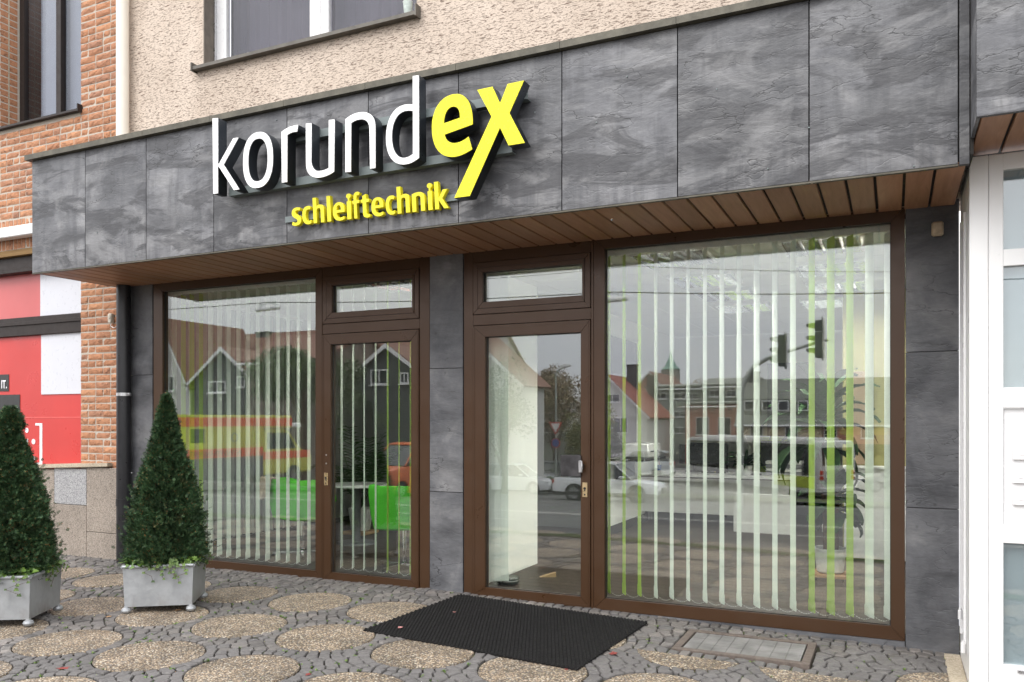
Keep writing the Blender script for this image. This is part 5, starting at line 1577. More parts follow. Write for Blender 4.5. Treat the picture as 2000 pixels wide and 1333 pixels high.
for i in range(14):
    u = i / 13; r_ = []
    for k in range(11):
        v = k / 10; X = -.35 + u * .24
        prof_ = [(-.352, .66), (-.350, .74), (-.345, .84), (-.335, .895), (-.30, .905), (-.255, .895), (-.235, .85), (-.23, .75)]
        f2_ = v * 7; i0 = min(6, int(f2_)); fr = f2_ - i0
        Yp = prof_[i0][0] * (1 - fr) + prof_[i0 + 1][0] * fr; Zp = prof_[i0][1] * (1 - fr) + prof_[i0 + 1][1] * fr
        r_.append((X + .01 * math.sin(v * 7 + i), Yp + .012 * math.sin(i * 1.7) - .005, Zp + .006 * math.cos(i * 1.7) - (.03 * math.sin(i * 2.3) if k == 0 else 0)))
    gr.append(r_)
sc.sheet(gr); sc.sheet([[(p[0], p[1] + (.006 if p[1] < -.3 else -.004), p[2] - .004) for p in r_] for r_ in gr])
so_ = sc.build('scarf', plain('cream_pink_scarf', (.62, .50, .44), .9, 0, .2, 18, .5, 120), None, smooth=True, loc=(-6.18, 1.0, 0), rz=R(-20)); tag(so_, 'cream fringed scarf hanging over the back of the left green chair', 'scarf')

# --- table with magazine, round pot, palm
tb = empty('round_table', (-6.15, 2.0, 0)); tag(tb, 'round white table on a grey column between the green chairs', 'table')
PM(MB().lathe([(.0005, .72), (.38, .72), (.40, .728), (.40, .742), (.395, .748), (.0005, .748)], (-6.15, 2.0, 0), 40), 'table_top', WHITE2, tb, smooth=True)
PM(MB().lathe([(.0005, .719), (.06, .715), (.055, .03), (.24, .022), (.25, 0), (.0005, 0)], (-6.15, 2.0, 0), 24), 'table_column', plain('grey_column', (.14, .145, .16), .4, .3), tb, smooth=True)
mg = MB().box(-.15, .15, -.1, .1, 0, .008, .002).build('magazine', plain('printed_paper', (.55, .55, .56), .35, 0, .3, 14), None, loc=(-6.05, 1.82, .7485), rz=.4); tag(mg, 'closed magazine lying on the round white table', 'magazine')
def pot(t, r0, r1, h, mat, z=0):
    MB().lathe([(.0005, z + .01), (r0 * .9, z), (r0, z + .01), (r1 * .98, z + h - .02), (r1 + .006, z + h - .015), (r1 + .008, z + h), (r1 - .008, z + h), (r1 - .012, z + h - .04), (.0005, z + h - .035)], n=36).build('pot', mat, t, smooth=True)
    MB().lathe([(.0005, z + h - .03), (r1 - .012, z + h - .034)], n=24).build('potting_soil', SOIL, t)
PALM = m_leaf('palm_leaflet', (.012, .04, .012), (.05, .12, .035), .4)
pl = empty('potted_palm', (-6.62, 2.75, 0)); tag(pl, 'feathery palm in a white pot beside the grey wall behind the left window', 'potted plant')
pot(pl, .13, .17, .30, WHITE2, .05); MB().box(-.18, .18, -.18, .18, 0, .045, .01).build('plant_trolley', m_wood('pine_trolley', (.40, .24, .10), (.5, .32, .15)), pl)
rs = random.Random(4); lm = MB(); sm = MB()
for f in range(15):
    a = f * 2.4; L_ = rs.uniform(.75, 1.15); sp = rs.uniform(.35, .95); pts = []
    for k in range(13):
        u = k / 12; r_ = L_ * u * sp * (1 - .25 * u); z = .35 + L_ * (1.25 * u - .75 * u * u * sp)
        pts.append(Vector((r_ * math.cos(a), r_ * math.sin(a), z)))
    sm.tube(pts, [.007 * (1 - .8 * k / 12) + .001 for k in range(13)], 5)
    for k in range(4, 13):
        d = (pts[k] - pts[k - 1]).normalized(); side = d.cross(Vector((0, 0, 1))).normalized()
        for s_ in (-1, 1):
            for e in (0, .5):
                p = pts[k - 1].lerp(pts[k], e); ln = rs.uniform(.18, .30) * (1 - .5 * abs(k / 12 - .5)); v = (side * s_ + d * .8 + Vector((0, 0, rs.uniform(-.45, .0)))).normalized()
                q1 = p + v * ln * .5 + Vector((0, 0, -.01)); q2 = p + v * ln + Vector((0, 0, -.05)); w = d * .009
                lm.add([p - w * .4, q1 - w, q2, q1 + w, p + w * .4], [(0, 1, 3, 4), (1, 2, 3)])
lm.build('fronds', PALM, pl); sm.build('frond_stalks', PALM, pl)

# --- tall dracaena in a white pot on a trolley
DRAC = m_leaf('glossy_leaf', (.006, .022, .007), (.018, .052, .013), .8, scale=6)
DRAC.node_tree.nodes['Principled BSDF'].inputs['Specular IOR Level'].default_value = .2
def broad_leaf(mb, base, az, el, ln, w, droop, rs):
    d = Vector((math.cos(az) * math.cos(el), math.sin(az) * math.cos(el), math.sin(el))); side = d.cross(Vector((0, 0, 1))).normalized(); p = Vector(base); rows = []
    n = 9; cur = el
    for k in range(n + 1):
        u = k / n; wd_ = w * (math.sin(math.pi * min(1, u * .93 + .07)) ** .8) * (1 if u < .97 else .1) + .003
        dd = Vector((math.cos(az) * math.cos(cur), math.sin(az) * math.cos(cur), math.sin(cur))); up = side.cross(dd)
        wv_ = .012 * math.sin(u * 9 + az * 3)
        rows.append([p - side * wd_ + up * (.35 * wd_ + wv_), p - side * wd_ * .5 + up * .12 * wd_, p, p + side * wd_ * .5 + up * .12 * wd_, p + side * wd_ + up * (.35 * wd_ - wv_)])
        p = p + dd * ln / n; cur -= droop / n * (.5 + 1.2 * u)
    mb.sheet(rows)
    mb.sheet([[q - Vector((0, 0, .002)) for q in r_] for r_ in rows])
dr = empty('potted_dracaena', (-.56, 2.04, 0)); tag(dr, 'tall broad leaved house plant in a white pot behind the right shop window', 'potted plant')
pot(dr, .125, .147, .235, WHITE2, .075)
MB().box(-.155, .155, -.155, .155, .035, .07, .006).build('plant_trolley', m_wood('pine_board', (.34, .17, .07), (.45, .25, .11)), dr)
for sx_, sy_ in ((-1, -1), (1, -1), (1, 1), (-1, 1)): MB().cyl((sx_ * .12 - .012, sy_ * .12, .018), (sx_ * .12 + .012, sy_ * .12, .018), .018).build('castor', DARK, dr, smooth=True)
MB().tube([(-.03, 0, .2), (-.04, .01, .6), (-.07, 0, 1.1), (-.09, 0, 1.68)], [.034, .03, .026, .02], 10).tube([(.05, .01, .2), (.055, .0, .5), (.06, 0, .9)], [.028, .025, .02], 10).build('trunk', BARK, dr, smooth=True)
rs = random.Random(12); mb = MB()
for k in range(34):
    u = k / 33; broad_leaf(mb, (-.09, 0, 1.28 + .42 * u), k * 2.4 + .4, R(-8 + 78 * u), rs.uniform(.50, .70), rs.uniform(.055, .078), R(120 - 55 * u), rs)
for k in range(20):
    u = k / 19; broad_leaf(mb, (.05, 0, .62 + .28 * u), k * 2.4, R(-5 + 55 * u), rs.uniform(.32, .46), rs.uniform(.07, .10), R(105 - 30 * u), rs)
lo_ = mb.build('leaves', DRAC, dr, smooth=True)
# small plant at the back
sp_ = empty('potted_plant', (-1.95, 5.7, .76)); tag(sp_, 'small bushy green plant in a pot on the desk at the back', 'potted plant')
pot(sp_, .08, .1, .14, WHITE2)
mb = MB()
for k in range(22): broad_leaf(mb, (0, 0, .12), k * 2.4, R(20 + 60 * k / 21), rs.uniform(.25, .38), .022, R(80), rs)
mb.build('leaves', DRAC, sp_, smooth=True)

# --- desk area
desk = empty('reception_desk', (-2.3, 5.9, 0)); tag(desk, 'long white reception desk across the back of the right hand room', 'desk')
dxa, dxb = fx(1216, 5.6), fx(1541, 5.6)
PB('modesty_panel', WHITE2, desk, dxa, dxb, 5.60, 5.63, .17, .70, .004)
PB('desk_top', WHITE2, desk, dxa - .03, dxb + .03, 5.52, 6.5, .715, .755, .004)
PB('desk_edge', DARK, desk, dxa - .03, dxb + .03, 5.516, 5.519, .70, .714)
for xx in (dxa + .4, dxb - .4): PM(MB().box(xx - .03, xx + .03, 5.7, 6.3, .03, .70, .004), 'desk_leg', plain('grey_leg', (.25, .25, .27), .4, .5), desk)
PB('desk_pedestal', plain('dark_drawers', (.07, .07, .08), .5), desk, dxa + .25, dxa + .95, 5.75, 6.3, .03, .62, .005)
PB('return_panel', WHITE2, desk, fx(1433, 4.4), fx(1541, 4.4) + .05, 4.38, 4.41, .10, .60, .004)
def mon(x, y, w, label, rz):
    t = empty('monitor', (x, y, .756), rz); tag(t, label, 'monitor', 'black desktop monitors')
    B('screen', plain('black_plastic', (.012, .012, .014), .25), t, -w / 2, w / 2, -.02, .02, .12, .12 + w * .6, .006); B('stand', GASKET, t, -.02, .02, .0, .03, 0, .14); B('base', GASKET, t, -.11, .11, -.08, .1, 0, .012, .004)
mon(fx(1385, 6), 6.0, .56, 'black monitor back in the middle of the white desk', .1); mon(fx(1352, 6.1), 6.2, .5, 'black monitor left of the middle one on the white desk', -.3); mon(fx(1528, 6.05), 6.1, .62, 'black monitor at the right end of the white desk behind the plant', .15)
def binders(x, y, z, n, label, mats):
    t = empty('binder_row', (x, y, z)); tag(t, label, 'binders')
    for k in range(n): B('binder', mats[k % len(mats)], t, k * .075, k * .075 + .07, 0, .28, 0, .31, .005)
bx = empty('paper_tray_stack', (fx(1495, 5.8), 5.8, .756)); tag(bx, 'stack of white letter trays near the right end of the desk', 'letter trays')
for k in range(4): B('tray', WHITE2 if k % 2 else plain('grey_tray', (.3, .3, .33), .5), bx, 0, .5, 0, .32, k * .055, k * .055 + .045, .006)
lg = empty('drawer_cabinet', (fx(1484, 6.6), 6.6, 0)); tag(lg, 'lime green drawer cabinet behind the desk', 'cabinet')
LG = plain('lime_lacquer', (.30, .42, .04), .4)
B('carcass', LG, lg, 0, .42, .02, .5, 0, 1.30, .004)
for k in range(4):
    B('drawer_front', LG, lg, .01, .41, -.0, .018, .03 + k * .31, .03 + k * .31 + .30, .004); B('drawer_handle', STEEL, lg, .14, .28, -.02, -.002, .17 + k * .31, .19 + k * .31, .003)
def lamp_():
    t = empty('desk_lamp', (fx(1475, 5.75), 5.75, .756)); tag(t, 'thin jointed desk lamp standing on the white desk', 'lamp')
    MB().cyl((0, 0, 0), (0, 0, .02), .09, n=20).build('lamp_base', DARK, t); 
    MB().tube([(0, 0, .02), (.0, 0, .08), (-.16, 0, .62)], .009).tube([(.02, 0, .08), (-.13, 0, .62)], .005).build('lamp_arm', STEEL, t)
    MB().tube([(-.15, 0, .62), (-.02, .0, .78)], .008).build('lamp_arm', STEEL, t); MB().lathe([(.02, .05), (.03, .04), (.065, -.04), (.06, -.04), (.02, .03)], (.0, 0, .74), 16).build('lamp_shade', L_SIDE, t, smooth=True)
lamp_()
def office_chair(label, x, y, rz):
    t = empty('office_chair', (x, y, 0), rz); tag(t, label, 'chair', 'black office chairs behind the desk')
    BK = plain('black_mesh_fabric', (.015, .015, .017), .7)
    MB().box(-.24, .24, -.23, .23, .46, .53, .03).build('seat', BK, t, smooth=True)
    mb = MB(); mb.sheet([[(math.sin(a) * .24 * (1 - .25 * v), .22 + .05 * (1 - math.cos(a)) * -1 + .03 * v, .6 + .55 * v) for a in [(-1 + 2 * k / 10) for k in range(11)]] for v in [i / 8 for i in range(9)]]); mb.sheet([[(math.sin(a) * .24 * (1 - .25 * v), .25 - .05 * (1 - math.cos(a)) + .03 * v, .6 + .55 * v) for a in [(-1 + 2 * k / 10) for k in range(11)]] for v in [i / 8 for i in range(9)]])
    mb.build('backrest', BK, t, smooth=True)
    MB().cyl((0, 0, .08), (0, 0, .46), .03).build('gas_column', DARK, t)
    for k in range(5):
        a = k * 2 * math.pi / 5; MB().tube([(0, 0, .1), (.28 * math.cos(a), .28 * math.sin(a), .07)], [.02, .012]).build('foot_arm', DARK, t); MB().cyl((.28 * math.cos(a), .28 * math.sin(a) - .012, .03), (.28 * math.cos(a), .28 * math.sin(a) + .012, .03), .028).build('castor', DARK, t)
office_chair('black office chair at the left end of the white desk', fx(1250, 6.2), 6.75, 0); office_chair('black office chair behind the middle of the white desk', fx(1395, 6.6), 6.9, .3)
# small clutter on the desk
rs = random.Random(3)
cl = [('paper_stack', WHITE2, .22, .3, .03, 1300, 'stack of white paper on the left part of the desk'), ('paper_stack', WHITE2, .22, .3, .015, 1432, 'thin stack of paper by the middle monitor'), ('telephone', DARK, .2, .18, .05, 1405, 'black desk telephone on the white desk'), ('pen_cup', plain('blue_plastic', (.05, .12, .35), .4), .08, .08, .11, 1278, 'blue pen cup at the left end of the desk'), ('note_pad', plain('yellow_pad', (.7, .68, .1), .6), .12, .1, .02, 1397, 'yellow note pad on the middle of the desk'), ('carton', plain('white_card', (.6, .6, .6), .7), .16, .14, .3, 1452, 'tall white carton standing on the desk left of the lamp')]
for n_, m_, w, d, h, p, lb in cl:
    x, y = fx(p, 5.8), 5.8 + rs.uniform(0, .3)
    if n_ == 'pen_cup':
        t = empty(n_, (x, y, .756)); tag(t, lb, 'pen cup'); MB().lathe([(.0005, 0), (.035, 0), (.04, .1), (.036, .1), (.03, .01), (.0005, .01)], n=16).build('cup_body', m_, t, smooth=True)
        for k in range(4): MB().cyl((0, 0, .01), (.02 * math.cos(k * 1.6), .02 * math.sin(k * 1.6), .16), .004, n=6).build('pen', [DARK, RED, FILMW, STEEL][k], t)
    elif n_ == 'telephone':
        t = empty(n_, (x, y, .756), .2); tag(t, lb, 'telephone'); MB().prism([(-.1, 0), (.1, 0), (.1, .06), (-.1, .02)], -.09, .09, 'x').build('phone_base', m_, t, bevel=.006); MB().box(-.09, -.04, -.1, .1, .062, .09, .01).build('handset', m_, t, smooth=True)
    elif n_ == 'paper_stack':
        mb = MB()
        for k in range(6): mb.box(-w / 2 + rs.uniform(-.006, .006), w / 2, -d / 2, d / 2 + rs.uniform(-.01, .01), h * k / 6 + .0004, h * (k + 1) / 6)
        tag(mb.build(n_, m_, None, loc=(x, y, .756), rz=rs.uniform(-.3, .3)), lb, 'paper')
    else: tag(MB().box(-w / 2, w / 2, -d / 2, d / 2, 0, h, .004).build(n_, m_, None, loc=(x, y, .756), rz=rs.uniform(-.3, .3)), lb, n_.replace('_', ' '))
# wall shelf with printer at the left wall of that room
shf = empty('wall_shelf', (-3.25, 4.6, 1.0)); tag(shf, 'black wall shelf under the printer on the partition of the right hand room', 'shelf')
B('shelf_board', DARK, shf, -.2, .25, -.6, .6, 0, .03, .003); B('shelf_bracket', DARK, shf, -.19, -.16, -.4, .4, -.25, -.002)
pr_ = empty('printer', (-3.25, 4.75, 1.031)); tag(pr_, 'pale grey printer on the black wall shelf', 'printer')
MB().box(-.18, .2, -.3, .35, 0, .2, .02).build('printer_body', WHITE2, pr_, smooth=True); B('paper_slot', DARK, pr_, .19, .205, -.2, .2, .08, .1)
# door wedge and robot cleaner near the entrance
we_ = MB().prism([(0, 0), (.16, 0), (.16, .045)], -.03, .03, 'y').build('door_wedge', m_wood('beech_wedge', (.45, .30, .16), (.55, .38, .22)), None, loc=(fx(1050, .9), .95, .001), rz=R(30)); tag(we_, 'small beech door wedge on the dark floor inside the entrance', 'door wedge')
rb_ = empty('floor_fan_base', (fx(984, .42), .50, .001)); 
rb_.name = 'robot_cleaner'; tag(rb_, 'dark round robot cleaner at the foot of the drawn vanes inside the entrance', 'robot cleaner')
MB().lathe([(.0005, .01), (.10, .01), (.11, .02), (.11, .06), (.10, .07), (.0005, .072)], n=36).build('robot_body', plain('dark_green_plastic', (.03, .04, .035), .3), rb_, smooth=True)
MB().lathe([(.1105, .035), (.112, .038), (.112, .042), (.1105, .045)], n=36).build('robot_band', STEEL, rb_, smooth=True)
# ================================================================ THE STREET OPPOSITE (seen mirrored in the panes)
def mY(px, py, Y):
    u = (px - 1000) / FPX; t = (DIST + .1 - Y) / (CS + u * SN)
    return Vector((t * (-SN + u * CS), Y, EYE - (py - HORIZON) / FPX * t))
R_BR = m_rooftile('brown_roof_tiles', (.19, .09, .065), (.28, .14, .10), 3.2)
R_RED = m_rooftile('red_roof_tiles', (.24, .062, .038), (.34, .10, .06), 3.2)
R_GR = m_rooftile('grey_roof_tiles', (.17, .18, .155), (.24, .25, .22), 3.2)
HW = plain('white_render', (.62, .61, .59), .9, 0, .08, .6)
HD = m_rooftile('grey_slate_cladding', (.07, .075, .078), (.12, .125, .13), 5)
HS = plain('rough_brown_stone_wall', (.20, .17, .145), .95, 0, .55, 2.2, .8, 6)
HC = plain('cream_render', (.60, .50, .36), .9, 0, .06, .6)
HP = plain('salmon_render', (.50, .24, .18), .9, 0, .06, .6)
HGR = plain('grey_green_render', (.24, .26, .24), .9, 0, .06, .6)
WG = plain('dark_window_glass', (.035, .04, .045), .15)
def house_window(p, x, y, z, w, h, side=1, frame=None):
    """window on a wall facing +y (side 1)"""
    f = MB(); t = .07
    f.box(x - w / 2, x - w / 2 + t, y, y + .06, z, z + h).box(x + w / 2 - t, x + w / 2, y, y + .06, z, z + h).box(x - w / 2 + t, x + w / 2 - t, y, y + .06, z, z + t).box(x - w / 2 + t, x + w / 2 - t, y, y + .06, z + h - t, z + h).box(x - .03, x + .03, y, y + .055, z + t, z + h - t)
    fr = f.build('window', frame or WHITE2, None); under(fr, p)
    B('pane', WG, fr, x - w / 2 + t, x + w / 2 - t, y + .01, y + .025, z + t, z + h - t)
    B('window_ledge', WHITE2, fr, x - w / 2 - .06, x + w / 2 + .06, y, y + .14, z - .06, z - .001)
    return fr
def gable_house(label, xl, xr, zeave, zapex, Y, depth, zb, wall, roof, wins=(), verge=WHITE2, xa=None, chim=()):
    xa = (xl + xr) / 2 if xa is None else xa
    t = empty('gabled_house', ((xl + xr) / 2, Y - depth / 2, zb)); tag(t, label, 'house', 'houses across the street')
    PM(MB().prism([(xl, zb), (xr, zb), (xr, zeave), (xa, zapex), (xl, zeave)], Y - depth, Y), 'wall', wall, t)
    for (x0, x1, k) in ((xl, xa, -1), (xr, xa, 1)):
        dx, dz = (x0 - x1), (zeave - zapex); ln = math.hypot(dx, dz); nx, nz = -dz / ln * (1 if dx > 0 else -1) * 1, abs(dx) / ln
        nx = (abs(dz) / ln) * (1 if k > 0 else -1)
        e = (x0 + dx * .08, zeave + dz * .08)
        PM(MB().prism([(x1, zapex + .02), (e[0], e[1] + .02), (e[0] + nx * .14, e[1] + nz * .14), (x1, zapex + .17)], Y - depth - .3, Y + .32), 'roof', roof, t)
        PM(MB().prism([(x1, zapex - .10), (e[0], e[1] - .10), (e[0] + nx * .05, e[1] + nz * .10), (x1, zapex + .13)], Y + .325, Y + .37), 'verge_board', verge, t)
    for (x, z, w, h) in wins: house_window(t, x, Y + .002, z, w, h)
    for (x, y, h) in chim:
        c_ = PM(MB().box(x - .45, x + .45, y - .3, y + .3, zeave, zapex + h), 'chimney', HD, t); B('chimney_cap', DARK, c_, x - .5, x + .5, y - .35, y + .35, zapex + h, zapex + h + .1)
    return t
def ridge_house(label, xl, xr, zeave, zridge, Y, depth, zb, wall, roof, wins=(), chim=(), extra=None, name='row_house'):
    t = empty(name, ((xl + xr) / 2, Y - depth / 2, zb)); tag(t, label, 'house', 'houses across the street')
    PM(MB().prism([(Y, zb), (Y - depth, zb), (Y - depth, zeave), (Y - depth / 2, zridge), (Y, zeave)], xl, xr, 'x'), 'wall', wall, t)
    for s_ in (1, -1):
        y0 = Y + .5 if s_ == 1 else Y - depth - .5; sl_ = (zridge - zeave) / (depth / 2); z0 = zeave - sl_ * .5; ym_ = Y - depth / 2
        PM(MB().prism([(ym_, zridge + .02), (y0, z0 + .02), (y0, z0 + .18), (ym_, zridge + .2)], xl - .2, xr + .2, 'x'), 'roof', roof, t)
    PM(MB().cyl((xl - .2, Y + .55, zeave - .25), (xr + .2, Y + .55, zeave - .25), .08), 'gutter', WHITE2, t)
    for (x, z, w, h) in wins: house_window(t, x, Y + .002, z, w, h)
    for (x, h) in chim:
        c_ = PM(MB().box(x - .5, x + .5, Y - depth / 2 - .35, Y - depth / 2 + .35, zridge - .6, zridge + h), 'chimney', HD, t); B('chimney_cap', DARK, c_, x - .56, x + .56, Y - depth / 2 - .4, Y - depth / 2 + .4, zridge + h, zridge + h + .1)
    return t
def wpx(px, py0, py1, Y, wpx_):
    a = mY(px, py1, Y); b2 = mY(px, py0, Y); c = mY(px + wpx_ / 2, py1, Y); d = mY(px - wpx_ / 2, py1, Y)
    return (a.x, a.z, abs(c.x - d.x), b2.z - a.z)
Ya = -27
q = lambda px, py, Y=Ya: mY(px, py, Y)
gable_house('white gabled house mirrored at the left end of the large left pane', q(268, 752).x, q(372, 752).x, q(372, 752).z, q(322, 652).z if False else q(318, 668).z + 1.2, Ya, 6, -1.75, HW, R_BR, [wpx(332, 735, 765, Ya, 20)])
gable_house('grey slate gabled house with white verge boards mirrored in the left pane', q(375, 752).x, q(508, 752).x, q(375, 752).z, q(441, 683).z, Ya, 6, -1.75, HD, R_BR, [wpx(425, 745, 768, Ya, 34), wpx(472, 735, 757, Ya, 16)])
ridge_house('long house with a brown tiled roof mirrored behind the two gables in the left pane', q(240, 700, -32).x, q(590, 700, -32).x, q(450, 752, -31).z, q(450, 661, -35).z, -31.2, 7.5, -1.8, HS, R_BR, chim=[(q(520, 600, -35).x, .15)])
ridge_house('building with a rough brown stone wall mirrored in the middle of the left pane', q(482, 700, -26).x, q(640, 700, -26).x, q(550, 702, -26).z, q(550, 664, -29).z, -26, 6, -1.75, HS, R_BR)
gable_house('dark slate gabled house with curved white verges mirrored in the left glazed door', q(692, 735).x, q(832, 735).x, q(692, 737).z, q(762, 677).z, Ya, 8, -1.75, HD, R_BR, [wpx(742, 722, 752, Ya, 34), wpx(791, 728, 750, Ya, 17)])
ridge_house('tall house with broad brown roof mirrored behind the dark gable in the left door', q(612, 700, -36).x, q(900, 700, -36).x, q(750, 725, -36).z, q(700, 640, -41).z, -36, 10, -1.8, HW, R_BR)
Yf = -31
gable_house('white house whose roof edge runs down across the entrance door reflection', q(800, 780, Yf).x, q(1018, 780, Yf).x, q(1018, 748, Yf).z, q(922, 640, Yf).z, Yf, 3.0, -2.0, HW, R_BR, [wpx(990, 738, 757, Yf, 15), wpx(930, 790, 830, Yf, 30)])
Yg = -62
gable_house('small white gabled house with red roof mirrored at the left end of the right pane', q(1112, 810, Yg).x, q(1264, 810, Yg).x, q(1264, 812, Yg).z, q(1188, 735, Yg).z, Yg, 8, -2.7, HW, R_RED, [wpx(1196, 770, 786, Yg, 30), wpx(1212, 816, 846, Yg, 28)], chim=[(q(1203, 700, Yg).x, Yg - 5, 1.2), (q(1226, 700, Yg).x, Yg - 8, .3)])
gable_house('narrow pink gabled house mirrored left of the church tower', q(1248, 760, -90).x, q(1290, 760, -90).x, q(1250, 752, -90).z, q(1268, 728, -90).z, -90, 12, -2.7, HP, R_BR)
ridge_house('grey flat block with white windows mirrored right of the church tower', q(1262, 800, -80).x, q(1372, 800, -80).x, q(1300, 757, -80).z, q(1300, 755, -83).z, -80, 6, -2.7, HGR, R_GR, [wpx(p, a, b2, -80, 24) for p in (1290, 1328, 1352) for a, b2 in ((768, 780), (803, 815), (835, 847))])
ridge_house('pink shop building mirrored in the middle of the right pane', q(1338, 800, -70).x, q(1436, 800, -70).x, q(1390, 790, -70).z, q(1390, 788, -72).z, -70, 6, -2.7, HP, R_GR, [wpx(1372, 815, 850, -70, 26), wpx(1415, 815, 850, -70, 26)])
sgn = empty('shop_sign', q(1388, 800, -69.8)); tag(sgn, 'flat pink shop sign with dark mirrored lettering above the pink shop', 'sign')
a, b2 = q(1342, 806, -69.85), q(1434, 792, -69.85); PM(MB().box(a.x, b2.x, -69.9, -69.75, a.z, b2.z), 'sign_board', plain('salmon_board', (.55, .28, .22), .6), sgn)
o = link('lettering', text_mesh('ALTSTADTKLINIK', .55, plain('grey_letter', (.12, .13, .13), .5), .02, 'CENTER', .95), None, ((a.x + b2.x) / 2, -69.72, (a.z + b2.z) / 2 - .2)); o.rotation_euler = (R(90), 0, R(180)); under(o, sgn)
ridge_house('grey green house with two rows of white windows mirrored right of the pink shop', q(1374, 800, -78).x, q(1476, 800, -78).x, q(1420, 752, -78).z, q(1420, 742, -81).z, -78, 7, -2.7, HGR, R_GR, [wpx(p, a, b2, -78, 20) for p in (1396, 1428, 1458) for a, b2 in ((762, 776),)])
Yk = -64
k1 = ridge_house('long cream house with a dark tiled roof mirrored behind the tall plant', q(1440, 800, Yk).x, q(1606, 800, Yk).x, q(1500, 826, Yk).z, q(1500, 745, Yk - 4).z, Yk, 9, -2.7, HC, R_GR, [wpx(p, 832, 857, Yk, 26) for p in (1478, 1546)], chim=[(q(1470, 700, -68).x, .8)])
k2 = ridge_house('orange house with salmon ground floor mirrored at the right end of the right pane', q(1608, 800, Yk).x, q(1800, 800, Yk).x, q(1650, 826, Yk).z, q(1680, 742, Yk - 4).z, Yk, 9, -2.7, HP, R_GR, [wpx(p, 832, 857, Yk, 26) for p in (1622, 1694)])
PB('upper_render', plain('orange_render', (.62, .36, .13), .9), k2, q(1640, 800, Yk).x, q(1795, 800, Yk).x, Yk + .001, Yk + .02, q(1700, 850, Yk).z, q(1700, 828, Yk).z)
PB('shopfront', DARK, k2, q(1612, 800, Yk).x, q(1795, 800, Yk).x, Yk + .005, Yk + .05, -2.6, q(1700, 868, Yk).z); PB('shopfront', DARK, k1, q(1440, 800, Yk).x, q(1600, 800, Yk).x, Yk + .005, Yk + .05, -2.6, q(1500, 868, Yk).z)
# church tower
Yt = -410; a = mY(1291.5, 765, Yt); b2 = mY(1321, 757, Yt); top = mY(1307, 686, Yt); sh = mY(1307, 722, Yt)
ct = empty('church_tower', ((a.x + b2.x) / 2, Yt, -2.7)); tag(ct, 'distant church tower with a pale green copper spire mirrored in the right pane', 'church')
w = (b2.x - a.x) / 2; cx = (a.x + b2.x) / 2
PM(MB().box(cx - w, cx + w, Yt - 2 * w, Yt, -2.7, mY(1307, 722, Yt).z), 'tower_shaft', plain('grey_church_stone', (.27, .25, .22), .9), ct)
CU = plain('copper_patina', (.18, .33, .27), .6)
sp = MB(); y0 = Yt - w; z1 = sh.z; hgt = top.z - z1
prof_ = [(1.12, 0), (1.05, .06), (.72, .2), (.42, .45), (.2, .68), (.24, .72), (.16, .76), (.12, .9), (.01, 1.0)]
sp.lathe([(w * r_ * 1.15, hgt * h) for r_, h in prof_], (cx, y0, z1), 8); PM(sp, 'spire', CU, ct)
nave = PM(MB().prism([(cx + w, -2.7), (cx + w + 18, -2.7), (cx + w + 18, 6), (cx + w + 2, sh.z - 12), (cx + w, sh.z - 12)], Yt - 8, Yt), 'nave', plain('rose_sandstone', (.36, .24, .2), .9), ct)

# --- trees
def tree(name, label, x, y, zb, h, rad, trunk_h, mat, seed, n=5000, leafs=.16, sparse=1.0, flat=1.0):
    t = empty(name, (x, y, zb)); tag(t, label, 'tree')
    rs = np.random.RandomState(seed)
    bl = rs.randn(16, 3) * .36; bl[:, 2] *= .8; br = .28 + .22 * rs.rand(16)
    k = rs.randint(0, 16, n); d = rs.randn(n, 3); d /= np.linalg.norm(d, axis=1)[:, None]
    P = bl[k] + d * (br[k] * (.55 + .5 * rs.rand(n)))[:, None]
    P = P * np.array([rad, rad, (h - trunk_h) / 2 * flat]) + np.array([0, 0, trunk_h + (h - trunk_h) / 2])
    a = rs.randn(n, 3); a /= np.linalg.norm(a, axis=1)[:, None]; b = np.cross(a, rs.randn(n, 3)); b /= np.linalg.norm(b, axis=1)[:, None]
    s_ = leafs * (.6 + .8 * rs.rand(n))[:, None]
    V = np.stack([P - a * s_ * .5, P + b * s_ * .35, P + a * s_ * .6, P - b * s_ * .35], 1).reshape(-1, 3)
    link('crown', np_mesh('crown', V, (np.arange(n)[:, None] * 4 + np.arange(4)), mat), t)
    mb = MB(); mb.tube([(0, 0, 0), (.05, 0, trunk_h * .6), (0, .05, trunk_h * 1.1), (0, 0, h * .8)], [rad * .07 + .05, rad * .055 + .04, rad * .045 + .03, .02], 8)
    for i in range(9):
        e = bl[i] * np.array([rad, rad, (h - trunk_h) / 2]) + np.array([0, 0, trunk_h + (h - trunk_h) / 2])
        mb.tube([(0, 0, trunk_h * .8), (e[0] * .4, e[1] * .4, trunk_h + (e[2] - trunk_h) * .45), tuple(e)], [rad * .03 + .02, rad * .02 + .01, .01], 6)
    mb.build('trunk', BARK, t)
    return t
TG = m_leaf('mid_green_leaves', (.03, .06, .015), (.10, .15, .04), .5, scale=.6); TB = m_leaf('autumn_brown_leaves', (.16, .11, .065), (.34, .25, .14), .6, scale=.6); TY = m_leaf('olive_yellow_leaves', (.12, .12, .02), (.25, .22, .05), .6, scale=.6)
p = mY(590, 700, -23.5); tree('broadleaf_tree', 'round green tree mirrored in front of the brown stone wall in the left pane', p.x, p.y, -1.6, p.z + 2.2, 2.6, p.z - .4, TG, 1, 9000, .15)
p = mY(686, 745, -24); tree('broadleaf_tree', 'green tree mirrored beside the dark gable in the left door', p.x, p.y, -1.65, 5.3, 1.4, 1.8, TG, 2, 5000, .13)
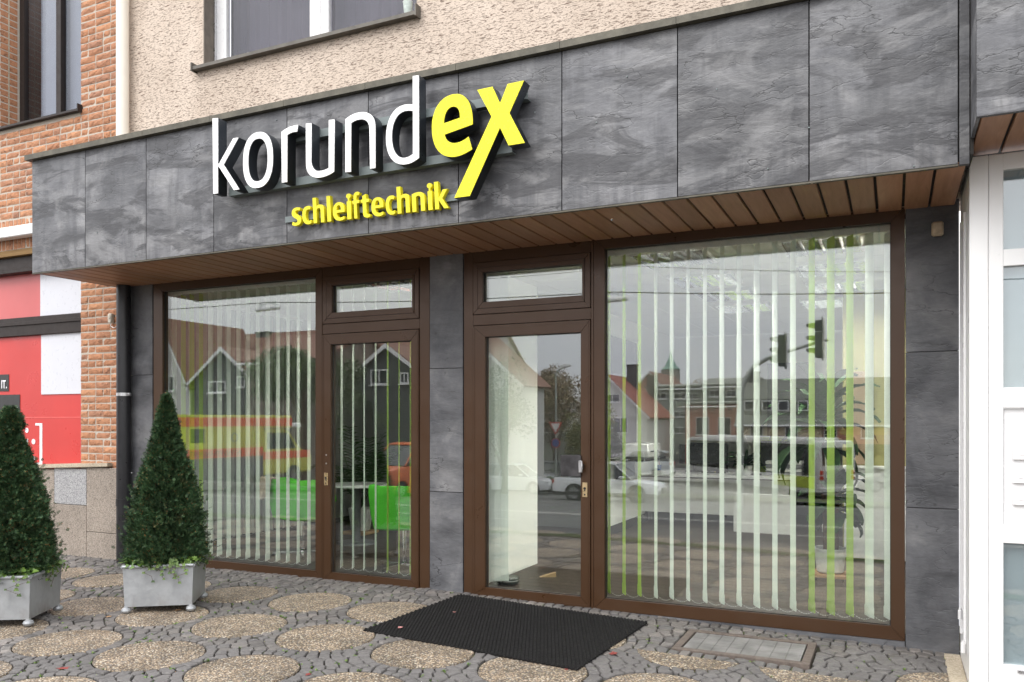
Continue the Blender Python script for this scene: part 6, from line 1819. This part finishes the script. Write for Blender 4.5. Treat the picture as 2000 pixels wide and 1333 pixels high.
p = mY(1084, 760, -44); tree('broadleaf_tree', 'large brown autumn tree mirrored in the right half of the entrance door', p.x, p.y, -2.5, 9.0, 2.5, 2.2, TB, 3, 12000, .14)
p = mY(1148, 800, -42); tree('broadleaf_tree', 'yellow olive tree mirrored at the lock side of the entrance door', p.x, p.y, -2.5, 5.4, 1.6, .7, TY, 4, 5000, .15)
p = mY(985, 790, -27); tree('broadleaf_tree', 'loose leafy tree mirrored before the white house in the entrance door', p.x, p.y, -1.8, 6.2, 1.7, 1.2, TG, 5, 3600, .11)
p = mY(1352, 745, -120); tree('broadleaf_tree', 'thin bare looking tree mirrored above the roofs of the right pane', p.x, p.y, -2.7, 11.2, 2.5, 6, TB, 6, 1500, .22)
p = mY(1192, 840, -55); tree('broadleaf_tree', 'small dark bush mirrored in front of the small white gabled house', p.x, p.y, -2.6, 4.2, 1.2, .4, TG, 7, 2500, .14)
# boundary wall and hedge
bw = tag(PM(MB().box(mY(1040, 850, -44).x, mY(1185, 850, -44).x, -44.3, -44, -2.6, mY(1090, 847, -44).z), 'wall_panel', plain('pale_wall_render', (.42, .42, .38), .9), empty('boundary_wall', (-18, -44, -2.6))).parent, 'long pale boundary wall mirrored in the entrance door', 'wall')
PB('wall_coping', WHITE2, bw, mY(1040, 850, -44).x, mY(1185, 850, -44).x, -44.35, -43.95, mY(1090, 847, -44).z + .001, mY(1090, 847, -44).z + .1)
HEDGE = m_leaf('hedge_leaves', (.02, .045, .012), (.06, .10, .03), .6)
def hedge(label, x0, x1, y, zb, h, d, n, seed):
    rs = np.random.RandomState(seed); t = empty('hedge', ((x0 + x1) / 2, y, zb)); tag(t, label, 'hedge')
    P = np.stack([rs.uniform(x0, x1, n), y + rs.uniform(-d / 2, d / 2, n), zb + h * rs.rand(n) ** .5], 1) - np.array([(x0 + x1) / 2, y, zb]); a = rs.randn(n, 3) * .07; b = rs.randn(n, 3) * .05
    V = np.stack([P - a, P + b, P + a, P - b], 1).reshape(-1, 3); link('leaves', np_mesh('hedge_leaves', V, (np.arange(n)[:, None] * 4 + np.arange(4)), HEDGE), t)
    B('hedge_core', plain('hedge_dark', (.012, .02, .008), .95), t, -(x1 - x0) / 2, (x1 - x0) / 2, -d * .35, d * .35, 0, h * .75)
p = mY(1080, 930, -31); hedge('low hedge on the grass median mirrored behind the white off-roader', p.x - 3, p.x + 2, -31, -2.0, .7, .9, 2500, 3)

# --- street furniture
POLE = plain('grey_galvanised_pole', (.38, .41, .39), .5, .4)
p = mY(1086, 724, -38); sl_ = empty('street_lamp', (p.x, p.y, -2.5)); tag(sl_, 'tall street lamp with a flat pale head mirrored in the entrance door', 'street lamp')
MB().tube([(0, 0, 0), (0, 0, p.z + 2.2), (.08, 0, p.z + 2.45), (.3, 0, p.z + 2.6)], [.07, .05, .045, .04]).build('lamp_pole', POLE, sl_); MB().prism([(.2, p.z + 2.55), (.95, p.z + 2.72), (.95, p.z + 2.82), (.5, p.z + 2.86), (.2, p.z + 2.7)], -.12, .12).build('lamp_head', WHITE2, sl_, bevel=.02)
p = mY(1086, 838, -36); ys = empty('give_way_sign', (p.x, p.y, -2.4)); tag(ys, 'red edged give way triangle above a round blue no stopping sign on a thin pole', 'road sign')
MB().cyl((0, 0, 0), (0, 0, p.z + 2.9), .03, n=8).build('sign_pole', POLE, ys)
zz = p.z + 2.4
MB().prism([(0, zz - .35), (.42, zz + .38), (-.42, zz + .38)], .035, .05).build('sign_rim', RED, ys); MB().prism([(0, zz - .2), (.28, zz + .3), (-.28, zz + .3)], .051, .055).build('sign_face', WHITE2, ys)
MB().cyl((0, .035, zz - .8), (0, .05, zz - .8), .28, n=24).build('sign_rim', RED, ys); MB().cyl((0, .051, zz - .8), (0, .056, zz - .8), .22, n=24).build('sign_face', plain('sign_blue', (.03, .08, .35), .4), ys)
# traffic light mast
Yl = -20.5
TLG = plain('grey_green_signal_housing', (.07, .10, .08), .45)
p0 = mY(1447, 800, Yl); tl = empty('traffic_light', (p0.x, Yl, -1.4)); tag(tl, 'curved mast carrying two hooded traffic signals mirrored in the right pane', 'traffic light')
pts = [(p0.x, Yl, -1.4)] + [tuple(mY(a, b2, Yl)) for a, b2 in ((1447, 830), (1448, 770), (1455, 742), (1472, 716), (1500, 700), (1540, 686), (1590, 671), (1618, 664))]
PM(MB().tube(pts, [.10, .09, .085, .08, .075, .07, .06, .05, .045], 10), 'mast', POLE, tl, smooth=True)
for (a, b2, c) in ((1602, 626, 699), (1530, 655, 716)):
    u, v = mY(a, b2, Yl + .1), mY(a, c, Yl + .1); H_ = u.z - v.z; hz_ = H_ / 3
    hd = PM(MB().box(u.x - .14, u.x + .06, Yl - .1, Yl + .25, v.z, u.z, .02), 'signal_head', TLG, tl)
    B('backing_board', TLG, hd, u.x + .061, u.x + .075, Yl - .25, Yl + .4, v.z - .08, u.z + .08)
    B('board_edge', WHITE2, hd, u.x + .10, u.x + .13, Yl + .0, Yl + .2, v.z, u.z)
    for k in range(3):
        zc = v.z + hz_ * (k + .5)
        MB().prism([(u.x - .14, zc + .12), (u.x - .42, zc + .10), (u.x - .40, zc + .0), (u.x - .14, zc - .06)], Yl - .03, Yl + .17).build('hood', TLG, hd, bevel=.02)
        MB().cyl((u.x - .15, Yl + .07, zc), (u.x - .14, Yl + .07, zc), .1, n=16).build('lens', plain('dark_lens', (.05, .02, .02), .2), hd)
# wires with hanging lamps
def wire(label, pts, r=.012):
    out = []
    for a, b2 in zip(pts, pts[1:]):
        for k in range(8):
            u = k / 8; p = a.lerp(b2, u); out.append((p.x, p.y, p.z - .25 * math.sin(math.pi * u) * ((a - b2).length / 30)))
    out.append(tuple(pts[-1])); o = MB().tube(out, r, 6).build('overhead_wire', DARK, None); return tag(o, label, 'wire')
wire('sagging overhead wire that carries the hanging street lamps, mirrored across all panes', [mY(60, 612, -14), mY(523, 591, -14), mY(1199, 571, -14), mY(1990, 566, -14)], .014)
wire('thin upper overhead wire mirrored near the top of the right pane', [mY(900, 548, -18), mY(1230, 520, -18), mY(1990, 530, -18)], .010)
for px, lb in ((523, 'long hanging street lamp on the wire mirrored in the large left pane'), (1186, 'long hanging street lamp on the wire mirrored at the left end of the right pane')):
    p = mY(px, 592, -14) if px == 523 else mY(px, 573, -14)
    t = empty('hanging_lamp', tuple(p), R(12)); tag(t, lb, 'street lamp', 'lamps hanging on the overhead wire')
    MB().tube([(-.62, 0, -.20), (-.58, 0, -.19), (.58, 0, -.19), (.62, 0, -.20)], [.03, .07, .07, .03], 12).build('lamp_body', WHITE2, t, smooth=True)
    rg = MB()
    for sx_ in (-.4, .4): rg.tube([(sx_ + .07 * math.cos(a), 0, -.06 + .07 * math.sin(a)) for a in [k * math.pi / 8 for k in range(17)]], .012, 6)
    rg.tube([(-.33, 0, -.06), (0, 0, 0), (.33, 0, -.06)], .01, 6); rg.build('hanger', POLE, t)

# --- vehicles
TYRE = plain('tyre_rubber', (.015, .015, .015), .8); RIM = plain('alloy_rim', (.45, .46, .47), .3, .8)
TAIL = plain('red_tail_lamp', (.45, .02, .015), .2); HEAD = plain('clear_headlamp', (.6, .62, .65), .1)
CARG = plain('dark_car_glass', (.02, .025, .028), .06, spec=.8)
def wheel(parent, x, y, r, w, side):
    t = MB().lathe([(r * .64, -w / 2), (r * .92, -w / 2), (r, -w / 2 + .03), (r, w / 2 - .03), (r * .92, w / 2), (r * .64, w / 2)], n=24)
    M_ = Matrix.Translation((x, y, r)) @ Matrix.Rotation(R(90), 4, 'X'); t.v = [tuple(M_ @ Vector(v)) for v in t.v]
    wh = t.build('wheel', TYRE, parent, smooth=True)
    m = MB(); yo = y + side * w * .42
    m.cyl((x, yo - .01, r), (x, yo + .01, r), r * .16, n=12)
    for k in range(10):
        a = k * math.pi / 5; c_, s_ = math.cos(a), math.sin(a)
        m.add([(x + c_ * r * .1 - s_ * .02, yo + .01 * side, r + s_ * r * .1 + c_ * .02), (x + c_ * r * .1 + s_ * .02, yo + .01 * side, r + s_ * r * .1 - c_ * .02), (x + c_ * r * .66 + s_ * .03, yo + .012 * side, r + s_ * r * .66 - c_ * .03), (x + c_ * r * .66 - s_ * .03, yo + .012 * side, r + s_ * r * .66 + c_ * .03)], [(0, 1, 2, 3)])
    n = 24; vs_ = [(x + math.cos(2 * math.pi * k / n) * q_ * r, yo + .012 * side, r + math.sin(2 * math.pi * k / n) * q_ * r) for q_ in (.58, .66) for k in range(n)]
    m.add(vs_, [(k, (k + 1) % n, (k + 1) % n + n, k + n) for k in range(n)])
    m.build('rim', RIM, wh)
def car(label, loc, rz, paint, L_=4.4, W_=1.82, H_=1.6, wb=2.6, r=.36, name='parked_car', suv=True):
    """side profile lofted across the width; nose towards +x"""
    t = empty(name, loc, rz); tag(t, label, 'car', 'cars on the road opposite')
    h0 = .32 if suv else .22; belt = H_ * .60
    lo = [(-L_ / 2 + .02, h0 + .12), (-L_ / 2, belt * .72), (-L_ / 2 + .10, belt + .02), (-L_ / 2 + .35, belt + .04), (L_ * .12, belt), (L_ * .2, belt - .01), (L_ * .33, belt - .07), (L_ * .44, belt - .17), (L_ / 2 - .03, belt - .34), (L_ / 2, h0 + .22), (L_ / 2 - .06, h0 + .05)]
    xf, xr = wb / 2 + .02, -wb / 2 + .02
    bot = []
    for xc in (xf, xr):
        bot.append((xc + r * 1.18, h0)); bot += [(xc + r * 1.18 * math.cos(a), r * .95 + r * 1.18 * math.sin(a)) for a in [k * math.pi / 8 for k in range(9)] if r * .95 + r * 1.18 * math.sin(a) > h0]; bot.append((xc - r * 1.18, h0))
    prof_ = lo + bot
    secs = [(-1, .90, -.03), (-.97, .985, -.01), (-.86, 1, 0), (.86, 1, 0), (.97, .985, -.01), (1, .90, -.03)]
    mb = MB(); n = len(prof_); cz = .62
    for yy, sc_, dz in secs: mb.v += [(x * (1 - (1 - sc_) * .35), yy * W_ / 2, cz + (z - cz) * (1 if z < cz else sc_) + (0 if z < belt * .9 else dz)) for x, z in prof_]
    for k in range(len(secs) - 1): mb.f += [(k * n + i, k * n + (i + 1) % n, (k + 1) * n + (i + 1) % n, (k + 1) * n + i) for i in range(n)]
    mb.f += [tuple(range(n)), tuple(range(5 * n + n - 1, 5 * n - 1, -1))]
    body = mb.build('body', paint, t, smooth=True)
    # greenhouse: glass volume and painted roof
    gp = [(-L_ / 2 + .18, belt - .02), (-L_ / 2 + .45, H_ - .16), (-L_ / 2 + .75, H_ - .05), (L_ * .02, H_ - .03), (L_ * .08, H_ - .07), (L_ * .25, belt - .02)]
    def loft(pts, wb_, wt_, mat, nm, zmax, zmin, grow=0):
        m = MB(); k = len(pts)
        for s_ in (-1, 1): m.v += [(x, s_ * (wb_ + (wt_ - wb_) * (z - zmin) / (zmax - zmin)) / 2, z) for x, z in pts]
        m.f += [(i, (i + 1) % k, (i + 1) % k + k, i + k) for i in range(k)] + [tuple(range(k)), tuple(range(2 * k - 1, k - 1, -1))]
        return m.build(nm, mat, t, bevel=.02)
    loft(gp, W_ * .93, W_ * .72, CARG, 'windows', H_, belt)
    rp = [(-L_ / 2 + .42, H_ - .18), (-L_ / 2 + .72, H_ - .05), (L_ * .02, H_ - .03), (L_ * .09, H_ - .09), (L_ * .085, H_ - .03), (L_ * .015, H_ + .01), (-L_ / 2 + .72, H_ - .005), (-L_ / 2 + .36, H_ - .14)]
    loft(rp, W_ * .955, W_ * .745, paint, 'roof', H_, belt)
    for s_ in (-1, 1):
        for (xa, xb) in ((-L_ * .30, -L_ * .335), (-L_ * .085, -L_ * .11), (L_ * .09, L_ * .25)):
            za, zb2 = H_ - .09, belt
            ya, yb2 = s_ * W_ * .735 / 2, s_ * W_ * .94 / 2
            MB().tube([(xa, ya, za), (xb, yb2, zb2)], .028, 6).build('pillar', paint, t)
        MB().box(L_ * .14, L_ * .19, s_ * (W_ / 2 + .02), s_ * (W_ / 2 + .17), belt + .02, belt + .14, .03).build('mirror', paint, t, smooth=True)
        MB().box(L_ / 2 - .30, L_ / 2 - .06, s_ * (W_ / 2 - .30), s_ * (W_ / 2 - .015), belt - .32, belt - .20, .03).build('headlight', HEAD, t, smooth=True)
        MB().box(-L_ / 2 - .004, -L_ / 2 + .26, s_ * (W_ / 2 - .28), s_ * (W_ / 2 - .012), belt - .24, belt - .06, .03).build('tail_light', TAIL, t, smooth=True)
        MB().box(-L_ / 2 + .1, L_ / 2 - .1, s_ * (W_ / 2 - .03), s_ * (W_ / 2 + .012), h0 - .03, h0 + .10, .02).build('sill_trim', DARK, t) if suv else None
        for xx in (xf, xr): wheel(t, xx, s_ * (W_ / 2 - .13), r, .22, s_)
        for xx in (-L_ * .02, -L_ * .2): B('door_handle', STEEL, t, xx, xx + .14, s_ * (W_ / 2 + .001), s_ * (W_ / 2 + .02), belt - .14, belt - .11, .004)
    B('number_plate', WHITE2, t, -L_ / 2 - .02, -L_ / 2 - .002, -.26, .26, belt - .35, belt - .24, .003)
    B('grille', DARK, t, L_ / 2 - .02, L_ / 2 + .012, -.42, .42, h0 + .10, belt - .34, .02)
    B('rear_bumper', DARK, t, -L_ / 2 - .03, -L_ / 2 + .1, -W_ / 2 + .06, W_ / 2 - .06, h0, h0 + .2, .03)
    return t
CP = plain('white_car_paint', (.74, .76, .78), .2, 0, .01, 1, coat=.6); CS_ = plain('silver_car_paint', (.42, .44, .46), .25, .5, .02, 1, coat=.6); CGY = plain('dark_grey_car_paint', (.11, .115, .13), .25, .4, .02, 1, coat=.6)
p = mY(1191, 930, -25.3); car('white off-roader driving past, mirrored across the entrance door and the right pane', (p.x, p.y, gz(p.x, p.y) - .03), R(-4), CP, 4.4, 1.83, 1.6, 2.6, .365)
p = mY(958, 940, -26); car('white hatchback mirrored behind the drawn vanes of the entrance door', (p.x - .8, p.y - 4.2, -2.05), R(-6), CP, 4.2, 1.76, 1.47, 2.55, .32, suv=False)
p = mY(1078, 920, -43.0); car('silver saloon seen from behind, mirrored low in the entrance door', (p.x, p.y, -2.55), R(80), CS_, 4.5, 1.78, 1.45, 2.7, .32, suv=False)
p = mY(1716, 930, -45); car('dark grey estate car mirrored at the right end of the right pane', (p.x + 1.2, p.y, -2.55), R(180), CGY, 4.6, 1.8, 1.48, 2.7, .33, suv=False)
p = mY(1250, 930, -52); car('white van like car mirrored behind the off-roader bonnet', (p.x, p.y, -2.6), R(176), CP, 4.9, 1.9, 1.95, 2.9, .34, suv=False)
# bus
P_ = mir(1598, 900, 42); Q_ = mir(1338, 900, 53.2); dv = Vector((Q_.x - P_.x, Q_.y - P_.y, 0)).normalized(); ang = math.atan2(dv.y, dv.x)
sd = Vector((-dv.y, dv.x, 0));
if sd.x < 0: sd = -sd
ctr = Vector((P_.x, P_.y, 0)) + dv * 6 + sd * 1.27
bs = empty('city_bus', (ctr.x, ctr.y, -2.55), ang); tag(bs, 'white city bus with dark side windows mirrored low in the right pane', 'bus')
W2 = 1.27; BUSW = plain('white_bus_paint', (.62, .61, .60), .3, 0, .03, 1, coat=.4)
MB().prism([(-6, .35), (6, .35), (6.0, 2.2), (5.9, 2.95), (5.6, 3.05), (-5.6, 3.05), (-5.88, 2.95), (-6, 2.2)], -W2, W2).build('body', BUSW, bs, bevel=.05)
MB().box(-5.2, 4.6, -.9, .9, 3.0, 3.18, .05).build('roof_unit', BUSW, bs)
for s_ in (-1, 1):
    for k in range(7):
        MB().box(-5.5 + k * 1.58, -4.0 + k * 1.58, s_ * (W2 + .012), s_ * (W2 - .02), 1.35, 2.72, .01).build('window', CARG, bs)
    B('window_band', DARK, bs, -5.7, 5.7, s_ * (W2 - .018), s_ * (W2 + .006), 1.2, 2.85, .01)
    B('skirt', plain('lime_bus_panel', (.42, .50, .05), .4), bs, -5.7, -2.6, s_ * (W2 + .002), s_ * (W2 + .02), .55, 1.15, .01)
    for xx in (-3.4, 3.3): wheel(bs, xx, s_ * (W2 - .17), .47, .3, s_)
    for zz in (1.0, 1.28): MB().box(-6.03, -5.96, s_ * (W2 - .1), s_ * (W2 - .34), zz, zz + .22, .02).build('tail_light', TAIL, bs)
MB().box(-6.02, -5.95, -1.0, 1.0, 1.75, 2.7, .05).build('rear_window', CARG, bs); MB().box(-6.03, -5.97, -.85, .85, .8, 1.55, .03).build('engine_cover', plain('grey_engine_cover', (.35, .35, .34), .5), bs); MB().box(-6.1, -5.9, -1.2, 1.2, .35, .62, .05).build('rear_bumper', BUSW, bs)
MB().box(5.96, 6.03, -1.1, 1.1, 1.1, 2.75, .04).build('windscreen', CARG, bs)
# ambulance
P_ = mir(322, 900, 27.4); Q_ = mir(571, 900, 33); dv = Vector((Q_.x - P_.x, Q_.y - P_.y, 0)).normalized(); ang = math.atan2(dv.y, dv.x)
nl = Vector((dv.y, -dv.x, 0));
if nl.x > 0: nl = -nl        # away from the viewer's side
bl_ = (Vector((Q_.x - P_.x, Q_.y - P_.y, 0))).length
og = Vector((P_.x, P_.y, 0)) + nl * 1.05
am = empty('ambulance', (og.x, og.y, -1.02), ang); tag(am, 'yellow ambulance with orange bands mirrored low in the large left pane', 'ambulance')
YE = plain('sulphur_yellow_paint', (.62, .62, .10), .3, 0, .02, 1, coat=.4); OR_ = plain('luminous_orange_band', (.80, .12, .045), .35, 0, .02, 1)
AH = 2.78; AW = 1.05; sgn_ = 1 if (Matrix.Rotation(ang, 3, 'Z') @ Vector((0, 1, 0))).dot(nl) < 0 else -1     # local y of the side facing the shop
xb_ = bl_ * .74
MB().prism([(0, .45), (xb_, .45), (xb_, 2.28), (bl_, 2.28), (bl_, AH - .05), (bl_ - .08, AH), (.08, AH), (0, AH - .05)], -AW, AW).build('box_body', YE, am, bevel=.03)
for s_ in (-1, 1):
    yy = s_ * (AW + .006)
    B('upper_band', OR_, am, .05, bl_ - .02, s_ * (AW - .01), yy, AH - .42, AH - .10); B('lower_band', OR_, am, .0, xb_ - .02, s_ * (AW - .01), yy, 1.22, 1.55); B('lower_panel', plain('dark_grey_panel', (.12, .12, .13), .5), am, 0, xb_ - .02, s_ * (AW - .01), yy, .45, 1.21)
    MB().box(1.1, 1.7, s_ * (AW - .01), s_ * (AW + .012), 1.78, 2.28, .01).build('side_window', CARG, am)
    B('door_seam', DARK, am, bl_ * .68, bl_ * .68 + .02, s_ * (AW - .01), s_ * (AW + .008), .6, AH - .15)
    e_ = link('emblem', MB().lathe([(.13, -.002), (.17, -.002), (.17, .002), (.13, .002)], n=24).mesh('emblem', plain('blue_print', (.05, .15, .3), .4)), am, (bl_ * .5, s_ * (AW + .01), 1.95)); e_.rotation_euler = (R(90), 0, 0)
    tx = link('lettering', text_mesh('INTENSIVTRANSPORT', .26, plain('dark_print', (.15, .08, .06), .4), .003, 'CENTER', .95), am, (bl_ * .36, s_ * (AW + .010), 1.29)); tx.rotation_euler = (R(90), 0, 0 if s_ == -1 else R(180))
    for xx in (1.2, bl_ * .74 + 1.8): wheel(am, xx, s_ * (AW - .14), .38, .25, s_)
x0 = xb_ + .01
MB().prism([(x0, .45), (x0 + 2.9, .45), (x0 + 2.95, 1.15), (x0 + 2.2, 1.45), (x0 + 1.55, 2.15), (x0 + 1.3, 2.25), (x0, 2.25)], -.95, .95).build('cab', YE, am, bevel=.05)
for s_ in (-1, 1):
    MB().prism([(x0 + .3, 1.45), (x0 + 1.95, 1.45), (x0 + 1.45, 2.08), (x0 + .3, 2.1)], s_ * .94, s_ * .965).build('cab_window', CARG, am); B('cab_band', OR_, am, x0 + .02, x0 + 2.8, s_ * .94, s_ * .962, 1.05, 1.35)
MB().prism([(x0 + 2.12, 1.5), (x0 + 2.2, 1.5), (x0 + 1.63, 2.12), (x0 + 1.56, 2.1)], -.8, .8).build('windscreen', CARG, am)
MB().box(bl_ + .02, bl_ + .9, -.8, .8, 2.26, 2.48, .06).build('beacon_fairing', WHITE2, am, smooth=True)
MB().box(-.05, .05, -AW, AW, AH - .14, AH - .02, .02).build('rear_beacon', plain('blue_beacon', (.03, .08, .5), .2), am)
B('rear_step', DARK, am, -.12, .02, -.9, .9, .4, .5, .01)

p = mY(800, 885, -21); car('orange delivery van mirrored low in the left glazed door', (p.x, p.y, gz(p.x, p.y) - .03), R(100), plain('orange_van_paint', (.62, .13, .03), .3), 4.8, 1.9, 2.1, 2.9, .34, suv=False)

for px in (1466, 1500, 1532, 1570):       # roof windows of the long cream house
    a = mY(px, 800, Yk - 1.2); dz = mY(px, 790, Yk - 1.2).z
    MBx = MB().box(a.x - .5, a.x + .5, Yk - 2.2, Yk - .55, dz - .9, dz + .45).build('dormer', R_GR, None); under(MBx, k1)
    B('dormer_frame', WHITE2, MBx, a.x - .42, a.x + .42, Yk - .549, Yk - .52, dz - .55, dz + .3); B('pane', WG, MBx, a.x - .34, a.x + .34, Yk - .519, Yk - .51, dz - .48, dz + .22)
